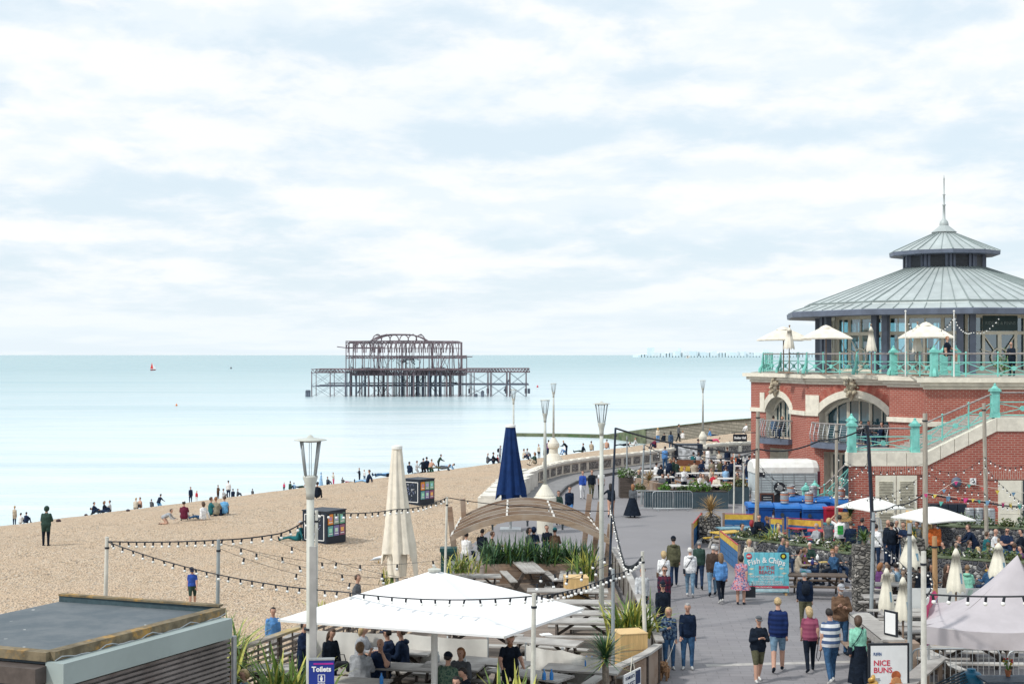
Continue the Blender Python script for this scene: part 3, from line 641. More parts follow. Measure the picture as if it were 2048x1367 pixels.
for i in range(7):core.box((RC.x-4.6+i*1.1,RC.y-5.2+abs(i-3)*.4,TZ+.4),(.5,.5,.8));core.box((RC.x-4.6+i*1.1,RC.y-4.9+abs(i-3)*.4,TZ+.8),(.45,.06,.45))
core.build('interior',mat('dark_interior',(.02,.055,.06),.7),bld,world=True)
rg.build('glazing',glass,bld,world=True);rf.build('glazing_bars',framepaint,bld,world=True);
roof=MB();sm_=MB();lan=MB()
def cone(r0,z0,r1,z1,m=0,mbx=None):
 (mbx or roof).add([dec(r0,k,z0)for k in range(NS)]+[dec(r1,k,z1)for k in range(NS)],[(k,(k+1)%NS,NS+(k+1)%NS,NS+k)for k in range(NS)],m)
def seams(r0,z0,r1,z1,per,r_=.035):
 for k in range(NS):
  for j in range(per):
   t_=j/per;p=dec(r0,k,z0).lerp(dec(r0,k+1,z0),t_);q_=dec(r1,k,z1).lerp(dec(r1,k+1,z1),t_)
   sm_.beam(p+Vector((0,0,.02)),q_+Vector((0,0,.02)),r_*(2.0 if j==0 else 1),r_*(2 if j==0 else 1.3))
RE=9.85;pz=EZ+.1
cone(RIN-.3,EZ-.02,RE-.15,EZ-.12,1);cone(RE-.15,EZ-.12,RE+.02,EZ-.08,1);cone(RE+.02,EZ-.08,RE+.05,EZ+.22,1);cone(RE+.05,EZ+.22,RE-.05,EZ+.26,1)
cone(RE-.05,EZ+.26,8.75,EZ+.58);cone(8.75,EZ+.58,8.70,EZ+.70);cone(8.70,EZ+.70,2.45,13.72)
seams(RE-.05,EZ+.26,8.75,EZ+.58,7);seams(8.70,EZ+.70,2.45,13.72,7)
for k in range(NS):sm_.beam(dec(8.72,k,EZ+.72),dec(8.72,k+1,EZ+.72),.05,.07)
roof.build('roof',[roofmetal,lead],bld,world=True);sm_.build('roof_seam',seam,bld,world=True)
cone(2.35,13.6,2.35,14.55,0,lan);louv=MB()
for k in range(NS):
 a,b_=dec(2.36,k,0),dec(2.36,k+1,0);d=b_-a;L=d.length;d.normalize();n=Vector((d.y,-d.x,0));n=n if n.dot(a-RC)>0 else-n
 louv=MB()
 for z in[13.78+.085*i for i in range(8)]:louv.beam(a+d*.3+n*.04+Vector((0,0,z)),a+d*(L-.3)+n*.04+Vector((0,0,z)),.05,.05)
 louv.build('louvre',darkmetal,bld,world=True)
 for u in(.0,.22,L-.22):lan.beam(a+d*u+n*.06+Vector((0,0,13.62)),a+d*u+n*.06+Vector((0,0,14.55)),.14,.12)
ln=lan.build('lantern',lead,bld,world=True);
roof=MB();sm_=MB();cone(2.3,14.5,3.2,14.46,1);cone(3.2,14.46,3.32,14.5,1);cone(3.32,14.5,3.34,14.72,1);cone(3.34,14.72,.72,15.86);cone(.72,15.86,.70,15.96);cone(.78,15.96,.12,16.5)
cone(.70,15.96,.78,15.97)
seams(3.34,14.72,.72,15.86,3,.03)
rr_=roof.build('lantern_roof',[roofmetal,lead],bld,world=True);sm_.build('roof_seam',seam,bld,world=True).parent=rr_
q=MB();q.lathe([(.12,16.35),(.2,16.5),(.1,16.6),(.14,16.66),(.25,16.78),(.29,16.95),(.25,17.12),(.14,17.24),(.09,17.3),(.075,18.1),(.13,18.14),(.06,18.2),(.055,18.75),(.1,18.78),(.045,18.84),(.035,19.7),(.05,19.72),(.012,20.0)],10,(RC.x,RC.y,-.5));q.build('finial',roofmetal,bld,world=True,smooth=True)
a,b_=dec(RIN,9,0),dec(RIN,10,0);d=(b_-a).normalized();n=Vector((d.y,-d.x,0));n=n if n.dot(a-RC)>0 else-n;mid=(a+b_)/2+n*.12
q=MB();q.box((mid.x,mid.y,10.2),(2.15,.06,.85),0,math.atan2(d.y,d.x));sg=q.build('fascia_sign',mat('dark_green_fascia',(.01,.045,.05),.35),bld,world=True)
tx=text('RIDDLE & FINNS',.26,mat('faded_lettering',(.22,.28,.28),.6),bld,mid+n*.04+Vector((0,0,10.2))-bld.location,math.atan2(d.y,d.x));tx.parent=bld
# turquoise balustrades
def pillar(q,p,h,s=.34):
 q.box(p+Vector((0,0,.1)),(s*1.12,s*1.12,.2));q.box(p+Vector((0,0,h*.5)),(s,s,h));q.box(p+Vector((0,0,h*.5)),(s*.6,s*1.06,h*.62));q.box(p+Vector((0,0,h+.02)),(s*1.35,s*1.35,.07));q.box(p+Vector((0,0,h+.09)),(s*1.1,s*1.1,.08))
 q.lathe([(s*.55,0),(s*.3,.1),(s*.16,.15),(s*.2,.2),(.0,.26)],8,p+Vector((0,0,h+.12)))
def balustrade(t_,P,hs=1.12,step=1.35,pil=(),curvy=0):
 hand=MB();lat=MB();post=MB();pl=MB()
 for i,(a,b_)in enumerate(zip(P,P[1:])):
  a=Vector(a);b_=Vector(b_);L=(b_-a).length;k=max(1,round(L/step));Z=lambda h:Vector((0,0,h))
  hand.tube(a+Z(hs),b_+Z(hs),.045,n=6)
  for h,w in((.12,.05),(.72,.05)):lat.beam(a+Z(h),b_+Z(h),w,w)
  for j in range(k):
   p,r=a.lerp(b_,j/k),a.lerp(b_,(j+1)/k);lat.beam(p+Z(.14),r+Z(.70),.035,.04);lat.beam(p+Z(.70),r+Z(.14),.035,.04)
   c=(p+r)/2+Z(.42);d=(r-p).normalized();nn=Vector((d.y,-d.x,0)).normalized();
   lat.path([c-nn*.05,c+nn*.05],.125,10)
   post=MB();post.path([p,p+Z(hs-.03)],.04,6);post.ball(p+Z(hs+.05),.06,6,4)
   if curvy and j%3==0:post.path([p+nn*.28*curvy,p+nn*.24*curvy+Z(.2),p+nn*.1*curvy+Z(.45),p+nn*.06*curvy+Z(.8),p+nn*.02+Z(hs)],[.10,.11,.08,.06,.05],6)
   post.build('post',teal,t_,world=True)
 for p in pil:pl=MB();pillar(pl,Vector(p),1.22);pl.build('pillar',teal,t_,world=True)
 hand.build('handrail',mat('worn_grey_rail',(.30,.27,.26),.5),t_,world=True);lat.build('lattice',teal,t_,world=True);
def off_pt(A,B,s,o,z):
 a,d,n,L=frame_of(A,B);p=a+d*(L*s)-n*o;return Vector((p.x,p.y,z))
bt=thing('terrace_balustrade','long turquoise iron balustrade with crossed lattice round the upper terrace','railing',(20,78,TZ))
c1=off_pt(A_,B_,0,.1,TZ);
Q=[Vector((at_(1545,97)[0],97,TZ)),Vector((at_(1527,90)[0],90,TZ)),Vector((at_(1562,88)[0],88,TZ)),Vector((at_(1614,83.8)[0],83.8,TZ)),Vector((at_(1787,77)[0],77,TZ)),Vector((at_(1868,71.9)[0],71.9,TZ)),Vector((29,70.7,TZ))]
balustrade(bt,Q,1.15,1.6,[Q[4],Q[5],Vector((at_(1790,77)[0]+2.6,76.9,TZ)),Vector((at_(1916,73)[0],73.4,TZ))],1)
# staircase block
st=thing('outside_staircase','red brick staircase block with cream coping and two doors in front of the pavilion','staircase',(20,66,0))
YS=65.5;X0=at_(1697,YS)[0];X1=at_(1852,YS)[0];X2=at_(1993,YS)[0];X3=30
za,zc_=3.9,5.5;ch=.62
w=MB();cpn=MB()
poly=[(X0,0),(X3,0),(X3,zc_-ch),(X2,zc_-ch),(X1,za-ch),(X0,za-ch)]
w.add([(x,YS,z)for x,z in poly],[tuple(range(6))]);bx=X0+1.35
w.add([(X0,YS,0),(X0,YS,za-ch),(bx,70.9,za-ch),(bx,70.9,0)],[(0,1,2,3)])
w.build('wall',brick,st,world=True,uv=True)
def slabs(x0,z0,x1,z1,k):
 for i in range(k):
  t0,t1=i/k,(i+1)/k;g_=.012
  p0=(x0+(x1-x0)*t0+g_,z0+(z1-z0)*t0);p1=(x0+(x1-x0)*t1-g_,z0+(z1-z0)*t1);y0=YS-.06;y1=YS+.5
  v_=[(p0[0],y,p0[1]-ch)for y in(y0,y1)]+[(p1[0],y,p1[1]-ch)for y in(y0,y1)]+[(p0[0],y,p0[1])for y in(y0,y1)]+[(p1[0],y,p1[1])for y in(y0,y1)]
  cpn.add(v_,[(0,1,3,2),(4,6,7,5),(0,2,6,4),(1,5,7,3),(0,4,5,1),(2,3,7,6)])
slabs(X0-.06,za,X1,za,4);slabs(X1,za,X2,zc_,5);slabs(X2,zc_,X3,zc_,5)
cpn.box((X0+.8,68.2,za-ch/2),(.5,5.2,ch),0,R(-14));cpn.build('coping',cream,st,world=True)
fl_=MB();fl_.prism([(X0+.3,YS+.3),(X1,YS+.3),(X1,71),(bx,71)],za-.5,za-.12);ns=14
for i in range(ns):fl_.box((X1+(X2-X1)*(i+.5)/ns,68.2,za-.12+(zc_-za)*(i+.5)/ns-.25),((X2-X1)/ns,5.2,.5))
fl_.prism([(X2,YS+.3),(X3,YS+.3),(X3,71),(X2,71)],zc_-.5,zc_-.12);fl_.build('steps',mat('step_stone',(.35,.33,.3),.9),st,world=True)
def dz(px,py):p=D(px,py,YS);return p.x,p.z
x0,z1=dz(1750,950);x1,_=dz(1834,950)
for i in range(2):
 q=MB();lv=MB();a=x0+(x1-x0)*i/2;b_=x0+(x1-x0)*(i+1)/2
 q.box(((a+b_)/2,YS-.03,z1/2),(b_-a-.03,.06,z1))
 for zlo,zhi in((.25,z1*.42),(z1*.5,z1-.22)):
  n_=int((zhi-zlo)/.07)
  for j in range(n_):lv.box(((a+b_)/2,YS-.075,zlo+(zhi-zlo)*j/n_),(b_-a-.34,.05,.035),0,0,R(35))
 q.tube((b_-.12 if i==0 else a+.12,YS-.1,z1*.42),(b_-.12 if i==0 else a+.12,YS-.1,z1*.62),.025)
 dr=q.build('louvred_door',framepaint,st,world=True);lv.build('louvre',mat('louvre_shade',(.45,.43,.35),.6),st,world=True).parent=dr
q=MB();q.box(((x0+x1)/2,YS-.02,z1+.28),(x1-x0+.5,.06,.46));q.build('lintel',brick_v,st,world=True,uv=True)
x0,z1=dz(1995,960);q=MB();q.box((x0+.55,YS-.03,z1/2),(1.06,.06,z1));
q.box((x0+1.12,YS-.01,z1/2),(.05,.04,z1));q.tube((x0+.98,YS-.1,z1*.40),(x0+.98,YS-.1,z1*.66),.022);q.box((x0+.55,YS-.065,z1*.42),(.9,.015,.012));q.box((x0+.55,YS-.065,z1*.62),(.9,.015,.012));q.build('cream_door',framepaint,st,world=True)
q=MB();q.box((x0+1.9,YS-.02,z1/2),(1.5,.04,z1));q.build('dark_doorway',darkmetal,st,world=True)
q=MB();q.box((x0+.6,YS-.02,z1+.26),(2.2,.06,.42));q.build('lintel',brick_v,st,world=True,uv=True)
p=D(1911,963,YS);q=MB();q.lathe([(.01,0),(.2,.02),(.24,.1),(.24,.14),(0,.15)],14);o=q.build('wall_lamp',lead,st,smooth=True);o.location=p-st.location+Vector((0,-.02,0));o.rotation_euler=(R(90),0,0)
p=D(1945,962,YS);q=MB();q.box((p.x,YS-.06,p.z),(.26,.12,.30));o=q.build('alarm_box',whiteflat,st,world=True);q=MB();q.path([(p.x,YS-.12,p.z),(p.x,YS-.17,p.z)],.06,8);q.build('lens',black,st,world=True).parent=o
sr=thing('stair_balustrade','turquoise iron balustrade climbing the outside staircase in front of the brick wall','railing',(X1,YS+.2,za))
y_=YS+.22
balustrade(sr,[Vector((X0+.15,y_,za)),Vector((X1-.4,y_,za))],1.1,2.2,[Vector((X0+.2,y_,za)),Vector((X1-.45,y_,za))])
balustrade(sr,[Vector((X1-.4,y_,za)),Vector((X2,y_,zc_))],1.15,1.15);balustrade(sr,[Vector((X2,y_,zc_)),Vector((X3,y_,zc_))],1.15,2.6,[Vector((X2,y_,zc_))])
balustrade(sr,[Vector((X0+.15,y_,za)),Vector((bx,70.6,za))],1.1,1.7,[Vector((bx,70.6,za))])
lr=thing('low_stair_railing','short turquoise railing with square pillar beside the horse trailer and the bins','railing',G(1640,1062))
ya=72.5;xa=at_(1612,ya)[0];xb=at_(1702,ya)[0]
balustrade(lr,[Vector((xa,ya,.3)),Vector((xa+1.0,ya+.3,.6)),Vector((xb,ya+.3,1.9))],1.1,1.0,[Vector((xa,ya,.3)),Vector((xa+.75,ya+1.4,.3))])
q=MB()
for i in range(9):q.box((xa+.9+i*.16,ya+1.2,.12+i*.1),(.5,2.0,.28))
q.build('steps',cream,lr,world=True)
hs=thing('hanging_sign','black hanging sign reading Shelter Hall on a bracket at the corner of the brick pavilion','sign',D(1480,875,90))
p=D(1480,875,90);q=MB();q.box((p.x,p.y,p.z),(.88,.06,.46));q.build('sign_board',mat('sign_black',(.008,.012,.02),.4),hs,world=True)
q=MB();z_=p.z+.33;q.beam((p.x-.55,p.y,z_),(p.x+1.2,p.y,z_),.05,.05);q.tube((p.x-.35,p.y,z_),(p.x-.35,p.y,p.z+.2),.015);q.tube((p.x+.35,p.y,z_),(p.x+.35,p.y,p.z+.2),.015);q.build('bracket',darkmetal,hs,world=True)
text('Shelter Hall',.2,whiteflat,hs,Vector((0,-.04,0)),bold=.012,sx=.78)
def parasol(Y,px,apex,rim,hw_px,label,colr=canvas_cream,base=TZ,vent=True,group='open parasols on the upper terrace',rz=0.0):
 """open square parasol: pixel of apex row, rim row and half width"""
 c=D(px,apex,Y);zr=HC-(rim-709)/F*Y;hw=hw_px*Y/F
 t_=thing('parasol',label,'parasol',(c.x,Y,base),rz,group)
 q=MB();z0,z1=zr-base,c.z-base;k=8
 ring=[]
 for i in range(4):
  a=math.pi/4+i*math.pi/2;b2=a+math.pi/2
  p0=Vector((math.cos(a),math.sin(a),0))*hw*1.414;p1=Vector((math.cos(b2),math.sin(b2),0))*hw*1.414
  for j in range(2):ring.append(p0.lerp(p1,j/2)*(1 if j==0 else .965))
 rings=[]
 for s,zz in((.10,1.0),(.32,.80),(.65,.44),(1.0,.0),(1.0,-.10)):rings.append([Vector((p.x*s,p.y*s,z0+(z1-z0)*zz-(0 if i%2==0 else-.03*s)))for i,p in enumerate(ring)])
 vs=[v for r in rings for v in r]+[Vector((0,0,z1))];n=8;fs=[(i*n+j,i*n+(j+1)%n,(i+1)*n+(j+1)%n,(i+1)*n+j)for i in range(4)for j in range(n)]+[(j,40,(j+1)%n)for j in range(n)]
 q.add(vs,fs);q.build('canopy',colr,t_)
 if vent:
  q=MB();q.lathe([(hw*.34,z0+(z1-z0)*.86),(hw*.16,z1+.04),(0,z1+.1)],8);q.build('vent_cap',colr,t_)
 q=MB();q.tube((0,0,0),(0,0,z1-.05),.035);q.box((0,0,.04),(.6,.6,.08))
 for i in range(8):q.tube((0,0,z0+(z1-z0)*.45),ring[i]*.55+Vector((0,0,z0+(z1-z0)*.42)),.012,n=4)
 q.build('pole',brownwood,t_);return t_
parasol(78.5,1652,653,676,43,'open cream parasol between the two left columns of the upper terrace',base=TZ)
parasol(74,1852,647,674,44,'open cream parasol with a vent cap beside the seated man on the upper terrace',base=TZ)
parasol(86,1567,656,679,46,'open cream parasol at the far left corner of the upper terrace, against the sky',base=TZ)
def closed_small(p,z0,z1,r,label,cat_group,sway=0.0,m=canvas_cream,pole=brownwood,H0=0.0,name='closed_parasol',tip=True):
 t_=thing(name,label,'parasol',p,random.uniform(0,3),cat_group)
 q=MB();n=24;prof=((r*.95,z0),(r*1.0,z0+.06),(r*.88,z0+(z1-z0)*.2),(r*.62,z0+(z1-z0)*.5),(r*.40,z1-(z1-z0)*.20),(r*.52,z1-(z1-z0)*.215),(r*.30,z1-(z1-z0)*.09),(r*.07,z1))
 vs=[]
 for i,(rr2,z)in enumerate(prof):
  for j in range(n):
   a=2*math.pi*j/n;f_=1+(.20 if j%3==0 else-.06 if j%3==1 else .04)*(1-i/9)+.05*math.sin(5*a+i)
   vs.append((rr2*f_*math.cos(a)+sway*(z-z0),rr2*f_*math.sin(a),z-(.1*(j%3==0)*r/.3 if i==0 else 0)))
 q.add(vs,[(i*n+j,i*n+(j+1)%n,(i+1)*n+(j+1)%n,(i+1)*n+j)for i in range(len(prof)-1)for j in range(n)]+[tuple((len(prof)-1)*n+j for j in range(n))])
 q.build('folded_canopy',m,t_,smooth=True)
 q=MB();q.tube((0,0,H0),(sway*(z1-z0),0,z1+.05),.03);q.ball((sway*(z1-z0),0,z1+.08),.06,6,4)
 if H0==0:q.lathe([(.28,0),(.28,.06),(.06,.1)],12)
 q.build('pole',pole,t_);return t_
for px,yt,yb_,w_,Y,lb in((1578,654,706,10,84,'closed parasol leaning at the left corner of the upper terrace'),(1743,652,712,9,77,'closed cream parasol in front of the left glass doors of the terrace'),(1834,648,714,9,74,'closed cream parasol just left of the open vented parasol on the terrace')):
 zt=HC-(yt-709)/F*Y-TZ;zb_2=HC-(yb_-709)/F*Y-TZ+.3;closed_small((at_(px,Y)[0],Y,TZ),zb_2,zt,w_*Y/F,lb,'closed parasols on the upper terrace',.06 if px<1600 else-.03)
for px,Y in((1811,73.5),(1908,70.9)):
 p=at_(px,Y);q=MB();q.tube((0,0,0),(0,0,HC-(622-709)/F*Y-TZ),.035,.03);q.ball((0,0,HC-(622-709)/F*Y-TZ),.06,6,4);tag(q.build('slim_pole',whitepaint,loc=(p[0],p[1],TZ)),'slim white pole on the terrace %s'%('left of the vented parasol' if px<1850 else 'beside the seated man'),'pole')
# promenade lamps
def lamp(name_label,p,ztop,hw,disc=True,ped=None,sleeve=None):
 """tapered post, funnel, open four-rod lantern under a flat disc"""
 t_=thing('street_lamp',name_label,'lamp post',p,0,'cream promenade lamps')
 H=ztop-p[2];zf=H-hw*3.25;z0=ped[0]if ped else 0
 q=MB();q.path([(0,0,z0),(0,0,(z0+zf)*.55),(0,0,zf-hw*1.5)],[hw*.40,hw*.34,hw*.27]if not sleeve else[hw*.36,hw*.33,hw*.30],14)
 q.lathe([(hw*.33,zf-hw*1.7),(hw*.34,zf-hw*1.2),(hw*.42,zf-hw*.6),(hw*.60,zf),(hw*.60,zf+hw*.12),(hw*.50,zf+hw*.14)],14,rot=.2);q.build('post',lampgrey,t_,smooth=True)
 q=MB();top=H-hw*.35
 for i in range(4):
  a=math.pi/4+i*math.pi/2+.25;q.path([(hw*.5*math.cos(a),hw*.5*math.sin(a),zf),(hw*.98*math.cos(a),hw*.98*math.sin(a),top)],hw*.09,6)
 for dx in(-.08,.08):q.tube((dx*hw,0,zf),(dx*hw,0,top),hw*.025,n=5)
 q.build('lantern_rod',mat('lamp_steel',(.34,.38,.40),.4,.1,4,.4),t_,smooth=True)
 q=MB()
 if disc:q.lathe([(hw*.55,top-hw*.12),(hw*1.05,top),(hw*1.32,top+hw*.03),(hw*1.3,top+hw*.08),(hw*.9,top+hw*.17),(hw*.3,top+hw*.24),(hw*.16,top+hw*.42),(0,top+hw*.5)],20)
 else:q.lathe([(hw*1.0,top-hw*.05),(hw*1.06,top),(hw*1.0,top+hw*.12),(hw*.5,top+hw*.2),(0,top+hw*.22)],16)
 q.build('lantern_cap',lampgrey,t_,smooth=True)
 if ped:
  z1,r=ped[:2];q=MB();prof=[(r*.70,0),(r*.70,z1*.50),(r*.80,z1*.54),(r*.98,z1*.57),(r,z1*.63),(r*.95,z1*.65),(r*.98,z1*.67),(r*.96,z1*.74),(r*.82,z1*.76),(r*.80,z1*.79),(r*.2,z1)]if not ped[2]else[(r*1.0,0),(r*1.0,z1*.22),(r*.98,z1*.27),(r*.55,z1*.50),(r*.40,z1*.55),(r*.38,z1*.68),(r*.50,z1*.72),(r*.53,z1*.78),(r*.50,z1*.84),(r*.44,z1*.86),(r*.16,z1)]
  q.lathe(prof,22);q.build('pedestal',mat('pale_pedestal',(.68,.65,.56),.7,.08,2,dirt=(.42,.41,.35,.4)),t_,smooth=False)
 return t_
l1=lamp('tall cream street lamp in the near left foreground with the toilets sign',(-3.12,22,0),HC-(872-709)/F*22,.195,sleeve=True)
q=MB();q.box((.055,-.085,3.0),(.10,.08,4.9));q.build('cable_duct',mat('weathered_duct',(.36,.36,.35),.6,.15,3),l1);q=MB();q.lathe([(.10,4.15),(.102,4.18)],12);q.build('strap',black,l1)
lamp('slender cream street lamp with a flat disc cap right of the timber arch',(D(1203,709,42).x,42,0),HC-(803-709)/F*42,.20)
lamp('cream street lamp on a stepped round pedestal beside the navy parasol',(D(1090,709,67).x,67,0),HC-(797-709)/F*67,.22,False,(2.3,.55,0))
p=Vector((5.2,101,.9));lamp('cream street lamp standing on the bulge of the sea wall',(D(1107,709,102).x,102,0),HC-(765-709)/F*102,.21,False,(2.45,.82,1))
lamp('farthest cream street lamp on the sea wall by the groyne',(D(1407,709,113).x,113.4,0),HC-(759-709)/F*113,.21,False,(2.3,.62,1))
lamp('cream street lamp rising directly behind the closed navy parasol',(D(1027,709,97).x,97,-.1),HC-(777-709)/F*97,.21,False,None)
p=D(643,1352,21.7);ts=thing('toilets_sign','blue toilets sign fixed to the near lamp post','sign',p,R(4))
q=MB();q.box((0,0,-.08),(.385,.03,.68));q.build('sign_board',mat('royal_blue_sign',(.012,.035,.26),.45,.06),ts);q=MB();q.box((0,0,.27),(.40,.05,.03));q.build('frame',steel,ts)
q=MB();q.box((.03,-.018,.20),(.30,.006,.022));q.build('stripe',mat('magenta_stripe',(.42,.02,.28),.5),ts)
text('Toilets',.105,whiteflat,ts,(0,-.018,.115),bold=.004)
for i in range(2):
 z=-.02-i*.125;q=MB()
 for a,s in(((0,-.017,z+.052),(.105,.004,.008)),((0,-.017,z-.052),(.105,.004,.008)),((-.05,-.017,z),(.008,.004,.105)),((.05,-.017,z),(.008,.004,.105))):q.box(a,s)
 q.path([(0,-.015,z+.03),(0,-.021,z+.03)],.012,8);q.add([(-.018,-.018,z+.015),(.018,-.018,z+.015),(.012 if i else .022,-.018,z-.015),(.009,-.018,z-.045),(-.009,-.018,z-.045),(-.012 if i else-.022,-.018,z-.015)],[(0,1,2,3,4,5)]);q.build('pictogram',whiteflat,ts)
# kiosk in the near left corner
KA,KB,KC=Vector((-8.25,25.4)),Vector((-6.1,29.8)),Vector((-9.9,31.2));KD=KA+(KC-KB)
ki=thing('kiosk','low flat-roofed kiosk with corrugated sides in the near left corner','kiosk',(-8.6,28,0))
q=MB();q.prism([tuple(KA.lerp(KB,.02)+(KC-KB)*.03),tuple(KB+(KC-KB)*.04),tuple(KC),tuple(KD)],0,2.86)
q.build('wall',mat('kiosk_side',(.05,.055,.07),.7),ki,world=True)
m,t,b=pr('roof_felt',(.115,.135,.155),.8,0,.3);v=ocoord(t)
n1=N(t,'ShaderNodeTexNoise',i_Scale=.8,i_Detail=8.0,i_Roughness=.7);t.links.new(v,n1.inputs[0]);a=N(t,'ShaderNodeTexVoronoi',i_Scale=2.3);t.links.new(v,a.inputs[0]);n5=N(t,'ShaderNodeTexNoise',i_Scale=60.0);t.links.new(v,n5.inputs[0])
c=mixc(t,sstep(t,n1.outputs[0],.35,.65),(.095,.12,.14),(.15,.17,.185));c=mixc(t,mth(t,'MULTIPLY',sstep(t,mth(t,'ADD',a.outputs['Distance'],mth(t,'MULTIPLY',n5.outputs[0],.10)),.16,.12),sstep(t,n1.outputs[0],.42,.5)),c,(.6,.6,.58))
t.links.new(c,b.inputs['Base Color'])
q=MB();q.prism([tuple(KA),tuple(KB),tuple(KC),tuple(KD)],2.86,3.0);q.build('roof',m,ki,world=True)
lich=mat('lichen_edge',(.17,.14,.09),.9,.35,4,dirt=(.48,.27,.06,.95))
def edge(P,Q_,w,h,z):return(Vector((*P,z)),Vector((*Q_,z)),w,h)
q=MB();q.beam(*edge(KA,KB,.24,.16,3.03));q.beam(*edge(KD,KA,.24,.16,3.025));q.build('roof_edge',lich,ki,world=True)
q=MB();q.beam(*edge(KB+Vector((-.05,.05)),KC,.12,.22,3.03));q.build('upstand',mat('upstand_felt',(.05,.085,.10),.7),ki,world=True);q=MB();q.beam(*edge(KB,KC,.16,.04,3.15));q.build('upstand_cap',lich,ki,world=True)
nb=Vector(((KB-KA).y,-(KB-KA).x)).normalized()
q=MB();q.beam(*edge(KA+nb*.20-(KB-KA).normalized()*.1,KB+nb*.20-(KB-KA).normalized()*.15,.42,.40,2.74));q.build('shutter_box',mat('duck_egg_fascia',(.33,.40,.40),.5,.06,1,dirt=(.24,.30,.30,.4)),ki,world=True)
q=MB();k=40;d=(KB-KA).normalized()
for i in range(24):q.beam(*edge(KA+nb*.13,KB+nb*.13,.05,.10,2.44-i*.1));q.beam(*edge(KA+nb*.19,KB+nb*.19,.10,.052,2.44-i*.1))
q.build('shutter',mat('rusty_corrugated_metal',(.22,.20,.195),.6,.35,1.2,.1,dirt=(.14,.07,.055,.85)),ki,world=True)
q=MB();
for pt in(KB+nb*.26+d*.1,KA+nb*.26-d*.05):q.tube((pt.x,pt.y,0),(pt.x,pt.y,2.52),.06)
q.path([(*(KA.lerp(KB,i/30)+nb*.12),2.955+.022*math.sin(i*1.7)+.03*math.sin(i*.9))for i in range(31)],.012,5);q.build('conduit',steel,ki,world=True)
nf=Vector(((KD-KA).y,-(KD-KA).x)).normalized();nf=nf if nf.y<0 else-nf
q=MB();q.beam(*edge(KA+nf*.2,KD+nf*.2,.4,.3,2.72));q.build('front_fascia',mat('brown_fascia',(.09,.075,.07),.6),ki,world=True);q=MB()
for i in range(14):q.beam(*edge(KA+nf*.05,KD+nf*.05,.08,.05,2.5-i*.09))
q.build('front_shutter',mat('dark_slats',(.05,.06,.085),.5),ki,world=True)
# slatted fence between terrace and beach
def slat_fence(P,z,h,label,cap_m,slat_m,n=9,posts=1.6,tight=False,name='slatted_fence'):
 f_=thing(name,label,'fence',P[0]);sl=MB();po=MB();cp_=MB()
 for a,b_ in zip(P,P[1:]):
  a=Vector(a);b_=Vector(b_);L=(b_-a).length;k=max(1,round(L/posts))
  for i in range(k+1):p=a.lerp(b_,i/k);po=MB();po.box((p.x,p.y,z+h/2),(.09,.09,h),0,math.atan2((b_-a).y,(b_-a).x));po.build('post',darkwood,f_,world=True)
  for i in range(n):
   zz=z+.08+(h-.14)*i/n;up=Vector((0,0,zz))
   sl.beam(a+up,b_+up,.03,(h/n)*(.86 if tight else .42))
  cp_.beam(a+Vector((0,0,z+h)),b_+Vector((0,0,z+h)),.22,.06)
  kk=max(1,round(L/.55))
  if not tight:
   for i in range(kk):p=a.lerp(b_,(i+.5)/kk);sl.box((p.x,p.y,z+h/2),(.04,.05,h))
 sl.build('slat',slat_m,f_,world=True);cp_.build('cap_rail',cap_m,f_,world=True);return f_
lichwood=mat('lichened_rail',(.30,.27,.23),.9,.25,2,dirt=(.50,.36,.10,.8))
slat_fence([(-6.35,33.2,0),(-4.4,38.2,0),(-2.2,44,0)],.1,1.45,'grey slatted timber fence between the umbrella terrace and the shingle',lichwood,woodmat('fence_slat',(.19,.16,.14),amt=.3),10)
slat_fence([(1.35,31.2,0),(2.2,33.3,0),(2.88,34.5,0),(3.35,35.4,0),(3.74,36.4,0)],0,.98,'curved brown timber fence along the promenade with the sunset notice',greywood,brownwood,9,1.3,True,'timber_fence')
slat_fence([(3.85,37.0,0),(3.9,43,0),(3.95,48,0),(3.9,55,0)],0,.95,'low weathered timber fence running from the white pole back to the arch',greywood,greywood_y,6,1.8,True,'timber_fence')
ss=thing('sunset_notice','white notice board about the sunset hanging on the curved timber fence','sign',D(1264,1360,34.0),R(62))
q=MB();ss.scale=(.9,.9,.9);q.box((0,0,0),(1.15,.03,.5));q.build('sign_board',whiteflat,ss);q=MB();q.box((.36,-.018,.03),(.32,.012,.36));q.build('blue_panel',navyprint,ss)
text("TONIGHT'S",.12,navyprint,ss,(-.17,-.02,.12));text('SUNSET',.2,navyprint,ss,(-.17,-.02,-.08),sx=.9)
q=MB();q.tube((-.1,0,.24),(.05,.02,.62),.012);q.tube((.2,0,.24),(.05,.02,.62),.012);q.build('cord',canvas_cream,ss)
# big square umbrella
apx,UZ=Vector((-1.62,31.2)),2.6
UL,UF,UR=D(556,1238,31.2),D(1010,1271,29.35),D(1168,1217,32.6)
UB=UL+UR-UF;UL.z=UF.z=UR.z=UB.z=UZ;uc=(UL+UR)/2
um=thing('umbrella','huge white square umbrella over the nearest picnic tables','umbrella',(uc.x,uc.y,DK))
q=MB();zt=HC-(1139-709)*uc.y/F;ap=Vector((uc.x,uc.y,zt));K=[UL,UF,UR,UB]
for i in range(4):
 a,b_=K[i],K[(i+1)%4];n=6;vs=[]
 for j in range(n+1):
  for k in range(n+1):
   s=j/n;e=a.lerp(b_,k/n);p=ap.lerp(e,.035+.965*s);p.z-=.10*math.sin(math.pi*s)*math.sin(math.pi*k/n);vs.append(p)
 q.add(vs,[(j*(n+1)+k,j*(n+1)+k+1,(j+1)*(n+1)+k+1,(j+1)*(n+1)+k)for j in range(n)for k in range(n)])
 q.add([a,b_,b_+Vector((0,0,-.05)),a+Vector((0,0,-.05))],[(0,1,2,3)])
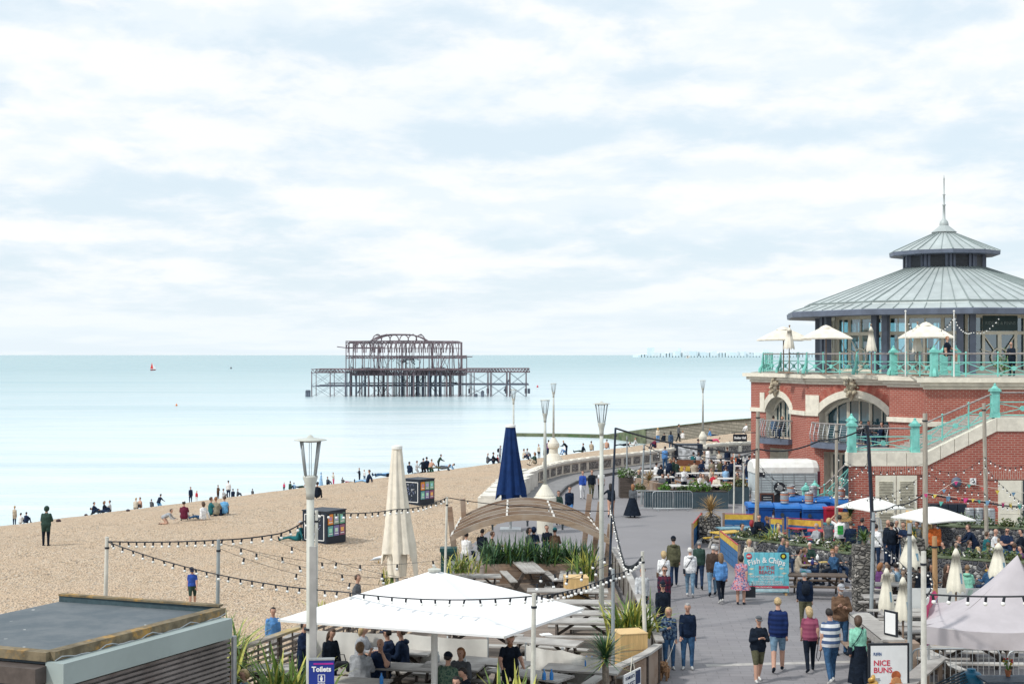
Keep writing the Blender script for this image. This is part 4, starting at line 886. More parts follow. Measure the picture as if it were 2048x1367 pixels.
q.build('canopy',mat('white_awning',(.80,.815,.83),.75,.03,1.5,spec=.15,dirt=(.70,.72,.72,.35)),um,world=True)
q=MB();q.lathe([(.14,-.03),(.15,.02),(.04,.05),(.04,.08)],12,ap);q.build('hub_cap',lampgrey,um,world=True)
q=MB();q.tube((uc.x,uc.y,DK),(uc.x,uc.y,zt),.075,n=12);q.box((uc.x,uc.y,DK+.05),(.9,.9,.1))
for e in K:q.beam(ap-Vector((0,0,.15)),e+Vector((0,0,-.02)),.05,.05)
q.build('pole',whitepaint,um,world=True)
# two giant closed parasols
def giant(p,z0,z1,rt,rb,label,colr,capw,tails,skew=0.0):
 t_=thing('giant_closed_parasol',label,'parasol',p,0);n=64;prof=[]
 ks=12;vs=[];q=MB()
 for i in range(ks+1):
  s=i/ks;r=rb+(rt-rb)*s**.85;z=z0+(z1-z0)*s
  for j in range(n):
   a=2*math.pi*j/n;f_=1+(.16*math.cos(8*a+.6)+.07*math.cos(17*a+2*s)+.05*math.cos(5*a+4*s))*(1-.65*s);zz=z
   if i==0:zz-=tails*max(0,math.cos(4*a+.5))**2*(1+.4*math.cos(a))
   kx=skew*(1-s)**2
   vs.append((r*f_*math.cos(a)+kx,r*f_*math.sin(a)*.9,zz))
 q.add(vs,[(i*n+j,i*n+(j+1)%n,(i+1)*n+(j+1)%n,(i+1)*n+j)for i in range(ks)for j in range(n)]);q.build('folded_canopy',colr,t_,smooth=True)
 q=MB();q.lathe([(rt*1.05,z1-.02),(rt*1.15,z1),(rt*1.1,z1+.1),(0,z1+.14)],16);q.build('cap',whitepaint,t_)
 q=MB();vs=[]
 for i in range(5):
  s=i/4;r=rb*(.62-.1*s)if i else rb*.55
  for j in range(32):
   a=2*math.pi*j/32;f_=1+.18*math.cos(6*a+1);vs.append((r*f_*math.cos(a),r*f_*math.sin(a),z0+.5-(z0+.35)*s*.78))
 q.add(vs,[(i*32+j,i*32+(j+1)%32,(i+1)*32+(j+1)%32,(i+1)*32+j)for i in range(4)for j in range(32)]);q.build('hanging_fabric',colr,t_,smooth=True)
 q=MB();q.tube((0,0,0),(0,0,z1),.06);q.box((0,0,.06),(1,1,.12));q.build('pole',steel,t_);return t_
pc=D(794,709,50);giant((pc.x,50,.1),1.35,5.0,.17,.56,'giant closed cream parasol standing on the shingle side left of the arch',canvas_cream,.2,.75,.05)
pc=D(1021,709,68);giant((pc.x,68,0),1.75,4.95,.22,.66,'giant closed navy blue parasol beside the lamp pedestal',blue_canvas,.22,.5,0)
# picnic tables
def picnic(label,loc,rz,L=1.8,wood=greywood,legm=darkwood,topm=None,group='weathered picnic tables on the left terrace'):
 t_=thing('picnic_table',label,'table',loc,rz,group)
 q=MB()
 for i in range(5):q.box((0,-.3+i*.15,.74),(L,.138,.045))
 q.build('table_top',topm or wood,t_)
 for sg in(-1,1):
  q=MB();
  for i in range(2):q.box((0,sg*(.66+i*.13),.44),(L,.12,.045))
  q.build('bench',topm if topm and legm is darkwood else wood,t_)
 for sx in(-1,1):
  q=MB();x=sx*L*.36
  for sg in(-1,1):q.beam((x,sg*.68,0),(x,sg*.26,.72),.05,.11)
  q.beam((x,-.8,.38),(x,.8,.38),.05,.10);q.beam((x,-.36,.68),(x,.36,.68),.05,.09);q.beam((x*.98,0,.36),(x*.25,0,.70),.05,.07);q.build('leg_frame',legm,t_)
 return t_
T0=None
def PT(px,py,z0,deg,label,group='weathered picnic tables on the left terrace',s=1.0,zt=.76):
 global T0
 p=G(px,py,z0+zt);p.z=z0
 if T0 is None:T0=picnic(label,p,R(deg));T0.scale=(s,1,1);return T0
 return dup(T0,p,R(deg),label,group,(s,1,1))
PT(845,1333,DK,-14,'long grey picnic table where the woman in the grey sweater sits',s=1.15);PT(990,1322,DK,-22,'grey picnic table in the shade where the staff member in black leans')
PT(800,1300,DK,-12,'picnic table under the umbrella behind the man with glasses',s=.9);PT(905,1330,DK,-14,'picnic table between the ginger haired woman and the person in the green coat',s=.8)
PT(1093,1281,DK,-20,'grey picnic table just behind the short white windbreak');PT(1165,1240,DK,-4,'grey picnic table with open A legs second from the front by the lamp post',s=1.1)
PT(1195,1224,.05,-3,'picnic table in the third row by the lamp post',s=1.2);PT(1150,1202,.05,-3,'picnic table in the fourth row left of the lamp post',s=1.35);PT(1135,1179,.05,-2,'picnic table in the fifth row just below the plywood cube',s=1.45)
PT(1060,1345,DK,-35,'grey slatted table with two blue bottles at the bottom edge',s=1.1);PT(1165,1335,DK,-15,'grey picnic table beside the cordyline trunk at the front of the terrace');PT(480,1335,DK,8,'picnic table with light seats by the kiosk corner, half cut by the frame',s=1.3);PT(660,1272,DK,-8,'picnic table behind the windbreak at the left end of the terrace',s=1.3);PT(960,1255,DK,-8,'picnic table hidden behind the windbreak under the umbrella edge',s=1.2)
PT(700,1360,DK,-14,'picnic table at the bottom edge in front of the woman in the grey sweater',s=1.0)
PT(1140,1150,.05,86,'tall grey table end-on beside the upper plywood cube',s=1.2)
PT(960,1150,.05,4,'grey bench table behind the small flax by the planter',s=.8)
t_=PT(1052,1127,.3,99,'pale picnic table seen end-on against the timber planter',s=2.1)
def cube(px,py,Y,s,h,label,rz):
 p=D(px,py,Y);p.z=0 if Y>45 else DK;q=MB();q.box((0,0,h/2),(s,s,h));
 for z in(h*.62,):q.box((0,0,z),(s+.004,s+.004,.012),1)
 o=thing('plywood_box',label,'box',p,rz,'yellow plywood boxes on the terrace');q.build('box_body',[plywood,brownwood],o);q=MB();q.box((0,0,h+.011),(s+.02,s+.02,.02));q.build('lid',woodmat('plywood_top',(.66,.47,.24),amt=.1),o);return o
cube(1152,709,46.5,.74,1.15,'yellow plywood box near the arch planter, the farther of the two',R(4));cube(1259,709,36.2,.72,1.06,'yellow plywood box beside the curved timber fence, the nearer of the two',R(14))
# windbreak
def windbreak(P,z,h,label):
 t_=thing('canvas_windbreak',label,'windbreak',P[0]);q=MB();vs=[];K=14;pts_=[]
 rng=random.Random(len(label))
 for a,b_ in zip(P,P[1:]):
  for i in range(K):pts_.append((Vector(a).lerp(Vector(b_),i/K),i/K))
 pts_.append((Vector(P[-1]),1.0));nv=6
 for p,u in pts_:
  w=.035*math.sin(u*19+p.x*3);s_=math.sin(math.pi*u)
  for j in range(nv+1):v_=j/nv;vs.append((p.x,p.y+w*(1-abs(v_-.5))+.05*s_*math.sin(v_*5+u*7),z+h*v_-.05*s_*v_))
 q.add(vs,[(i*(nv+1)+j,(i+1)*(nv+1)+j,(i+1)*(nv+1)+j+1,i*(nv+1)+j+1)for i in range(len(pts_)-1)for j in range(nv)]);q.build('canvas',mat('offwhite_tarpaulin',(.70,.69,.65),.6,.1,1.2,dirt=(.55,.53,.48,.5)),t_,smooth=True)
 q=MB()
 for p in P:q.tube((p[0],p[1]+.05,z-.15),(p[0],p[1]+.05,z+h+.05),.03)
 q.build('post',steel,t_);
 for c in t_.children:c.location=-Vector(P[0])
 return t_
wy=35.2
def W_(px,Y):return(D(px,709,Y).x,Y,0)
windbreak([W_(625,36.0),W_(800,35.6),W_(975,34.8)],DK+.05,1.1,'long white canvas windbreak behind the people under the umbrella');windbreak([W_(1052,34.6),W_(1125,34.0),W_(1200,33.2)],DK+.05,1.0,'short white canvas windbreak right of the umbrella pole below the picnic tables')
# curved timber arch over the terrace
ar=thing('timber_arch','curved pergola of parallel brown timber beams on slanting posts','pergola',(.6,55,0))
def arc_pts(Y,xa,xb,za_,zb_c,rise):return[Vector((xa+(xb-xa)*s,Y,za_+(zb_c-za_)*s+rise*(1-(2*s-1)**2)))for s in[i/20 for i in range(21)]]
for i in range(6):
 Y=51.6+i*1.25;q=MB();pp_=arc_pts(Y,-2.2+i*.03,3.55-i*.05,1.76-i*.01,1.62,.82)
 vs=[]
 for p in pp_:vs+=[p+Vector((0,-.05,-.11)),p+Vector((0,.05,-.11)),p+Vector((0,.05,.11)),p+Vector((0,-.05,.11))]
 k=len(pp_);q.add([p+Vector((0,o_,.118))for p in pp_ for o_ in(-.052,.0)],[(2*a,2*a+1,2*a+3,2*a+2)for a in range(k-1)],1);q.add(vs,[(4*a+b_,4*a+4+b_,4*a+4+(b_+1)%4,4*a+(b_+1)%4)for a in range(k-1)for b_ in range(4)]+[(0,1,2,3),(4*k-1,4*k-2,4*k-3,4*k-4)]);q.build('beam',[brownwood if i%2 else woodmat('pale_timber',(.34,.25,.18),amt=.25,grey=(.4,.33,.27)),mat('pale_tie_and_highlight',(.6,.58,.54),.7)],ar,world=True)  # thin pale strip paints a bright highlight along each beam top
spm=mat('pale_tie_and_highlight',(.6,.58,.54),.7)
q=MB()
for s in(0.0,.36,.68,.97):
 for i in range(5):
  a=arc_pts(51.6+i*1.25,-2.2+i*.03,3.55-i*.05,1.76-i*.01,1.62,.82)[int(s*20)];q.box(a+Vector((0,.62,.06)),(.07,1.15,.05))
q.build('cross_tie',spm,ar,world=True)
for x0,x1,Y,z1 in((-2.35,-2.05,53.2,2.7),(-2.0,-1.85,57.6,2.55),(2.85,3.15,57.5,2.75),(3.05,3.40,54.5,2.75),(3.4,3.62,52.0,2.2)):
 q=MB();L=x1-x0;q.beam((x0 if x0>0 else x1,Y+.16,0),(x1 if x0>0 else x0,Y+.16,z1),.22,.2);q.build('post',brownwood,ar,world=True)
q=MB()
for px,py in((985,1055),(1055,1047),(1125,1054)):p=D(px,py,51.5);q.box(p,(.07,.07,.17));q.box(p+Vector((0,0,.1)),(.09,.09,.03))
q.build('spotlight',darkmetal,ar,world=True)
pl=thing('timber_planter','long timber planter box filled with flax below the arch','planter',(.85,51,.0));q=MB()
for i in range(4):q.box((1.0,50.9,.16+i*.235),(4.0,1.0,.225));
q.build('planter_box',brownwood,pl,world=True)
q=MB();q.box((.85,51,.93),(3.4,.9,.04));q.build('soil',mat('dark_soil',(.04,.033,.028),.95),pl,world=True)
# plants
def flax(p,n,L,w,label,cols=(leaf_a,leaf_b),mixb=.35,spread=1.0,seed=1,name='flax_plant',rx=.15,ry=.15,up=1.0,pot=0.0):
 rng=random.Random(seed);q=MB()
 for i in range(n):
  a=rng.uniform(0,2*math.pi);tilt=rng.uniform(.05,1)**.8*spread;l=L*rng.uniform(.65,1.08)
  q.blade((rng.gauss(0,rx),rng.gauss(0,ry),pot),(math.cos(a)*tilt,math.sin(a)*tilt),l,w*rng.uniform(.7,1.2),(1.05-.38*tilt)*up,rng.uniform(.05,.5)*tilt,1 if rng.random()<mixb else 0,5)
 return tag(q.build(name,list(cols),loc=p),label,'plant')
yg=(leaf_a,leaf_b)
flax((D(568,709,30.3).x,30.3,.6),150,1.75,.10,'big green strap-leaved plant left of the near lamp post',seed=2,mixb=.22,rx=.28,ry=.2)
flax((D(1028,709,28.2).x,28.2,.75),75,1.65,.085,'yellow-green strap-leaved plant at the bottom edge under the umbrella corner',seed=3,mixb=.6,rx=.16)
flax(D(1262,1275,38.2),150,1.35,.075,'large yellow-green flax by the white pole and the nearer plywood box',seed=4,mixb=.45,rx=.25,spread=1.1)
flax(D(1168,1160,49.5),90,1.35,.06,'yellow-green flax behind the farther plywood box',seed=5,mixb=.4,rx=.2)
flax(D(925,1145,48.5),80,1.0,.05,'small flax with browning tips at the left end of the planter',(leaf_a,leaf_b),seed=6,mixb=.35,rx=.25,spread=1.2)
flax((D(436,709,33.3).x,33.3,.9),110,1.75,.08,'yellow-green flax sticking up behind the kiosk corner',seed=7,mixb=.5,rx=.25);flax(G(633,1225,.3),26,.62,.05,'small yellowish flax by the fence rail left of the umbrella',seed=8,mixb=.6);flax(G(775,1168,.3),26,.75,.05,'small flax at the foot of the giant cream parasol',seed=9,mixb=.5)
flax((D(462,709,32.2).x,32.2,1.0),45,1.3,.08,'drooping flax leaves hanging by the kiosk shutter box',seed=17,mixb=.3,spread=1.5)
rng=random.Random(21)
for i in range(9):
 flax((-.75+i*.41,50.75+rng.uniform(-.15,.25),.92),60,rng.uniform(1.05,1.3),.06,'deep green flax clump %s of the planter'%['at the left end','second from the left','third from the left','fourth from the left','in the very middle','just right of the middle','third from the right','second from the right','at the right end'][i],(leaf_c,leaf_a),.22,.95,30+i,rx=.2,ry=.15)['group']='flax clumps in the timber planter'
pc=D(1211,709,32.2);co_=thing('cordyline_palm','single-stemmed cordyline palm with a spiky head in front of the lamp post','palm',(pc.x,32.2,DK))
q=MB();q.path([(0,0,0),(.02,0,.5),(-.01,0,1.15)],[.10,.085,.075],9);q.build('trunk',mat('palm_trunk',(.20,.17,.14),.9,.3,12),co_)
def spiky(n,L,w,seed,down=.15,cols=None):
 rng=random.Random(seed);q=MB()
 for i in range(n):
  a=rng.uniform(0,2*math.pi);e=rng.uniform(-.5 if rng.random()<down else .0,1.35);l=L*rng.uniform(.75,1.05);dh=math.cos(e);q.blade((0,0,0),(math.cos(a)*dh,math.sin(a)*dh),l,w,math.sin(e)*.9+.05,rng.uniform(.02,.22),1 if rng.random()<.12 else 0,3)
 return q
o=spiky(170,.85,.035,5).build('crown',[leaf_c,leaf_b],co_);o.location=(0,0,1.2)
q=MB();q.box((0,0,.2),(.62,.62,.4));q.box((0,0,.41),(.7,.7,.04));q.build('tub',greywood,co_)
q=MB();q.box((0,0,.5),(.55,.55,1.0));q.box((0,0,1.06),(.62,.62,.14));q.box((0,-.285,.78),(.36,.03,.22),1);q.box((.18,-.285,.4),(.16,.02,.55),2);p=D(897,709,53);tag(q.build('litter_bin',[mat('dark_teal_bin',(.015,.07,.075),.5),black,steel],loc=(p.x,53,.1)),'dark teal litter bin at the left foot of the timber arch','bin')
def posterbox(p,sx_,sy_,h,rz,label,art):
 t_=thing('poster_box',label,'kiosk',p,rz,'black poster boxes on the shingle');q=MB();q.box((0,0,h/2),(sx_,sy_,h));q.box((0,0,h+.02),(sx_+.06,sy_+.06,.04));q.build('box_body',mat('box_black',(.012,.022,.04),.5),t_)
 rng=random.Random(len(label));cols=[(.75,.28,.05),(.3,.42,.35),(.2,.45,.30),(.15,.40,.42),(.22,.2,.42),(.3,.12,.2)]
 for i in range(6):
  c=i%3;r_=i//3;q=MB();q.box((sx_/2+.01,-sy_*.30+c*sy_*.30,h*.76-r_*h*.36),(.012,sy_*.26,h*.32));q.box((sx_/2+.018,-sy_*.30+c*sy_*.30,h*(.78-.36*r_)),(.008,sy_*.15,h*.12),1);q.box((sx_/2+.018,-sy_*.30+c*sy_*.30,h*(.67-.36*r_)),(.008,sy_*.18,h*.03),2);q.build('poster',[mat('poster_%d'%i,cols[i],.6,.1),mat('poster_b%d'%i,tuple(min(1,v_*1.6+.1)for v_ in cols[5-i]),.6,.1),whiteflat],t_)
 f0=-sy_/2-.012;q=MB();W2=sx_*.80
 for a,s_ in(((0,f0,h*.90),(W2,.02,.035)),((0,f0,h*.12),(W2,.02,.035)),((-W2/2,f0,h*.51),(.035,.02,h*.78)),((W2/2,f0,h*.51),(.035,.02,h*.78))):q.box(a,s_)
 q.build('poster_frame',whiteflat,t_);q=MB()
 for i in range(46 if art else 18):a=rng.uniform(0,6.28);r1=rng.uniform(.05,.34)*sx_;x=math.cos(a)*r1*.7;z=h*.55+math.sin(a)*r1;q.path([(x,f0,z),(x+rng.uniform(-.12,.12)*sx_,f0-.004,z+rng.uniform(-.15,.15)*sx_)],rng.uniform(.006,.02),4,rng.randint(0,1))
 q.build('chalk_drawing',[mat('chalk_white',(.62,.66,.72),.8),mat('chalk_blue',(.22,.26,.42),.8)],t_);return t_
p=G(645,1086,.12);posterbox((p.x,p.y+.6,.1),1.35,1.35,1.42,R(-32),'black poster box with a chalk drawing on the shingle behind the near lamp',True)
p=G(836,1012,.0);posterbox((p.x,p.y+.6,zb(p.x,p.y)-.05),1.25,1.25,1.40,R(-38),'black poster box with bulbs round its base right of the giant cream parasol',False)
# right-hand beer garden and the middle of the promenade
def TH(px,Y,z=0.0):return(D(px,709,Y).x,Y,z)
tr=thing('horse_trailer','grey horse trailer bar with a white rounded roof parked by the pavilion','trailer',TH(1567,80.5),R(3))
q=MB();Lh,Wd=1.82,.95
q.box((0,0,1.15),(Lh*2,Wd*2,1.3));
q.build('trailer_body',mat('corrugated_grey_panel',(.50,.57,.60),.5,.1,2,.0),tr)
q=MB()
for i in range(9):q.box((0,-Wd-.012,.58+i*.14),(Lh*2,.025,.02))
for i in range(6):q.box((-Lh+.3+i*.62,-Wd-.015,1.15),(.03,.03,1.28))
q.build('panel_rib',steel,tr)
q=MB();pr_=[(-Wd-.03,1.78),(-Wd-.03,2.1),(-Wd*.8,2.36),(-Wd*.45,2.5),(Wd*.45,2.5),(Wd*.8,2.36),(Wd+.03,2.1),(Wd+.03,1.78)];vs=[]
for x,s in((-Lh-.06,.86),(-Lh+.15,1),(Lh-.35,1),(Lh-.05,.9),(Lh+.08,.66)):vs+=[(x,y*(s if abs(y)<2 else 1),1.78+(z-1.78)*s)for y,z in pr_]
q.add(vs,[(8*i+j,8*i+8+j,8*i+9+j,8*i+1+j)for i in range(4)for j in range(7)]+[tuple(range(8)),tuple(32+j for j in range(7,-1,-1))]);q.build('roof',whitepaint,tr)
q=MB();q.path([(-.48,-Wd-.02,.98),(-.48,-Wd-.18,.98)],[.32,.32],20);w_=q.build('spare_wheel',black,tr);q=MB();q.path([(-.48,-Wd-.17,.98),(-.48,-Wd-.2,.98)],[.18,.16],14);q.build('rim',steel,tr).parent=w_
q=MB();q.box((Lh-.06,-Wd-.02,1.2),(.14,.05,1.35));q.build('side_door',mat('maroon_door',(.09,.02,.035),.5),tr)
q=MB();q.box((-Lh+.28,-Wd-.04,1.72),(.5,.02,.22));q.build('nameplate',black,tr)
for x in(-.5,.45):
 q=MB();q.path([(x,-Wd+.02,.34),(x,-Wd-.05,.34)],[.33,.33],18);q.build('wheel',black,tr)
cb_=thing('chalkboard','framed chalkboard menu leaning by the horse trailer behind the blue bins','chalkboard',TH(1534,71));q=MB();q.box((0,0,.95),(.72,.05,1.1));q.build('frame',mat('reddish_frame',(.12,.05,.035),.6),cb_);q=MB();q.box((0,-.03,.95),(.58,.02,.95),0);q.build('slate',black,cb_)
q=MB();rng=random.Random(5)
for i in range(7):q.box((rng.uniform(-.08,.05),-.045,1.3-i*.11),(rng.uniform(.2,.44),.006,.025))
q.build('chalk_writing',mat('chalk_line',(.6,.62,.62),.8),cb_)
def bin_():
 t_=thing('wheelie_bin','x','bin',(0,0,0));q=MB()
 vs=[(-.56,-.42,.22),(.56,-.42,.22),(.56,.42,.22),(-.56,.42,.22),(-.66,-.52,1.22),(.66,-.52,1.22),(.66,.52,1.22),(-.66,.52,1.22)]
 q.add(vs,[(0,1,5,4),(1,2,6,5),(2,3,7,6),(3,0,4,7),(3,2,1,0)]);q.box((0,-.5,1.17),(1.40,.09,.09));q.build('bin_body',binblue,t_)
 q=MB();pts_=[(-.58,1.22),(-.52,1.32),(-.2,1.38),(.3,1.42),(.58,1.36),(.6,1.22)];q.add([(x,y,z)for x in(-.70,.70)for y,z in pts_],[(i,i+1,i+7,i+6)for i in range(5)]+[(5,4,3,2,1,0),(6,7,8,9,10,11)]);q.build('lid',binblue2,t_)
 for x in(-.5,.5):
  for y in(-.36,.36):q=MB();q.path([(x-.04,y,.1),(x+.04,y,.1)],.1,10);q.build('wheel',black,t_)
 q=MB();q.tube((-.74,-.1,1.05),(-.66,-.1,1.05),.05);q.tube((.74,-.1,1.05),(.66,-.1,1.05),.05);q.path([(-.3,-.52,.92),(-.3,-.55,.92)],.10,12);q.build('fitting',darkmetal,t_);return t_
binblue=mat('bin_blue',(.010,.085,.34),.5,.2,3,spec=.35);binblue2=mat('bin_lid_blue',(.022,.16,.50),.5,.12,3,spec=.35)
b0=bin_();b0.scale=(.86,.95,1);b0.location=TH(1518,67.5);b0['label']='blue wheelie bin at the left end of the front row beneath the wooden pole';b0['group']='blue wheelie bins by the staircase'
for px,Y,lb in((1573,67,'blue wheelie bin in the middle of the front row, striped keg on top'),(1626,66.6,'blue wheelie bin at the right end of the front row'),(1592,70.4,'blue wheelie bin in the back row with an orange banded keg'),(1640,70,'blue wheelie bin in the back row with a silver keg'),(1688,69,'blue wheelie bin at the foot of the staircase behind the red bin')):dup(b0,TH(px,Y),R(random.uniform(-4,4)),lb,None,(.86,.95,1))
q=MB();q.add([(-.24,-.26,0.05),(.24,-.26,.05),(.24,.26,.05),(-.24,.26,.05),(-.29,-.32,1.0),(.29,-.32,1.0),(.29,.32,1.0),(-.29,.32,1.0)],[(0,1,5,4),(1,2,6,5),(2,3,7,6),(3,0,4,7),(3,2,1,0)]);rb_=thing('red_bin','tall red wheelie bin squeezed between the blue bins and the wooden pole','bin',TH(1664,66),R(4));q.build('bin_body',mat('bin_red',(.36,.012,.03),.45),rb_)
q=MB();q.box((0,0,1.04),(.62,.68,.07));q.box((0,.36,1.0),(.5,.1,.06));q.build('lid',mat('bin_red_lid',(.45,.02,.04),.4),rb_);rb_.scale=(1.3,1.2,1.25)
def keg_(colr=None):
 t_=thing('beer_keg','x','keg',(0,0,0));q=MB();q.lathe([(.16,0),(.19,.01),(.19,.07),(.175,.09),(.195,.13),(.20,.20),(.195,.22),(.2,.24),(.2,.30),(.195,.32),(.2,.34),(.195,.42),(.175,.46),(.19,.48),(.19,.55),(.165,.56),(.16,.5),(0,.5)],18);q.build('keg_body',steel,t_,smooth=True)
 q=MB()
 for z in(.135,.40):q.lathe([(.199,z),(.205,z+.01),(.205,z+.045),(.199,z+.055)],18,caps=False)
 q.build('band',colr or steel,t_);return t_
orange=mat('keg_orange',(.50,.16,.06),.5);k1=keg_(orange);k1.location=(*TH(1569,67)[:2],1.40);k1['label']='orange banded keg standing on the middle blue bin of the front row';k1['group']='steel beer kegs'
for px,Y,z,lb in((1618,66.8,1.4,'orange banded keg standing on the right bin of the front row'),(1582,70.4,1.4,'orange banded keg on the back row of bins left of the silver keg'),(1682,69,1.4,'orange banded keg on the bin by the staircase')):dup(k1,(*TH(px,Y)[:2],z),random.uniform(0,3),lb)
k2=keg_();k2.location=(*TH(1626,70)[:2],1.4);k2['label']='plain silver keg standing on the back row of blue bins';k2['group']='steel beer kegs'
dup(k2,(*TH(1511,67.4)[:2],1.4),1,'plain silver keg on the leftmost blue bin beside the wooden pole')
n_=0
for px in(1939,1958,1981):
 for lev in range(3):dup(k2,(*TH(px,62.3 if px<1970 else 62)[:2],.02+lev*.56+0),n_,'%s keg of the %s silver stack against the brick wall'%(('bottom','middle','top')[lev],{1939:'left',1958:'middle',1981:'right'}[px]));n_+=1
for px,z in((1690,.02),(1690,.6),(1834,0.9),(1834,.02),(1874,.5),(1893,.5)):dup(k2,(*TH(px,62)[:2],z),n_,{1690:'silver keg %s beside the red bin',1834:'silver keg %s by the louvred doors',1874:'silver keg %s on the blue pallet under the white parasol',1893:'silver keg %s on the right of the blue pallet'}[px]%('low down' if z<.1 else 'raised up'));n_+=1
q=MB()
for i in range(6):q.box((0,-.5+i*.2,.34),(2.2,.14,.04))
for x in(-1,0,1):q.box((x,0,.17),(.12,1.1,.30))
tag(q.build('blue_pallet',mat('pallet_blue',(.03,.16,.42),.6),loc=TH(1882,62)),'blue painted pallet under silver kegs behind the man in orange','pallet')
pk=thing('wrapped_crates','stack of dark crates in cling film against the brick wall behind the bunting','crates',TH(1892,63.8));q=MB()
for i in range(4):
 for j in range(3):q.box((-.62+i*.42,0,.5+j*.42+.2),(.39,.6,.38))
q.build('crate',mat('dark_crate',(.02,.03,.045),.35),pk);q=MB();q.box((0,0,.4),(1.9,.9,.14));q.box((0,0,.2),(1.9,.9,.12));q.build('pallet',mat('pallet_blue',(.03,.16,.42),.6),pk)
pw=thing('pallet_bench','leaning yellow slatted pallet by the louvred doors','pallet',TH(1846,63));q=MB()
for i in range(7):q.box((-.6+i*.2,0,1.25),(.13,.9,.03),0,0,R(28))
q.box((0,.3,.6),(1.3,.08,1.2));q.build('slats',mat('raw_pine',(.55,.36,.16),.7,.2,4),pw)
cr=thing('wooden_crate','small yellow wooden crate on the silver kegs behind the man in the white tee','crate',(*TH(1690,62)[:2],-.25));q=MB()
for z in(1.45,1.59,1.73):q.box((0,-.2,z),(.46,.03,.09));q.box((0,.2,z),(.46,.03,.09));q.box((-.23,0,z),(.03,.4,.09));q.box((.23,0,z),(.03,.4,.09))
q.build('crate_body',mat('raw_pine',(.55,.36,.16),.7,.2,4),cr)
wc=thing('plastic_chair','white plastic garden chair beside the black festoon pole','chair',TH(1758,61.5),R(10));q=MB()
q.box((0,0,.45),(.5,.48,.04));wcs=q.build('seat',whitepaint,wc);q=MB()
for i in range(5):q.beam((-.2+i*.1,.22,.47),(-.2+i*.1,.32,.92),.05,.02)
q.path([(-.24,.22,.45),(-.24,.33,.85),(-.14,.34,.96),(.14,.34,.96),(.24,.33,.85),(.24,.22,.45)],.025,6);q.build('backrest',whitepaint,wc)
for x in(-.22,.22):
 for y in(-.2,.2):q=MB();q.tube((x,y,.45),(x*1.15,y*1.15,0),.025,.02);q.build('leg',whitepaint,wc)
wc.location.z=.35
def screen(P,h,label,n=4):
 t_=thing('painted_screen',label,'fence',P[0],0,'yellow and blue plank screens');A=MB();B=MB();Cc=MB();Rr=MB()
 for a,b_ in zip(P,P[1:]):
  a=Vector(a);b_=Vector(b_);Z=lambda z:Vector((0,0,z))
  for i in range(4):(A if i==3 else B).beam(a+Z(.16+i*h/4),b_+Z(.16+i*h/4),.05,h/4-.02,0 if i!=2 else(0 if B is None else 1))
  Rr.beam(a+Z(h+.06),b_+Z(h+.05),.06,.022)
  for p in(a,b_):Cc.box(p+Z(h/2+.05),(.09,.09,h+.1))
 A.build('top_plank',[yellow,yellow],t_,world=True);B.build('lower_planks',[bluepaint,bluepaint],t_,world=True);Cc.build('post',brownwood,t_,world=True);Rr.build('cap',red,t_,world=True);return t_
screen([G(1385,1096),G(1403,1071)],1.0,'short yellow and blue plank screen left of the gabion pillar with the dead palm');screen([G(1447,1072),G(1508,1073)],1.0,'yellow and blue plank screen behind the red haired woman');screen([G(1441,1112),G(1478,1145)],1.0,'angled yellow and blue plank screen beside the promenade walkers')
screen([G(1575,1087),G(1644,1092)],1.1,'long yellow and blue plank screen in front of the right blue bins');screen([G(1540,1082),G(1566,1084)],1.0,'short yellow and blue plank screen behind the ginger haired man')
gab=stonemat('gabion_stone',((.24,.225,.20),(.14,.14,.145),(.50,.48,.44)),7.0,(.02,.02,.025),bd=.09,jw=.12)
gabrough=stonemat('rough_stone',((.22,.21,.19),(.12,.115,.11),(.36,.34,.31)),5.0,(.03,.03,.03),bd=.12,stretch=(1,1,1.6))
def gabion(loc,sx_,sy_,h,label,m=gab,crown=None,cm=(leaf_d,leaf_d),wob=.0,cs=(90,.9,.045),ch=.5):
 t_=thing('gabion_planter',label,'planter',loc,R(random.uniform(-8,8)),'stone-filled gabion planters');q=MB();k=7;rng=random.Random(int(loc[0]*100));vs=[]
 for i in range(k+1):
  for x,y in((-1,-1),(0,-1),(1,-1),(1,0),(1,1),(0,1),(-1,1),(-1,0)):vs.append((x*sx_/2*(1+rng.uniform(-wob,wob)),y*sy_/2*(1+rng.uniform(-wob,wob)),h*i/k))
 q.add(vs,[(8*i+j,8*i+(j+1)%8,8*i+8+(j+1)%8,8*i+8+j)for i in range(k)for j in range(8)]+[tuple(8*k+j for j in range(8))]);q.build('stone_cage',m,t_)
 if crown:
  q=MB();q.path([(0,0,h-.1),(.03,0,h+ch)],[.1,.07],8);q.build('trunk',mat('palm_trunk',(.20,.17,.14),.9,.3,12),t_);o=spiky(cs[0],cs[1],cs[2],int(loc[1]),.4).build('crown',list(cm),t_);o.location=(.03,0,h+ch)
 return t_
gabion(G(1420,1083),.95,.9,1.12,'square gabion planter with a dried brown palm on top',crown=1,ch=.25,cs=(150,.95,.05))
gabion(G(1726,1219),.62,.6,2.15,'tall rough stone pillar with a small green palm beside the brown picnic table',gabrough,1,(leaf_a,leaf_c),.10,(80,.55,.04),.15)
gabion(G(1826,1172),.66,.6,1.75,'rough stone pillar behind the small cream parasols with bare flower stems',gabrough,1,(leaf_c,leaf_d),.12,(50,.55,.02),.1)
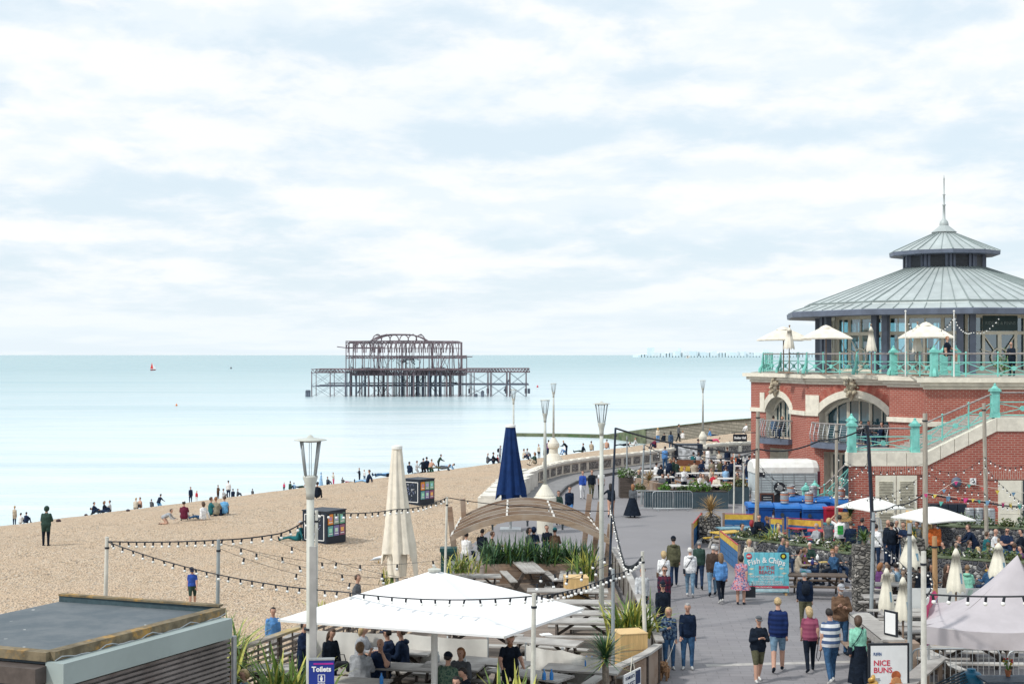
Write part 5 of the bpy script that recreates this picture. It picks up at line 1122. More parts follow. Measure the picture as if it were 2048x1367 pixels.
def lowwall(P,h,wd,label):
 t_=thing('flint_wall',label,'wall',P[0]);q=MB();c=MB()
 for a,b_ in zip(P,P[1:]):
  a=Vector(a);b_=Vector(b_);q.beam(a+Vector((0,0,h/2)),b_+Vector((0,0,h/2)),wd,h);c.beam(a+Vector((0,0,h+.03)),b_+Vector((0,0,h+.03)),wd+.06,.06)
 q.build('wall_body',flint2,t_,world=True);c.build('soil_top',mat('mossy_ledge',(.12,.15,.09),.9,.3,4),t_,world=True)
FW1=[TH(1470,58.4),TH(1560,57),TH(1640,55.5),TH(1712,53.6)];lowwall(FW1,.9,.7,'low flint wall with shrubs behind the fish and chips board')
FW2=[TH(1878,59.6),TH(1960,59.2),TH(2080,58.4)];lowwall(FW2,1.25,.9,'flint wall with plants behind the standing drinkers on the right');FW3=[TH(1862,52),TH(1950,51.2),TH(2070,50.2)];lowwall(FW3,1.05,.7,'nearer flint wall behind the small closed cream parasols')
def bush(p,s,label,cols,n=260,seed=1,leaf=.06,squash=.7,stuffy=False):
 rng=random.Random(seed);q=MB()
 for i in range(n):
  v_=Vector((rng.gauss(0,1),rng.gauss(0,1),rng.gauss(0,1))).normalized()*(rng.random()**.4);lump=1+.28*math.sin(3*v_.x+seed)*math.cos(4*v_.y+seed*2)
  c=Vector((v_.x*s*lump,v_.y*s*.8*lump,s*squash*(v_.z+.85)*lump));a=Vector((rng.gauss(0,1),rng.gauss(0,1),rng.gauss(0,.7))).normalized();b2=a.cross(Vector((rng.gauss(0,1),rng.gauss(0,1),rng.gauss(0,1)))).normalized();l=leaf*rng.uniform(.6,1.3)
  q.add([c-a*l,c+b2*l*.45,c+a*l,c-b2*l*.45],[(0,1,2,3)],rng.randrange(len(cols)))
 return tag(q.build('bush',cols,loc=p),label,'bush')
lf1=mat('shrub_green',(.09,.14,.05),.6,.35,6);lf2=mat('shrub_dark',(.035,.06,.03),.6,.3,6);lf3=mat('shrub_olive',(.16,.17,.07),.6,.3,6);flw=mat('white_blossom',(.75,.74,.70),.7,.05);lf4=mat('bright_leaf',(.10,.24,.03),.5,.3,6);sage=mat('sage_leaf',(.16,.21,.15),.7,.2,6)
def on(P,s):
 L=[(Vector(b_)-Vector(a)).length for a,b_ in zip(P,P[1:])];T=sum(L)*s
 for a,b_,l in zip(P,P[1:],L):
  if T<=l:return Vector(a).lerp(Vector(b_),T/l)
  T-=l
 return Vector(P[-1])
bi=0
for P,h,S_ in((FW1,.9,((.06,.36,(lf1,lf2,flw)),(.2,.32,(lf3,lf2,lf1)),(.34,.34,(lf1,lf2,flw)),(.5,.36,(lf2,lf3,flw,lf1)),(.66,.34,(lf1,flw,lf2)),(.78,.42,(lf1,lf3,flw,flw)),(.92,.38,(lf3,lf1,lf2)))),(FW2,1.25,((.03,.3,(lf1,lf2)),(.27,.5,(sage,sage,lf1)),(.5,.35,(lf1,lf2,flw)),(.68,.35,(lf1,lf3)),(.85,.45,(lf2,lf1,sage)))),(FW3,1.05,((.0,.3,(lf3,lf1)),(.2,.36,(lf1,lf2,lf3)),(.42,.34,(lf2,lf1,flw)),(.6,.42,(lf1,lf3,lf2)),(.8,.36,(lf3,lf1))))):
 nm={7:'the wall behind the fish board',5:''}[len(S_)]or('the far right flint wall' if P is FW2 else 'the nearer right flint wall')
 od=['first','second','third','fourth','fifth','sixth','seventh']
 for i,(s,sz,cols)in enumerate(S_):
  bush(on(P,s)+Vector((0,0,h-.1)),sz,'%s shrub from the left along %s%s'%(od[i],nm,' with white blossom' if flw in cols else ''),list(cols)+([lf1,lf2,lf3]if flw in cols else[]),320,bi,.07)['group']='shrubs on the flint walls';bi+=1
flax(TH(1548,57.2,.85),60,.85,.045,'small pale yucca on the flint wall in front of the blue bins',(leaf_a,leaf_b),.55,1.3,61)
o=spiky(70,.8,.04,71,.3).build('yucca',[leaf_c,leaf_b],loc=TH(1700,60.5,1.55));tag(o,'small palm head behind the man in the white tee by the parasol','plant')
o=spiky(60,.7,.04,72,.3).build('yucca',[leaf_a,leaf_c],loc=TH(1838,59.5,1.5));tag(o,'bushy yucca in front of the right open white parasol','plant')
tb_red=picnic('red topped picnic table in front of the long plank screen',TH(1655,62.0),R(-14),1.7,mat('pink_red_top',(.48,.06,.09),.5,.15,3),greywood,mat('pink_red_top',(.48,.06,.09),.5),'painted picnic tables on the right');
def painted(loc,rz,label,m,s=1.0):
 r=dup(tb_red,loc,rz,label,None,(s,1,1))
 for c in r.children:
  if c.name.startswith(('table_top','bench')):c.data=c.data.copy();c.data.materials[0]=m
 return r
painted(TH(1612,63.2),R(35),'red topped picnic table end-on beside the bald man in brown',mat('pink_red_top',(.48,.06,.09),.5));painted(TH(1528,59.3),R(-5),'yellow topped picnic table where the red haired woman sits',yellow);painted(TH(1473,63),R(10),'pale blue picnic table behind the left plank screen',mat('pale_blue_top',(.18,.34,.42),.5));painted(TH(1455,61.5),R(30),'yellow picnic table at the left end of the plank screens',yellow,.8)
painted(TH(1668,64.5),R(0),'teal picnic table behind the man in the white tee',mat('teal_top',(.03,.2,.24),.5));painted(TH(2040,52.2),R(8),'crimson picnic table with drinks at the right edge',mat('crimson_top',(.30,.03,.07),.5));painted(TH(2016,50.4),R(10),'yellow picnic table at the right edge in front of the man in sunglasses',yellow,.8)
GR='grey picnic tables on the right'
def RT(px,Y,deg,label,s=1.0,w=None):
 r=dup(T0,TH(px,Y),R(deg),label,GR,(s,1,1))
 return r
brown_t=picnic('dark brown picnic table with drinks behind the fish and chips board',TH(1634,49.5),R(-6),2.0,woodmat('dark_brown_wood',(.10,.075,.06),amt=.35),woodmat('dark_brown_wood',(.10,.075,.06)),None,'brown picnic tables on the right')
dup(brown_t,TH(1775,50.2),R(25),'dark brown picnic table half hidden by the tall stone pillar');
RT(1795,45,-4,'grey table behind the two nearest small closed parasols',1.2);RT(1858,42.5,-4,'grey table with white menus left of the purple gazebo',1.5);RT(1790,40.5,-4,'grey table below the nearer pair of closed parasols',1.3);RT(1880,39.5,-4,'grey table just left of the gazebo roof ridge',1.2);RT(1940,44.5,-3,'long grey table with menus under the patterned banner',1.7);RT(1840,36.6,-80,'grey table end-on beside the pink scarf',1.0)
RT(1945,37.4,-3,'grey picnic table seen beneath the gazebo behind the barriers',1.25);RT(1990,39.0,-3,'second grey picnic table beneath the gazebo, nearer the barriers',1.2);RT(1830,42,-4,'grey table behind the pink scarf pole',1.1);RT(1760,47.5,3,'grey table in the shade of the tall stone pillar',1.0)
cn=thing('timber_counter','long grey timber bar counter with sloping sides beside the woman in mint','counter',TH(1750,38));ca,cb2=Vector(TH(1716,40)),Vector(TH(1786,36.2));up=Vector((0,0,1))
q=MB();q.beam(ca+up*1.12,cb2+up*1.12,.62,.06);q.beam(ca+up*1.05+Vector((-.3,-.1,0)),cb2+up*1.05+Vector((-.3,-.1,0)),.04,.2);q.build('counter_top',greywood,cn,world=True)
q=MB();
for s in(.05,.35,.65,.95):p=ca.lerp(cb2,s);q.beam(p+Vector((-.3,0,0)),p+Vector((.0,0,1.05)),.09,.09);q.beam(p+Vector((.3,0,0)),p+Vector((.1,0,1.05)),.09,.09)
q.beam(ca+Vector((-.35,0,.35)),cb2+Vector((-.35,0,.35)),.3,.05);q.box(cb2+Vector((.25,.05,.55)),(.75,.5,1.1));q.build('frame',brownwood,cn,world=True)
mf=thing('menu_frame','black framed menu panel standing on the timber counter','menu',(D(1782,709,36.7).x,36.7,1.16),R(-60));q=MB();q.box((0,0,.32),(.46,.04,.64));q.build('frame',black,mf);q=MB();q.box((0,-.025,.32),(.36,.01,.54));q.build('paper',whiteflat,mf)
nb_=thing('advertising_board','white framed poster board about nice buns with a burger','sign',D(1777,1367,31.9),R(3));nb_.location.z=0;
q=MB();q.box((0,0,1.28),(.93,.06,1.32));q.box((-.3,.1,.4),(.08,.08,.8));q.box((.3,.1,.4),(.08,.08,.8));q.build('frame',black,nb_);q=MB();q.box((0,-.032,1.28),(.83,.012,1.22));q.build('poster',mat('poster_paper',(.74,.76,.77),.5,.03),nb_)
redink=mat('red_ink',(.55,.02,.06),.6);text('NICE',.17,redink,nb_,(-.355,-.042,1.50),align='LEFT',bold=.002);text('BUNS.',.17,redink,nb_,(-.355,-.042,1.34),align='LEFT',bold=.002);text('PUFFIN',.105,mat('blue_ink',(.02,.08,.25),.6),nb_,(-.355,-.042,1.70),align='LEFT',sx=.55)
text('BURGER\nKITCHEN\nTO GO',.035,mat('grey_ink',(.3,.32,.35),.6),nb_,(-.34,-.042,1.12),align='LEFT')
q=MB();q.path([(.16,-.03,.86),(.16,-.05,.86)],[.26,.22],20,0);q.path([(.16,-.04,1.09),(.16,-.055,1.09)],[.12,.10],16,1);q.path([(.16,-.03,1.22),(.16,-.05,1.22)],[.115,.10],16,0);q.path([(.12,-.05,.92),(.12,-.056,.92)],[.05,.03],10,1);q.build('burger_picture',[mat('bun_brown',(.38,.10,.035),.5,.25,8),mat('bun_gold',(.52,.24,.10),.5,.2,8)],nb_)
q=MB();q.lathe([(.30,0),(.34,.1),(.20,.22),(.25,.32),(.15,.42),(.18,.5),(.07,.62),(.085,.72),(.03,.92),(0,1.0)],14);q.lathe([(.22,0),(.1,-.6)],12)
gold=mat('gold_paint',(.50,.30,.08),.35,.2,3,.4);vs=[];ic=thing('ice_cream_model','golden soft ice cream model swirl at the foot of the advertising board','model',(D(1745,709,29.6).x,29.6,0));
q=MB();turns=4.2;n=84;q.path([(.17*(1-i/n)**.8*math.cos(turns*6.283*i/n),.17*(1-i/n)**.8*math.sin(turns*6.283*i/n),1.12+.62*(i/n))for i in range(n)],[.13*(1-.72*i/n)for i in range(n)],8);q.build('swirl',gold,ic,smooth=True);q=MB();q.lathe([(.06,0),(.12,.05),(.24,1.1),(.26,1.14)],14);q.build('cone',mat('cone_wafer',(.36,.2,.08),.7),ic)
fc=thing('fish_and_chips_board','turquoise plank board advertising fish and chips by the beach','sign',G(1533,1190),R(-3));q=MB();bw,bh=1.56,1.38
for i in range(9):q.box((-bw/2+bw*(i+.5)/9,0,.12+bh/2),(bw/9-.012,.04,bh),i%2)
q.build('plank_board',[skyblue_board,mat('turquoise_board_b',(.17,.53,.62),.6,.14,4)],fc);q=MB();q.box((bw/2-.1,.04,.7),(.08,.06,1.4));q.box((-bw/2+.1,.04,.7),(.08,.06,1.4));q.beam((bw/2-.1,.1,1.2),(bw/2-.1,.6,0),.06,.06);q.build('leg',mat('raw_pine',(.55,.36,.16),.7),fc);q=MB();q.box((0,-.026,.30),(bw-.02,.012,.085));q.build('red_band',mat('band_red',(.50,.05,.09),.5),fc)
q=MB();q.box((0,-.026,.19),(bw-.06,.01,.09));q.build('bottom_strip',mat('strip_pale',(.45,.62,.66),.5),fc)
wd=dict(F=.58,i=.27,s=.52,h=.57,C=.68,p=.58);wd['&']=.70;wd[' ']=.34;L_='Fish & Chips';tot=sum(wd[c]for c in L_);u=0
for c in L_:
 xx=(u+wd[c]/2)/tot*2-1;u+=wd[c]
 if c!=' ':o=text(c,.27,whiteflat,fc,(xx*.66,-.03,1.235-.13*xx*xx),bold=.006,sx=.95);o.rotation_euler=(R(90),R(20*xx),0)
text('BY THE',.17,mat('sign_red',(.50,.04,.06),.5),fc,(0,-.03,.97));text('BEACH',.17,mat('sign_red',(.50,.04,.06),.5),fc,(0,-.03,.81))
for i,s in enumerate(('OUR CHIPS ARE FRESHLY CUT DAILY','ON THE PREMISES.','ALL OUR FISH IS LINE CAUGHT &','SUPPLIED FROM LOCAL BUSINESSES')):text(s,.088,whiteflat,fc,(0,-.03,.66-i*.088),sx=.80,bold=.0)
text('enjoy it by the seafront',.06,whiteflat,fc,(-.1,-.036,.30))
q=MB();q.path([(-.61,-.02,1.37),(-.61,-.034,1.37)],.10,16);o=q.build('red_badge',mat('sign_red',(.50,.04,.06),.5),fc);q=MB();q.path([(.58,-.02,1.38),(.58,-.034,1.38)],.11,16);q.build('black_badge',black,fc);q=MB();q.path([(.58,-.034,1.38),(.58,-.04,1.38)],.06,12);q.build('yellow_disc',mat('badge_yellow',(.6,.55,.05),.5),fc);text('BEST',.07,whiteflat,fc,(-.61,-.038,1.37),bold=.003)
q=MB()
for x,z in((-.52,.93),(.52,.95),(.6,.78),(-.55,.75)):q.add([(x-.1,-.026,z),(x,-.03,z+.04),(x+.1,-.026,z+.01),(x,-.026,z-.035)],[(0,1,2,3)])
q.build('gull_drawing',mat('cream_print',(.75,.72,.55),.6),fc)
gz=thing('gazebo','pale purple pop-up gazebo with a drooping roof in the right corner','gazebo',(10.6,32.8,0));gm=mat('lilac_grey_canvas',(.45,.425,.45),.8,.07,1.5,spec=.15)
ga=Vector((D(1847,709,31.4).x,31.4,2.42));gbv=ga+Vector((2.95,-.55,0));gd=ga+Vector((.98,2.95,0));gc=gbv+gd-ga;gp=(ga+gc)/2;gp.z=HC-(1113-709)*gp.y/F+.05;gp.x=D(2035,709,gp.y).x
q=MB();Kc=[ga,gbv,gc,gd]
for i in range(4):
 a,b_=Kc[i],Kc[(i+1)%4];n=10;vs=[]
 for j in range(n+1):
  for k in range(n+1):
   s=j/n;e=a.lerp(b_,k/n);p=gp.lerp(e,s);w=math.sin(math.pi*k/n);p.z+=(gp.z-ga.z)*(-.30*math.sin(math.pi*s)*(.9-.35*w))-.10*w*s*s+.014*math.sin(k*2.3+j)*s;vs.append(p)
 q.add(vs,[(j*(n+1)+k,j*(n+1)+k+1,(j+1)*(n+1)+k+1,(j+1)*(n+1)+k)for j in range(n)for k in range(n)])
 vs=[];out=((a+b_)/2-gp);out.z=0;out.normalize()
 for k in range(21):
  e=a.lerp(b_,k/20);e.z-=.10*math.sin(math.pi*k/20);vs+=[e,e+Vector((0,0,-.18))+out*(.03*math.sin(k*1.3)),e+Vector((0,0,-.38))+out*(.04*math.sin(k*.9+1))]
 q.add(vs,[(3*k+r_,3*k+3+r_,3*k+4+r_,3*k+1+r_)for k in range(20)for r_ in range(2)])
q.build('canopy',gm,gz,world=True,smooth=True)
for e in Kc:q=MB();q.box((e.x,e.y,1.15),(.05,.05,2.3));q.box((e.x,e.y,.03),(.16,.16,.06));q.build('leg',steel,gz,world=True)
bn_=thing('banner','pale banner with faint orange and green shapes behind the gazebo','banner',TH(1960,43));q=MB();q.box((0,0,.95),(4.4,.03,.8));q.build('banner_cloth',mat('banner_pale',(.62,.64,.64),.7,.06,1),bn_);q=MB()
for x,m_,tt_ in((.2,0,.35),(.75,1,.1),(1.0,2,.1),(-.55,1,.2)):q.add([(x,-.02,.6),(x+.14,-.02,.6),(x+.14+tt_,-.02,1.3),(x+tt_,-.02,1.3)],[(0,1,2,3)],m_)
q.build('printed_shape',[mat('print_orange',(.62,.40,.18),.7),mat('print_green',(.40,.52,.46),.7),mat('print_red',(.55,.30,.28),.7)],bn_)
def barrier():
 t_=thing('crowd_barrier','x','barrier',(0,0,0));q=MB();w,h=1.1,1.05;q.path([(-w,0,.12),(-w,0,h-.15),(-w+.05,0,h-.05),(-w+.15,0,h),(w-.15,0,h),(w-.05,0,h-.05),(w,0,h-.15),(w,0,.12),(-w,0,.12)],.024,6);q.build('frame',steel,t_,smooth=True);q=MB()
 for i in range(15):q.tube((-w+2*w*(i+1)/16,0,.12),(-w+2*w*(i+1)/16,0,h),.009,n=4)
 q.build('bar',steel,t_);q=MB();q.box((-w+.3,0,.02),(.05,.6,.03));q.box((w-.3,0,.02),(.05,.6,.03));q.box((-w+.3,0,.08),(.04,.04,.1));q.box((w-.3,0,.08),(.04,.04,.1));q.build('foot',steel,t_);return t_
ba=barrier();ba.location=TH(1912,35.6);tag(ba,'grey steel crowd barrier left under the gazebo front edge',None,'steel crowd barriers')
dup(ba,TH(2103,35.4),R(2),'grey steel crowd barrier at the right edge with a dark plate');dup(ba,TH(1306,76.9),R(-5),'crowd barrier leaning before the left half of the dark planters');dup(ba,TH(1345,76.7),R(7),'crowd barrier before the dark planters right of its neighbour')
gt_=painted(TH(2042,33.6,.0),R(2),'dark blue-grey slatted picnic table with a flower pot at the right bottom corner',mat('slate_blue_wood',(.06,.09,.13),.6,.25,4),1.1)
fp=thing('flower_pot','small pot of red and yellow flowers on the slate blue table','plant pot',(D(2016,709,33.8).x,33.8,.77));q=MB();q.lathe([(.05,0),(.08,.14),(.085,.15),(0,.14)],10);q.build('pot',mat('terracotta',(.4,.16,.08),.8),fp);q=MB();rng=random.Random(4)
for i in range(14):a=rng.uniform(0,6.3);q.tube((0,0,.12),(.1*math.cos(a),.1*math.sin(a),.25+rng.random()*.15),.006,n=4,m=0);q.ball((.1*math.cos(a),.1*math.sin(a),.27+rng.random()*.15),.028,6,4,rng.choice((0,1,2)))
q.build('flowers',[lf4,red,yellow],fp)
bq=thing('blue_water_butt','squat blue plastic container standing by the gazebo legs','container',TH(1943,34.2));q=MB();q.lathe([(.18,0),(.21,.05),(.21,.28),(.2,.3),(.21,.32),(.21,.62),(.16,.7),(.08,.72),(.08,.78),(0,.78)],14);q.build('drum',mat('blue_plastic',(.015,.16,.30),.4),bq,smooth=True);q=MB();q.lathe([(.215,.2),(.22,.21),(.22,.23),(.215,.24)],14,caps=False);q.build('hoop',mat('blue_plastic_dark',(.01,.09,.2),.4),bq);bq.scale=(1.3,1.3,1.1)
fr=thing('folded_rack','dark folded metal rack lying beside the blue container','rack',TH(1895,34.0));q=MB()
for i in range(5):q.beam((-.35,-.1+i*.06,.25+.05*i),(.45,-.1+i*.06,.62+.05*i),.03,.03)
q.box((-.1,0,.22),(.9,.45,.16));q.build('rack_frame',mat('dark_blue_rack',(.02,.05,.08),.5),fr)
lc=thing('plank_bench','long weathered plank counter running to the frame bottom right of the burger poster','bench',TH(1830,33));a,b_=Vector(TH(1806,31.6)),Vector(TH(1874,34.6));q=MB();q.beam(a+up*1.02,b_+up*1.02,.42,.05);q.build('top',greywood,lc,world=True);q=MB();q.beam(a+up*.92,b_+up*.92,.05,.2)
for s in(.15,.5,.9):p=a.lerp(b_,s);q.box((p.x+.15,p.y,.5),(.09,.09,1.0))
q.build('frame',brownwood,lc,world=True)
sf=thing('striped_scarf','pink and violet striped scarf tied between two poles beside the gazebo','scarf',(D(1857,709,33).x,33,2));q=MB();vs=[];n=8
pA,pB=D(1846,1187,32.6),D(1872,1180,34.5)
for i in range(n+1):
 for j in range(9):
  u,v_=i/n,j/8;top=pA.lerp(pB,u);top.z-=.0;L=.35+.7*(1-u)**1.2 if u>.5 else .75+.1*u;p=top+Vector((.05*math.sin(6*u+3*v_),.05*math.cos(9*v_),-L*v_-.25*math.sin(math.pi*u)*v_-.35*(1-u)*1));vs.append(p)
q.add(vs,[(i*9+j,i*9+j+1,i*9+j+10,i*9+j+9)for i in range(n)for j in range(8)],0);q.m=[j%8 for i in range(n)for j in range(8)];hot=mat('scarf_pink',(.55,.05,.16),.8);vio=mat('scarf_violet',(.30,.08,.34),.8);pale=mat('scarf_pale',(.40,.42,.55),.8);
q.build('scarf_cloth',[hot,hot,mat('scarf_rose',(.62,.14,.2),.8),pale,vio,pale,vio,mat('scarf_magenta',(.42,.08,.3),.8)],sf,world=True,smooth=True)
CG='small closed cream parasols in the beer garden'
for px,yt,yb_,Y,r,lb in((1773,1133,1216,40.5,.21,'small closed cream parasol with a blue mark, left of the nearest pair'),(1806,1151,1237,39,.225,'small closed cream parasol in front, right of the nearest pair'),(1822,1067,1130,48,.36,'small closed cream parasol in front of the rough stone pillar'),(1912,1094,1180,42.5,.25,'small closed cream parasol in front of the patterned banner'),(1997,1084,1150,45,.28,'small closed cream parasol above the gazebo roof at the right')):
 zt,zb_3=HC-(yt-709)*Y/F,HC-(yb_-709)*Y/F;t_=closed_small(TH(px,Y),zb_3,zt,r,lb,CG,m=mat('ivory_canvas',(.74,.71,.60),.85,.08,3));q=MB();q.box((r*.15,-r*.80,zb_3+(zt-zb_3)*.3),(r*.35,.03,(zt-zb_3)*.24),0,0,R(-9));t_.rotation_euler.z=.2;q.build('printed_mark',mat('parasol_print',(.16,.28,.36),.7),t_)
parasol(60.5,1742,994,1014,48,'open white parasol in front of the louvred doors',whitepaint,0,False,'open white parasols in the beer garden',R(30));parasol(57.5,1866,1013,1036,58,'open white parasol over the man in orange',whitepaint,0,False,'open white parasols in the beer garden',R(25))
# far seating terrace
pb_m=mat('slate_planter',(.045,.075,.095),.6,.2,2)
for(a,b_,Y,h),lb in zip(((1288,1345,78.5,.85),(1347,1455,78,.9),(1455,1497,80.5,.95)),('left dark slate planter behind the leaning crowd barriers','long middle dark slate planter with the bright bushes','right dark slate planter beside the horse trailer')):
 x0,x1=D(a,709,Y).x,D(b_,709,Y).x;far=thing('slate_planter',lb,'planter',((x0+x1)/2,Y,0),0,'slate planters before the far seating');q=MB();q.box((0,0,h/2),(x1-x0-.05,.8,h));q.build('trough',pb_m,far);q=MB();q.box((0,0,h+.02),(x1-x0-.15,.7,.04));q.build('soil',mat('dark_soil',(.04,.033,.028),.95),far)
tpl=thing('tall_planter','tall dark timber planter with green plants at the left end of the far seating','planter',TH(1252,84));q=MB();x0=D(1252,709,84).x;q.box((x0,84,.6),(.8,1.2,1.2));q.build('trough',darkwood,tpl,world=True);q=MB();q.beam((x0+.6,83.2,.95),(x0+1.6,79.5,.95),.25,.5);q.build('side_board',brownwood,tpl,world=True)
for px,Y,z,s,cols,lb in((1248,83.6,1.15,.5,(lf4,lf1),'bright green plant spilling from the tall dark planter'),(1262,83.4,1.2,.4,(lf1,flw,lf2),'white flowering plant beside the tall dark planter'),(1330,78.3,.85,.36,(lf4,lf1,lf4),'bright green bush in the left slate planter'),(1387,78,.88,.45,(lf4,lf4,lf1),'largest bright green bush in the middle of the slate planters'),(1411,78,.88,.36,(lf4,lf1),'bright green bush right of the largest one in the slate planters'),(1365,78,.85,.28,(lf1,lf2),'dark green bush between the barriers and the bright bushes'),(1452,79,.85,.34,(lf3,lf4),'olive bush near the corner of the slate planters'),(1480,80.4,.9,.42,(lf2,lf1,lf3),'dark shrub at the right end of the slate planters'),(1280,79.5,.75,.36,(lf1,lf3),'low shrub behind the leaning crowd barrier')):bush(TH(px,Y,z),s,lb,list(cols),260,int(px),.08)['group']='plants of the far seating'
o=spiky(90,.9,.05,81,.2).build('yucca',[leaf_d,leaf_a],loc=TH(1298,79.2,1.4));tag(o,'dry yellowish yucca behind the leaning crowd barrier','plant')
bush((*at_(2008,74.6),TZ),.62,'green bush in front of the doors on the upper terrace',[lf4,lf1,mat('teal_leaf',(.02,.16,.09),.5)],300,5,.07,1.1)
FT='white topped tables of the far seating'
def cafe(label,loc,L=2.4):
 t_=thing('cafe_table',label,'table',loc,0,FT);q=MB();q.box((0,0,.75),(L,.75,.05));q.build('table_top',mat('pale_table_top',(.70,.70,.68),.5,.08,3),t_)
 for x in(-L*.4,L*.4):q=MB();q.box((x,0,.37),(.07,.6,.74));q.build('leg',darkwood,t_)
 q=MB();q.box((0,-.62,.45),(L,.28,.05));q.box((0,.62,.45),(L,.28,.05));q.build('bench',brownwood,t_);return t_
c0=cafe('white topped table at the left front of the far seating',TH(1322,83.5),2.4)
for px,Y,L,lb in((1382,83,1.0,'white topped table in front of the woman in the white blouse'),(1306,89,1.1,'white topped table at the left, second row'),(1300,94,1.3,'white topped table at the left, third row'),(1415,92,1.7,'long white topped table in the middle row of the far seating'),(1372,97,1.1,'white topped table behind the man in beige'),(1470,103,1.6,'long white topped table at the back right near the wall'),(1480,88,1.2,'white topped table by the brown chairs on the right'),(1440,98,1.2,'white topped table in the fourth row on the right'),(1455,83.5,.9,'white topped table right of the man in the black vest')):dup(c0,TH(px,Y),R(random.uniform(-6,6)),lb,FT,(L,1,1))
q=MB();q.box((0,0,.6),(2.2,.12,.8));tag(q.build('timber_screen',woodmat('red_brown_timber',(.20,.085,.05),amt=.25),loc=TH(1372,100)),'red-brown timber screen at the back of the far seating','screen')
q=MB();q.box((0,0,1.2),(.62,.08,.3));q.box((0,0,.55),(.06,.06,1.1));tag(q.build('yellow_sign',yellow,loc=TH(1370,90)),'yellow sign panel above the tables beside the man in beige','sign')
bs=thing('beach_mural_box','black box with a white painted panel by the far wall','kiosk',TH(1376,112));q=MB();q.box((0,0,.7),(2.2,1.2,1.4));q.build('box_body',mat('box_black',(.012,.022,.04),.5),bs);q=MB();q.box((-.1,-.62,.75),(1.5,.03,1.1));q.build('mural',mat('mural_white',(.5,.52,.54),.7,.5,3),bs)
ch0=thing('brown_chair','brown wicker chair beside the right white table of the far seating','chair',TH(1460,84),R(20),'brown chairs of the far seating');wk=mat('wicker',(.32,.17,.09),.8,.3,9);q=MB();q.box((0,0,.45),(.48,.46,.06));q.build('seat',wk,ch0);q=MB();q.path([(-.24,-.1,.7),(-.24,.24,.82),(0,.3,.86),(.24,.24,.82),(.24,-.1,.7)],.035,6);q.box((0,.25,.66),(.44,.04,.36));q.build('backrest',wk,ch0)
for x in(-.2,.2):
 for y in(-.2,.2):q=MB();q.tube((x,y,.44),(x,y,0),.02);q.build('leg',wk,ch0)
for px,Y,rz,lb in((1475,82.8,60,'brown wicker chair in front of the slate planter corner'),(1492,84,150,'brown wicker chair nearest the horse trailer'),(1482,86.5,200,'brown wicker chair behind the right white table'),(1360,85.5,90,'brown wicker chair left of the woman in the white blouse'),(1386,86,250,'brown wicker chair right of the woman in the white blouse')):dup(ch0,TH(px,Y),R(rz),lb)
# people: one skin grown round a posed skeleton, coloured by what covers each limb
COL=dict(blk=(.009,.015,.027),nav=(.012,.025,.062),dnv=(.008,.018,.044),gry=(.34,.36,.39),lgr=(.50,.52,.54),dgr=(.10,.11,.125),wht=(.74,.75,.76),crm=(.60,.55,.46),bei=(.42,.36,.28),brn=(.14,.085,.055),dbr=(.06,.042,.035),olv=(.10,.10,.06),grn=(.03,.11,.08),dgn=(.03,.06,.05),teal=(.02,.13,.15),red=(.45,.03,.05),mar=(.13,.02,.045),pnk=(.60,.10,.20),rose=(.36,.11,.17),blu=(.10,.26,.55),lbl=(.28,.48,.72),dnm=(.04,.10,.20),ldn=(.16,.26,.36),dkd=(.018,.036,.08),org=(.62,.15,.04),yel=(.60,.44,.06),mint=(.24,.55,.42),pur=(.13,.05,.16),kha=(.27,.25,.19),skn=(.52,.32,.24),tan=(.40,.23,.16),shw=(.55,.55,.54),rbl=(.03,.08,.36),sky=(.16,.42,.72))
HAIR=dict(bld=(.46,.34,.18),gin=(.26,.12,.05),bro=(.075,.045,.03),drk=(.018,.015,.016),gry=(.30,.30,.30),wht=(.62,.61,.59),rdh=(.26,.02,.03),lbr=(.18,.11,.06))
skinm=mat('skin',(.52,.31,.23),.6,.08,5,spec=.3);skin2=mat('skin_tanned',(.36,.20,.13),.6,.08,5,spec=.3)
eyem=mat('eye_dark',(.02,.015,.015),.3);lipm=mat('lips',(.36,.13,.12),.5);lens=mat('sunglass_lens',(.01,.01,.014),.15)
def stripes(name,a,b_,sc_,axis='Z'):
 if name in MATS:return MATS[name]
 m,t,b=pr(name,a,.85,0,.15);w=N(t,'ShaderNodeTexWave',wave_type='BANDS',bands_direction=axis,i_Scale=sc_);t.links.new(ocoord(t),w.inputs[0])
 t.links.new(mixc(t,sstep(t,w.outputs[1],.45,.55),a,b_),b.inputs['Base Color']);MATS[name]=m;return m
def plaid(name,a,b_,sc_):
 if name in MATS:return MATS[name]
 m,t,b=pr(name,a,.85,0,.15);o=[]
 for ax in('X','Z'):w=N(t,'ShaderNodeTexWave',wave_type='BANDS',bands_direction=ax,i_Scale=sc_);t.links.new(ocoord(t),w.inputs[0]);o.append(sstep(t,w.outputs[1],.55,.7))
 t.links.new(mixc(t,mth(t,'MULTIPLY',mth(t,'ADD',o[0],o[1]),.5),a,b_),b.inputs['Base Color']);MATS[name]=m;return m
def floral(name,cols,sc_):
 if name in MATS:return MATS[name]
 m,t,b=pr(name,cols[0],.85,0,.15);a=N(t,'ShaderNodeTexVoronoi',i_Scale=sc_);t.links.new(ocoord(t),a.inputs[0]);s=N(t,'ShaderNodeSeparateColor');t.links.new(a.outputs['Color'],s.inputs[0])
 t.links.new(mixc(t,sstep(t,s.outputs[1],.6,.62),mixc(t,sstep(t,s.outputs[0],.48,.52),cols[0],cols[1]),cols[2]),b.inputs['Base Color']);MATS[name]=m;return m
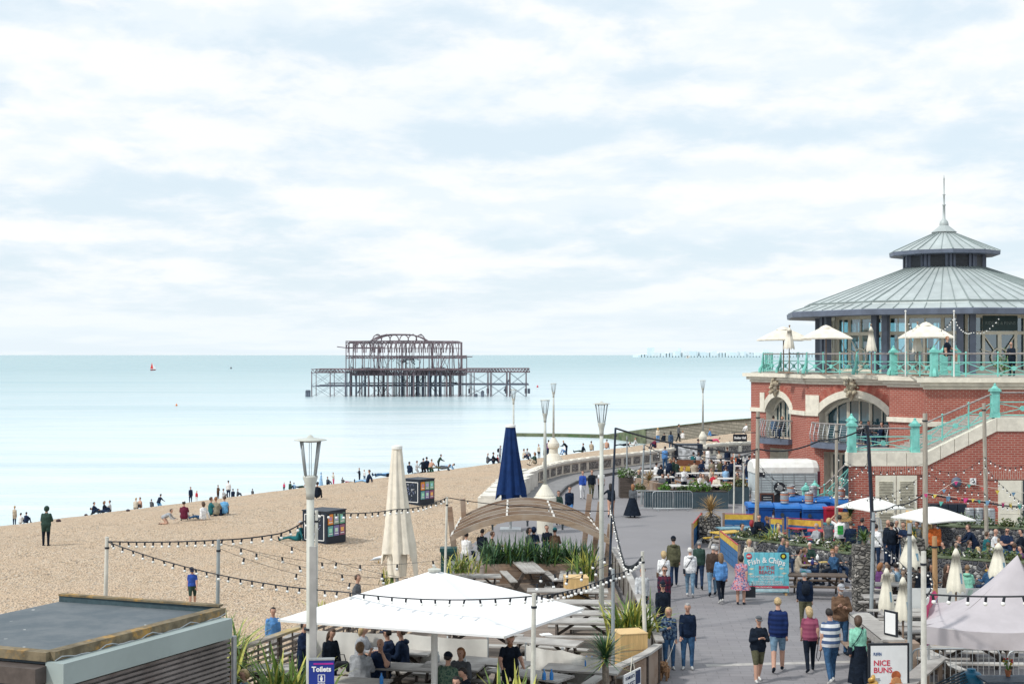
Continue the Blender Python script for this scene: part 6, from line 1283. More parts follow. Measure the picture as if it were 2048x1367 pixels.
SPEC=dict(stripe_tee=lambda:stripes('striped_tee',(.66,.68,.70),(.06,.10,.20),1.9),football=lambda:stripes('black_white_shirt',(.72,.72,.72),(.015,.015,.02),1.8,'X'),plaid=lambda:plaid('burgundy_plaid',(.10,.02,.04),(.02,.02,.04),2.2),floral=lambda:floral('floral_dress',((.42,.32,.40),(.12,.12,.24),(.55,.20,.22)),24),camo=lambda:floral('camouflage',((.12,.13,.07),(.05,.07,.04),(.20,.18,.12)),9),leopard=lambda:floral('patterned_coat',((.03,.07,.15),(.015,.03,.07),(.10,.15,.22)),20),quilt=lambda:stripes('navy_quilted',(.012,.028,.11),(.008,.018,.07),2.6),quiltp=lambda:stripes('pink_quilted',(.30,.085,.14),(.24,.06,.11),2.6),knit=lambda:floral('green_knit',((.10,.17,.12),(.05,.10,.08),(.14,.2,.15)),30),blugrn=lambda:None)
def cmat(k):
 if k in SPEC:return SPEC[k]()
 return cloth(COL[k])
ARM=dict(d=((.13,.03,-1),(.04,.16,-1)),s=((.12,.28,-1),(.0,.4,-1)),z=((.12,-.26,-1),(.02,.05,-1)),f=((.16,.45,-.9),(-.25,.95,.08)),p=((.12,.3,-.95),(-.28,.8,.5)),h=((.25,.22,-.95),(-.62,.75,.32)),u=((.55,.6,.35),(-.6,-.25,.75)),b=((.28,-.5,-.85),(.1,-.3,-1)),w=((.55,-.15,-.75),(-.6,.25,-.75)),k=((.15,.7,-.65),(-.3,.9,-.2)),c=((.22,.7,-.45),(-.38,.0,.95)),o=((.7,.35,-.6),(.4,.5,-.5)),r=((.3,.5,-.85),(.0,1,-.35)))
LEG=dict(st=(((.03,.0,-1),(0,-.02,-1)),((.05,.0,-1),(0,-.02,-1))),wk=(((.02,.30,-1),(0,.06,-1)),((.02,-.16,-1),(0,-.48,-1))),sb=(((.14,1,-.04),(0,.04,-1)),((.12,1,-.06),(0,.0,-1))),sg=(((.14,.75,.62),(0,.38,-1)),((.18,.8,.5),(0,.42,-1))),sl=(((.08,1,.08),(.02,1,-.12)),((.1,1,.16),(.02,1,-.26))),kn=(((.10,.55,-.8),(.05,-1,-.05)),((.10,.5,-.85),(.05,-1,-.05))),cr=(((.16,.9,.15),(0,-.35,-1)),((.16,.8,.2),(0,-.3,-1))),xl=(((.6,.75,.05),(-.9,.3,-.15)),((.6,.75,.05),(-.9,.25,-.15))))
PEOPLE=[]
def skeleton(leg,arms,spine,headv,h,child,fat):
 """list of (p0, p1, r0, r1, lateral scale, tag); local axes: X right of the figure's picture, -Y forward"""
 V=lambda d:Vector((0,-d[1],d[2]));out=[];k=1.0
 pel=Vector((0,0,.95));sp=Vector((0,-spine[1],spine[2])).normalized();sp.x=spine[0];sp.normalize()
 fw=Vector((0,-1,0));back=sp.cross(Vector((1,0,0)))
 ch=pel+sp*.34;nk=pel+sp*.53;hd=nk+Vector((headv[0],-headv[1],headv[2])).normalized()*.158
 f_=fat
 f_=fat*1.10;out.append((pel+sp*-.02,pel+sp*.10,.124*f_*(1.06 if fat>0 else 1),.119*f_,1.48,'H'));out.append((pel+sp*.08,ch,.118*f_,.124*f_,1.42,'T'));out.append((ch,nk-sp*.06,.124*f_,.068,1.50,'T'));out.append((nk-sp*.06,hd-(hd-nk)*.3,.056,.05,1.05,'N'))
 hz=(hd-nk).normalized();hf=(fw-hz*fw.dot(hz)).normalized()
 out.append((hd-hz*.035-hf*-.012,hd+hz*.035,.076,.092,.92,'F'));out.append((hd-hz*.06+hf*.03,hd+hz*.0+hf*.035,.054,.064,.95,'F'));out.append((hd+hf*.085-hz*.03,hd+hf*.09+hz*.01,.018,.012,.8,'F'))
 for sg in(-1,1):out.append((hd+Vector((sg*.08,0,0))-hz*.025-hf*.005,hd+Vector((sg*.083,0,0))+hz*.02-hf*.005,.013,.017,.6,'F'))
 wr=[]
 for i,sg in enumerate((-1,1)):
  a=ARM[arms[i]];s_=nk-sp*.098+Vector((sg*.150*(.5+.5*f_),0,0));du=Vector((sg*a[0][0],-a[0][1],a[0][2])).normalized();df=Vector((sg*a[1][0],-a[1][1],a[1][2])).normalized()
  e=s_+du*.285;w=e+df*.245
  out.append((s_,e,.055*f_,.049*f_,1,'U'));out.append((e,w,.049,.036,1,'A'));out.append((w+df*.01,w+df*.085,.034,.030,.8,'P'));wr.append((w,df,sg))
 for i,sg in enumerate((-1,1)):
  lg=LEG[leg][i];hp=pel+Vector((sg*.092,0,-.02));dt=Vector((sg*lg[0][0],-lg[0][1],lg[0][2])).normalized();ds=Vector((sg*lg[1][0],-lg[1][1],lg[1][2])).normalized()
  kn=hp+dt*.44;an=kn+ds*.42;out.append((hp,kn,.102*f_,.072,1,'L'));out.append((kn,an,.070,.050,1,'C'))
  ft=(Vector((0,-1,0))-ds*Vector((0,-1,0)).dot(ds));ft=ft.normalized()if ft.length>.1 else Vector((0,-1,0));ft=Vector((sg*.12,0,0))+ft;ft.normalize()
  out.append((an+ds*.035-ft*.05,an+ds*.05+ft*.15,.046,.036,.95,'S'))
 zmin=min(min(a[0].z-a[2],a[1].z-a[3])for a in out);lift=Vector((0,0,-zmin))
 sc_=h/1.77
 res=[]
 for p0,p1,r0,r1,sx_,tg in out:
  kk=1.0
  if child and tg in 'F':kk=1.22
  res.append(((p0+lift)*sc_,(p1+lift)*sc_,r0*sc_*kk,r1*sc_*kk,sx_,tg))
 return res,(hd+lift)*sc_,hz,hf,sc_*(1.2 if child else 1),[((w+lift)*sc_,df,sg)for w,df,sg in wr],(pel+lift)*sc_
def person(label,px,py,leg='st',arms='dd',top='nav',bot='dkd',hair='bro',face=0,how='t',h=1.74,shoe='blk',slv=True,legs=True,hem=.12,long=0.0,hat=None,hatc='nav',spine=(0,0.02,1),headv=(0,.12,1),z0=0.0,beach=False,child=False,fat=1.0,skirt=None,bag=None,shades=False,beard=None,upper=None,hood=False,Y=None,skin=1,group=None,dz=0.0,shorts=False):
 r_=random.Random(sum(map(ord,label)));face+=r_.uniform(-9,9);headv=(headv[0]+r_.uniform(-.14,.14),headv[1]+r_.uniform(-.06,.1),headv[2]);spine=(spine[0]+r_.uniform(-.05,.05),spine[1]+r_.uniform(0,.05),spine[2])
 sk,hd,hz,hf,sc_,wr,pel=skeleton(leg,arms,spine,headv,h,child,fat)
 if leg=='wk' and r_.random()<.5:
  fx=lambda v:Vector((-v.x,v.y,v.z));sk=[(fx(a),fx(b_),c,d,e,g)for a,b_,c,d,e,g in sk];hd,hz,hf,pel=fx(hd),fx(hz),fx(hf),fx(pel);wr=[(fx(w),fx(d),-g)for w,d,g in wr]
 ztop=hd.z+hz.z*.12*sc_+(.02 if hat else 0)
 if Y is not None and not beach:p=D(px,709,Y);p.z=z0
 elif beach:
  crest=709+F*.147*(NX*(px-1024)/F+NY);p=GB(px,py)
  if px<733 and py<crest+7:
   yy=np.interp(px,(0,100,180,300,381,470,570,720),(126,120,112,124,146,142,156,165));p=D(px,709,yy);p.z=zb(p.x,p.y)
 elif how=='f':p=G(px,py,z0);p.z=z0
 else:YY=(HC-z0-ztop)*F/(py-709);p=D(px,709,YY);p.z=z0
 p.z+=dz
 PEOPLE.append(dict(label=label,p=p,sk=sk,hd=hd,hz=hz,hf=hf,s=sc_,wr=wr,pel=pel,top=top,bot=bot,hair=hair,face=face,shoe=shoe,slv=slv,legs=legs,hem=hem,long=long,hat=hat,hatc=hatc,skirt=skirt,bag=bag,shades=shades,beard=beard,hood=hood,skin=skin,group=group,shorts=shorts,far=p.y>62))
def prim_mesh(sk):
 vs=[];fs=[]
 for p0,p1,r0,r1,sx_,tg in sk:
  a=p1-p0;L=a.length;a=a/L if L>1e-6 else Vector((0,0,1));u=Vector((1,0,0));u=u-a*u.dot(a)
  if u.length<.2:u=Vector((0,0,1))-a*a.z
  u.normalize();w=a.cross(u);o=len(vs);n=10;rings=[]
  for ang in(-80,-45,0):rings.append((p0+a*(r0*math.sin(R(ang))),r0*math.cos(R(ang))))
  for ang in(0,45,80):rings.append((p1+a*(r1*math.sin(R(ang))),r1*math.cos(R(ang))))
  for c,r in rings:vs+=[c+u*(r*sx_*math.cos(t_))+w*(r*math.sin(t_))for t_ in(2*math.pi*j/n for j in range(n))]
  fs+=[(o+i*n+j,o+i*n+(j+1)%n,o+(i+1)*n+(j+1)%n,o+(i+1)*n+j)for i in range(5)for j in range(n)]+[tuple(o+j for j in range(n-1,-1,-1)),tuple(o+5*n+j for j in range(n))]
 return vs,fs
def nearest(pts_,sk):
 best=np.full(len(pts_),1e9);idx=np.zeros(len(pts_),int);tt=np.zeros(len(pts_))
 for i,(p0,p1,r0,r1,sx_,tg)in enumerate(sk):
  a=np.array(p0);d=np.array(p1-p0);L2=max(d.dot(d),1e-9);t_=np.clip(((pts_-a)@d)/L2,0,1);v_=pts_-(a+t_[:,None]*d);v_=v_.copy();v_[:,0]/=sx_
  ds=np.linalg.norm(v_,axis=1)-(r0+(r1-r0)*t_);m_=ds<best;best[m_]=ds[m_];idx[m_]=i;tt[m_]=t_[m_]
 return idx,tt
def grow_people():
 tmp=[]
 for d in PEOPLE:
  vs,fs=prim_mesh(d['sk']);me=bpy.data.meshes.new('person');me.from_pydata([tuple(v)for v in vs],[],fs)
  o=bpy.data.objects.new('person',me);C.objects.link(o);rm=o.modifiers.new('r','REMESH');rm.mode='VOXEL';rm.voxel_size=(.034 if d['far']else .021)*min(1,d['s']);rm.use_smooth_shade=True
  sm=o.modifiers.new('s','SMOOTH');sm.iterations=2;sm.factor=.5;tmp.append(o)
 dg=bpy.context.evaluated_depsgraph_get()
 for d,o in zip(PEOPLE,tmp):
  me=bpy.data.meshes.new_from_object(o.evaluated_get(dg));o.modifiers.clear();old=o.data;o.data=me;bpy.data.meshes.remove(old)
  n=len(me.polygons);ct=np.zeros(n*3);me.polygons.foreach_get('center',ct);ct=ct.reshape(-1,3)
  idx,tt=nearest(ct,d['sk']);tags=np.array([s[5]for s in d['sk']])[idx]
  M=[skinm if d['skin']==1 else skin2,cmat(d['top']),cmat(d['bot']),cmat(d['shoe'])]
  mi=np.zeros(n,int)
  mi[(tags=='T')|(tags=='U')]=1;sp_=np.array((Vector(d['sk'][2][0])-d['pel']).normalized());dn=((ct-np.array(d['pel']))@sp_)/d['s'];hl=-.02 if not d['hem']else-max(.09,d['hem']*.95)
  mi[tags=='H']=2;mi[(tags=='H')&(dn>hl)]=1
  if d['slv']:mi[tags=='A']=1
  else:mi[(tags=='U')&(tt>.72)]=0
  mi[(tags=='L')]=2;mi[(tags=='C')]=2
  if d['hem']:mi[(tags=='L')&(tt<max(.16,d['hem']*1.6))&(dn>hl)]=1
  if d['shorts']:mi[(tags=='C')]=0
  if not d['legs']:mi[(tags=='L')|(tags=='C')]=0
  mi[tags=='S']=3
  for m in M:me.materials.append(m)
  s=d['s'];hd,hz,hf=d['hd'],d['hz'],d['hf']
  me.polygons.foreach_set('material_index',mi.astype(np.int32));me.polygons.foreach_set('use_smooth',[True]*n)
  if not d['far']:
   q=MB();
   for w,df,sg in d['wr']:
    sd_=Vector((1,0,0))-df*df.x;sd_=sd_.normalized()if sd_.length>.2 else Vector((0,1,0));nn=df.cross(sd_)
    for i,(off,L)in enumerate(((-.024,.062),(-.008,.075),(.008,.07),(.022,.055))):
     b0=w+df*(.075*s)+sd_*off*s;q.path([b0,b0+df*L*.5*s+nn*.006*s,b0+df*L*.85*s+nn*.022*s],[.010*s,.009*s,.007*s],5)
    b0=w+df*.03*s+sd_*(.03*sg)*-s;q.path([b0,b0+(df*.03-sd_*sg*.028)*s,b0+(df*.065-sd_*sg*.03)*s],[.012*s,.011*s,.008*s],5)
   k0=len(q.f)
   for sg in(-1,1):q.ball(hd+hf*.083*s+Vector((sg*.033*s,0,0))+hz*.012*s,.0125*s,6,4)
   k1=len(q.f);q.ball(hd+hf*.083*s-hz*.052*s,.02*s,6,4,sc3=(1.2,.7,.4));k2=len(q.f)
   bm=bmesh.new();bm.from_mesh(me);vv=[bm.verts.new(v)for v in q.v];me.materials.append(eyem);me.materials.append(lipm)
   for i,f_ in enumerate(q.f):
    try:bf=bm.faces.new([vv[j]for j in f_]);bf.material_index=0 if i<k0 else 4 if i<k1 else 5;bf.smooth=True
    except ValueError:pass
   bm.to_mesh(me);bm.free()
  me.name='person';o.location=d['p'];o.rotation_euler=(0,0,R(d['face']));tag(o,d['label'],'person',d['group'])
  Bx=Vector((1,0,0));P3=lambda x,y,z:hd+Bx*x*s+hf*y*s+hz*z*s
  def shell(name,m_,rx,ry,rz_,keep,off=(0,0,0),tail=0.0,n=14,k=9):
   q=MB();vs=[]
   for i in range(k+1):
    t_=-math.pi/2+math.pi*i/k
    for j in range(n):
     a=2*math.pi*j/n;x,y,z=math.cos(t_)*math.cos(a),math.cos(t_)*math.sin(a),math.sin(t_)
     g=keep(x,y,z);dn=0
     if tail and z<.1 and y<.3:dn=-tail*(1-max(0,z+.9)/1.0)*(1 if g else 0)
     kk=1 if g else .72;vs.append(P3(x*rx*kk+off[0],y*ry*kk+off[1]+(-.03*(dn<0)),z*rz_*kk+off[2]+dn))
   q.add(vs,[(i*n+j,i*n+(j+1)%n,(i+1)*n+(j+1)%n,(i+1)*n+j)for i in range(k)for j in range(n)]);h_=q.build(name,m_,o,smooth=True);return h_
  hr=d['hair']
  if hr and hr!='bald':
   hm=mat('hair_'+hr,HAIR[hr],.6,.3,30,spec=.4)
   lg=d['long']
   shell('hair',hm,.092+.012*(lg>0),.108+.008*(lg>0),.118,lambda x,y,z:(y<.30 or z>.58)and(z>-.25 or(lg>0 and y<.15)or(y<-.2 and z>-.6)),(0,-.006,.012),lg)
  if d['hat']:
   hm=cmat(d['hatc'])
   if d['hat']=='hood':shell('hood',hm,.118,.132,.138,lambda x,y,z:y<.55 or z>.5,(0,-.012,.0))
   else:
    h_=shell('hat',hm,.102,.116,.122 if d['hat']=='beanie' else .112,lambda x,y,z:z>(.02 if d['hat']=='beanie' else .18),(0,-.004,.022))
    if d['hat']=='cap':
     q=MB();q.add([P3(x,y,.045+.0*y)for x,y in((-.085,.06),(-.06,.16),(0,.185),(.06,.16),(.085,.06))]+[P3(x,y,.033)for x,y in((-.085,.06),(-.06,.16),(0,.185),(.06,.16),(.085,.06))],[(0,1,2,3,4),(9,8,7,6,5),(0,5,6,1),(1,6,7,2),(2,7,8,3),(3,8,9,4)]);q.build('peak',hm,h_)
  if d['hood']:
   c=d['sk'][3][0];q=MB();q.path([c+Vector((-.11,.02,0))*s,c+Vector((-.08,.09,.02))*s,c+Vector((0,.12,.01))*s,c+Vector((.08,.09,.02))*s,c+Vector((.11,.02,0))*s],[.035*s,.05*s,.06*s,.05*s,.035*s],7);q.build('hood',M[1],o,smooth=True)
  if d['shades']:
   q=MB()
   for sg in(-1,1):q.add([P3(sg*(.036+a*.028),.102,.012+b_*.02)for a,b_ in((-1,1),(1,1),(.8,-1),(-.7,-1))]+[P3(sg*(.036+a*.028),.094,.012+b_*.02)for a,b_ in((-1,1),(1,1),(.8,-1),(-.7,-1))],[(0,1,2,3),(7,6,5,4),(0,4,5,1),(1,5,6,2),(2,6,7,3),(3,7,4,0)]);q.tube(P3(sg*.066,.098,.022),P3(sg*.086,-.01,.02),.004*s,n=4)
   q.build('sunglasses',lens,o)
  if d['beard']:
   q=MB();q.ball(P3(0,.062,-.082),.058*s,8,6,sc3=(1.05,.75,1.05));q.build('beard',mat('hair_'+d['beard'],HAIR[d['beard']],.6,.3,30),o,smooth=True)
  if d['skirt']:
   c_,L,r1_=d['skirt'];q=MB();pe=d['pel'];n=18;vs=[]
   for i in range(5):
    t_=i/4;r=(.15+(r1_-.15)*t_)*s
    for j in range(n):a=2*math.pi*j/n;w=1+.1*math.sin(5*a+2*t_)*t_;vs.append(pe+Vector((r*1.2*w*math.cos(a),r*w*math.sin(a),(.08-(L+.08)*t_)*s)))
   q.add(vs,[(i*n+j,i*n+(j+1)%n,(i+1)*n+(j+1)%n,(i+1)*n+j)for i in range(4)for j in range(n)]);q.build('skirt',cmat(c_),o,smooth=True)
  if d['bag']:
   kind,c_=d['bag'];m_=cmat(c_);c=d['sk'][2][0]
   if kind=='pack':
    q=MB();q.path([c+Vector((0,.17,-.22))*s,c+Vector((0,.19,-.1))*s,c+Vector((0,.18,.06))*s,c+Vector((0,.14,.14))*s],[.10*s,.125*s,.115*s,.06*s],10);q.build('backpack',m_,o,smooth=True);q=MB()
    for sg in(-1,1):q.path([c+Vector((sg*.1,.12,.13))*s,c+Vector((sg*.12,.0,.21))*s,c+Vector((sg*.13,-.13,.08))*s,c+Vector((sg*.14,.02,-.2))*s],.02*s,5)
    q.build('strap',m_,o)
   if kind=='cross':
    q=MB();q.path([c+Vector((-.12,.02,.19))*s,c+Vector((-.04,.145,.06))*s,c+Vector((.1,.15,-.16))*s,c+Vector((.19,.08,-.3))*s],.011*s,5);q.path([c+Vector((-.12,.02,.19))*s,c+Vector((-.04,-.14,.06))*s,c+Vector((.1,-.15,-.16))*s,c+Vector((.19,.0,-.3))*s],.011*s,5);q.build('strap',m_,o);q=MB();q.box(c+Vector((.22,.06,-.38))*s,(.07*s,.2*s,.17*s));q.build('shoulder_bag',m_,o)
P_=person
# walkers on the promenade
W1='people walking along the promenade'
def wkr(*a,**k):k.setdefault('group',W1);k.setdefault('leg','wk');k.setdefault('arms','zs');P_(*a,**k)
wkr('man in dark navy jumper and blue jeans walking towards the viewer beside the flax',1375,1337,top='dnv',bot='dnm',hair='gry',arms='sz',how='f',h=1.78,headv=(.0,.35,1),shoe='shw',hem=.12,leg='st')
wkr('woman in a patterned blue coat and jeans half hidden by the flax leaves',1338,1337,top='leopard',bot='dnm',hair='bld',arms='hd',how='f',h=1.66,shoe='shw',leg='st',long=.12)
wkr('man in black cap and sunglasses walking behind the flax',1325,1160,top='blk',bot='dkd',hair='drk',hat='cap',hatc='blk',shades=True,h=1.78)
wkr('man in burgundy plaid shirt and sunglasses',1329,1131,top='plaid',bot='dkd',hair='bro',shades=True,h=1.78,slv=True);wkr('man in pale grey sweatshirt behind the white pole',1283,1133,top='lgr',bot='dnv',hair='drk',h=1.78)
wkr('blond woman in white jacket walking away, left of the group',1327,1101,top='wht',bot='dkd',hair='bld',face=180,h=1.7,long=.06,hem=.2,bag=('cross','brn'));wkr('person in olive parka and black beanie walking away',1348,1071,top='olv',bot='dkd',hair='drk',hat='beanie',hatc='blk',face=180,h=1.8,hem=.35,hood=True,fat=1.12)
wkr('grey-haired person in white hoodie with crossbody bag walking away',1380,1193,how='f',top='wht',bot='ldn',hair='wht',face=180,h=1.7,bag=('cross','blk'),hood=True,shoe='shw',fat=1.06);wkr('man in green gilet and cap walking away, behind the white hoodie',1398,1178,how='f',top='dgn',bot='dkd',hair='gry',hat='cap',hatc='dgr',face=180,h=1.76)
wkr('man in dark brown jacket and grey cap walking away',1425,1191,how='f',top='dbr',bot='ldn',hair='wht',hat='cap',hatc='gry',face=180,h=1.78,hem=.2,fat=1.08);wkr('person in bright pink top hidden behind the man in the brown jacket',1434,1092,top='pnk',bot='dkd',hair='gry',face=180,h=1.66)
wkr('long-haired woman in light blue denim shirt and black trousers walking away',1442,1205,how='f',top='blu',bot='blk',hair='lbr',face=180,h=1.68,long=.2,shoe='shw',hem=.2,fat=1.05);wkr('woman in floral dress carrying a black tote',1482,1208,how='f',top='floral',bot='floral',hair='drk',face=165,h=1.66,legs=False,slv=False,skirt=('floral',.42,.3),long=.03,fat=1.08,leg='st')
wkr('man in black jacket and olive shorts holding a drink and phone',1516,1364,how='f',top='blk',bot='olv',hair='gry',hat='cap',hatc='dgr',face=8,h=1.7,arms='hh',shorts=True,shoe='shw',fat=1.12,hem=.15)
wkr('blond person in navy gilet and denim shorts walking away',1556,1343,how='f',top='quilt',bot='ldn',hair='bld',face=178,h=1.95,shorts=True,fat=1.08,hem=.15);wkr('blond woman in pink gilet and black trousers walking away',1620,1343,how='f',top='quiltp',bot='blk',hair='bld',face=180,h=1.72,long=.1,fat=1.06,slv=False)
wkr('man in blue and white striped tee and jeans holding a dog lead',1662,1366,how='f',top='stripe_tee',bot='dnm',hair='drk',face=178,h=1.9,slv=False,shoe='shw',arms='dd',fat=1.1);wkr('bearded man in brown tee and white cap facing the viewer',1682,1308,how='f',top='brn',bot='dnm',hair='gry',hat='cap',hatc='gry',beard='gry',face=0,h=1.98,arms='ph',fat=1.1,leg='st')
wkr('woman in mint blouse and wide black trousers with a shoulder bag',1718,1374,how='f',top='mint',bot='blk',hair='bro',face=182,h=1.8,long=.06,bag=('cross','blk'),skirt=('blk',.85,.22));wkr('man in teal cap and dark jacket with a backpack',1611,1140,top='dnv',bot='olv',hair='gry',hat='cap',hatc='teal',face=180,h=1.78,bag=('pack','blk'),fat=1.1,leg='st')
wkr('blond woman in cream jacket behind the fish and chips board',1497,1077,top='crm',bot='dkd',hair='bld',face=30,h=1.66,long=.05,leg='st');wkr('young man in denim jacket behind the fish and chips board',1562,1073,top='dnm',bot='dkd',hair='drk',face=50,h=1.76,leg='st')
wkr('man in black jacket and jeans beyond the timber arch',1138,972,top='dnv',bot='blu',hair='bro',h=1.8,fat=1.06);wkr('person in dark green jacket by the lamp pedestal',1116,980,top='dgn',bot='dkd',hair='drk',face=20,h=1.72)
wkr('girl in royal blue top and white trousers',1165,998,how='f',top='rbl',bot='wht',hair='bro',h=1.66);wkr('person in dark cardigan and camouflage trousers',1183,998,how='f',top='blk',bot='camo',hair='bro',h=1.72);wkr('person in white tee and black trousers, right of the trio',1202,997,how='f',top='wht',bot='blk',hair='lbr',h=1.72,slv=False)
wkr('long-haired person in black jacket with an arm held out',1222,1034,how='f',top='blk',bot='skn',hair='drk',face=175,h=1.74,long=.22,arms='do',legs=False,hem=.4);wkr('red-haired woman in long swirling black skirt',1265,1034,how='f',top='dgr',bot='blk',hair='gin',face=170,h=1.72,long=.14,skirt=('blk',.86,.38),leg='st')
# under the big umbrella
U='people sitting at the umbrella tables'
def seat(*a,**k):k.setdefault('group',U);k.setdefault('leg','sb');k.setdefault('arms','ff');k.setdefault('z0',DK);P_(*a,**k)
seat('long-haired woman in black blouse carrying a black bag',660,1256,leg='st',arms='ds',top='blk',bot='blk',hair='bro',long=.2,face=35,h=1.68,headv=(.1,.4,1));seat('person in dark blue jumper with a phone behind the near lamp post',606,1240,leg='st',arms='ph',top='nav',bot='dkd',hair='drk',face=70,h=1.74)
seat('blond woman in grey jacket and white scarf under the umbrella',722,1249,top='gry',bot='ldn',hair='bld',long=.1,fat=1.2,h=1.8,face=75,headv=(0,.4,1));seat('man in navy cap and navy jacket under the umbrella',778,1253,top='nav',bot='dkd',hair='drk',hat='cap',hatc='nav',face=-110,fat=1.3,h=1.9);seat('man in dark hoodie at the right of the table under the umbrella',805,1254,top='dnv',bot='dkd',hair='bro',face=-80,fat=1.3,h=1.9,hood=True)
seat('bald man with glasses resting his chin on his hands',762,1276,top='nav',bot='dkd',hair='bald',face=-15,arms='cc',slv=False,fat=1.25,h=1.85);seat('person in grey sweater seen from behind at the table',719,1283,top='gry',bot='blk',hair='lbr',face=155,long=.02,fat=1.35,h=1.85)
seat('person in green coat and black beanie at the table',895,1303,top='knit',bot='dkd',hair='drk',hat='beanie',hatc='blk',face=140,fat=1.35,h=1.82);seat('ginger-haired woman in dark coat at the table',921,1293,top='dgr',bot='dkd',hair='gin',face=-25,long=.05,arms='hh',fat=1.25,h=1.8)
seat('dark-haired man with his head bowed at the bottom edge',935,1334,top='blk',bot='dkd',hair='drk',face=-60,headv=(0,.6,1));seat('dark-haired woman at the very bottom edge of the umbrella terrace',916,1351,top='blk',bot='dkd',hair='drk',face=-10,long=.08)
seat('bearded staff member in black tee leaning over a table',1020,1263,leg='st',arms='rr',top='blk',bot='blk',hair='lbr',beard='gin',face=15,slv=False,spine=(-.1,.45,1),headv=(0,.5,1),h=1.82);seat('blond person at the table by the kiosk corner',492,1337,top='ldn',bot='dkd',hair='bld',face=-50,long=.02);seat('dark-haired person at the table by the kiosk corner',460,1337,top='nav',bot='dkd',hair='drk',face=60)
P_('person in dark jacket walking on the shingle behind the umbrella',712,1148,leg='wk',top='dgr',bot='dkd',hair='bro',face=80,h=1.72,z0=.12)
P_('dark-haired person in blue top behind the slatted fence',545,1213,leg='st',top='blu',bot='wht',hair='drk',face=30,h=1.6,z0=.12)
A='people sitting under the timber arch'
for lb,px,py,tp,hr,fc_,ex in(('person with white shoulders at the left under the arch',932,1064,'wht','drk',150,{}),('person in black coat second from the left under the arch',964,1057,'blk','drk',170,{}),('person in brown jacket beside the one in black under the arch',983,1062,'dbr','bro',100,{}),('dark-haired woman left of the navy hood under the arch',1056,1054,'dgr','drk',60,dict(long=.08)),('person with navy hood seen from behind under the arch',1067,1052,'nav','drk',175,dict(hat='hood',hatc='nav')),('smiling man in black jacket facing the viewer under the arch',1094,1049,'blk','drk',0,{}),('person in teal beanie and brown printed jacket under the arch',1109,1054,'brn','drk',170,dict(hat='beanie',hatc='teal'))):seat(lb,px,py,top=tp,hair=hr,face=fc_,z0=.1,group=A,**ex)
# right-hand beer garden
Gd='drinkers in the beer garden on the right'
def gd(*a,**k):k.setdefault('group',Gd);k.setdefault('leg','sb');k.setdefault('arms','ff');P_(*a,**k)
gd('woman with bright red hair in black by the plank screen',1503,1039,top='blk',bot='blk',hair='rdh',face=130,long=.1);gd('man in black behind the tall wooden pole',1518,1028,top='blk',bot='dkd',hair='bro',face=-20,z0=.2);gd('ginger-haired man in dark jacket at the yellow table',1535,1032,top='dnv',bot='dkd',hair='gin',face=-120);gd('bald man in brown jacket bending over the yellow table',1568,1050,top='bei',bot='brn',hair='bald',face=-90,fat=1.2,spine=(0,.4,1))
gd('fair woman peering over the flint wall behind the young man in denim',1573,1080,top='dgr',hair='lbr',face=40,h=1.6);gd('white-haired head beyond the flint wall below the red table',1620,1083,top='dgn',hair='wht',face=20,h=1.6);gd('man in white tee with a green print drinking, seen from behind',1679,1029,leg='st',arms='du',top='wht',bot='blk',hair='drk',face=178,h=1.84,slv=False,fat=1.08,shoe='blk');gd('blond woman raising her arm beside the man in the white tee',1658,1035,leg='st',arms='ud',top='dgr',bot='nav',hair='bld',face=150,h=1.7,slv=False,long=.05)
gd('man in long dark coat right of the man in the white tee',1702,1041,leg='st',top='dnv',bot='dkd',hair='bro',face=175,h=1.76,hem=.5,fat=1.12);gd('man in dark jacket beside the black festoon pole',1724,1035,leg='st',top='dnv',bot='dkd',hair='drk',face=120,h=1.78,fat=1.1);gd('bearded bald man in black jacket talking',1773,1039,leg='st',top='blk',bot='dkd',hair='bald',beard='gin',face=100,h=1.8,fat=1.12);gd('man in black and white striped football shirt',1791,1038,leg='st',arms='hh',top='football',bot='dkd',hair='gry',face=40,h=1.8,slv=False,fat=1.12);gd('man in blue shirt and dark jacket facing the striped shirt',1808,1043,leg='st',arms='hh',top='nav',bot='dnm',hair='bro',face=-40,h=1.76)
gd('man in dark jacket behind the wooden post and palm',1836,1041,leg='st',top='dgr',bot='dkd',hair='drk',face=-60,h=1.76);gd('man in bright orange jacket seen from behind',1871,1041,leg='st',arms='pd',top='org',bot='blk',hair='drk',face=172,h=1.8,fat=1.15,hem=.2);gd('dark-clad person sitting low beside the man in orange',1890,1082,top='dnv',bot='dkd',hair='drk',face=-100);gd('man in long dark coat leaning over a table by the flint wall',1950,1048,leg='st',arms='rr',top='dnv',bot='dkd',hair='bro',face=-90,h=1.78,spine=(0,.5,1),hem=.4,fat=1.1)
gd('bald man in white tee at the crimson table',1989,1057,top='wht',bot='dnm',hair='bald',face=60,slv=False,z0=.35,fat=1.05);gd('man in navy tee and sunglasses leaning on the crimson table',2013,1054,top='nav',bot='dkd',hair='drk',face=-20,slv=False,shades=True,z0=.35,fat=1.12);gd('boy in green jumper sitting behind the flint wall',1937,1079,top='grn',bot='dkd',hair='bro',face=70);gd('blond person beside the boy in green',1956,1093,top='pnk',bot='dkd',hair='bld',face=180,long=.05,h=1.6);gd('brown-haired person near the bald man in white',1978,1084,top='dgr',bot='dkd',hair='bro',face=180);gd('person in purple at the right edge by the yellow table',2043,1090,top='pur',bot='dnm',hair='drk',face=-90)
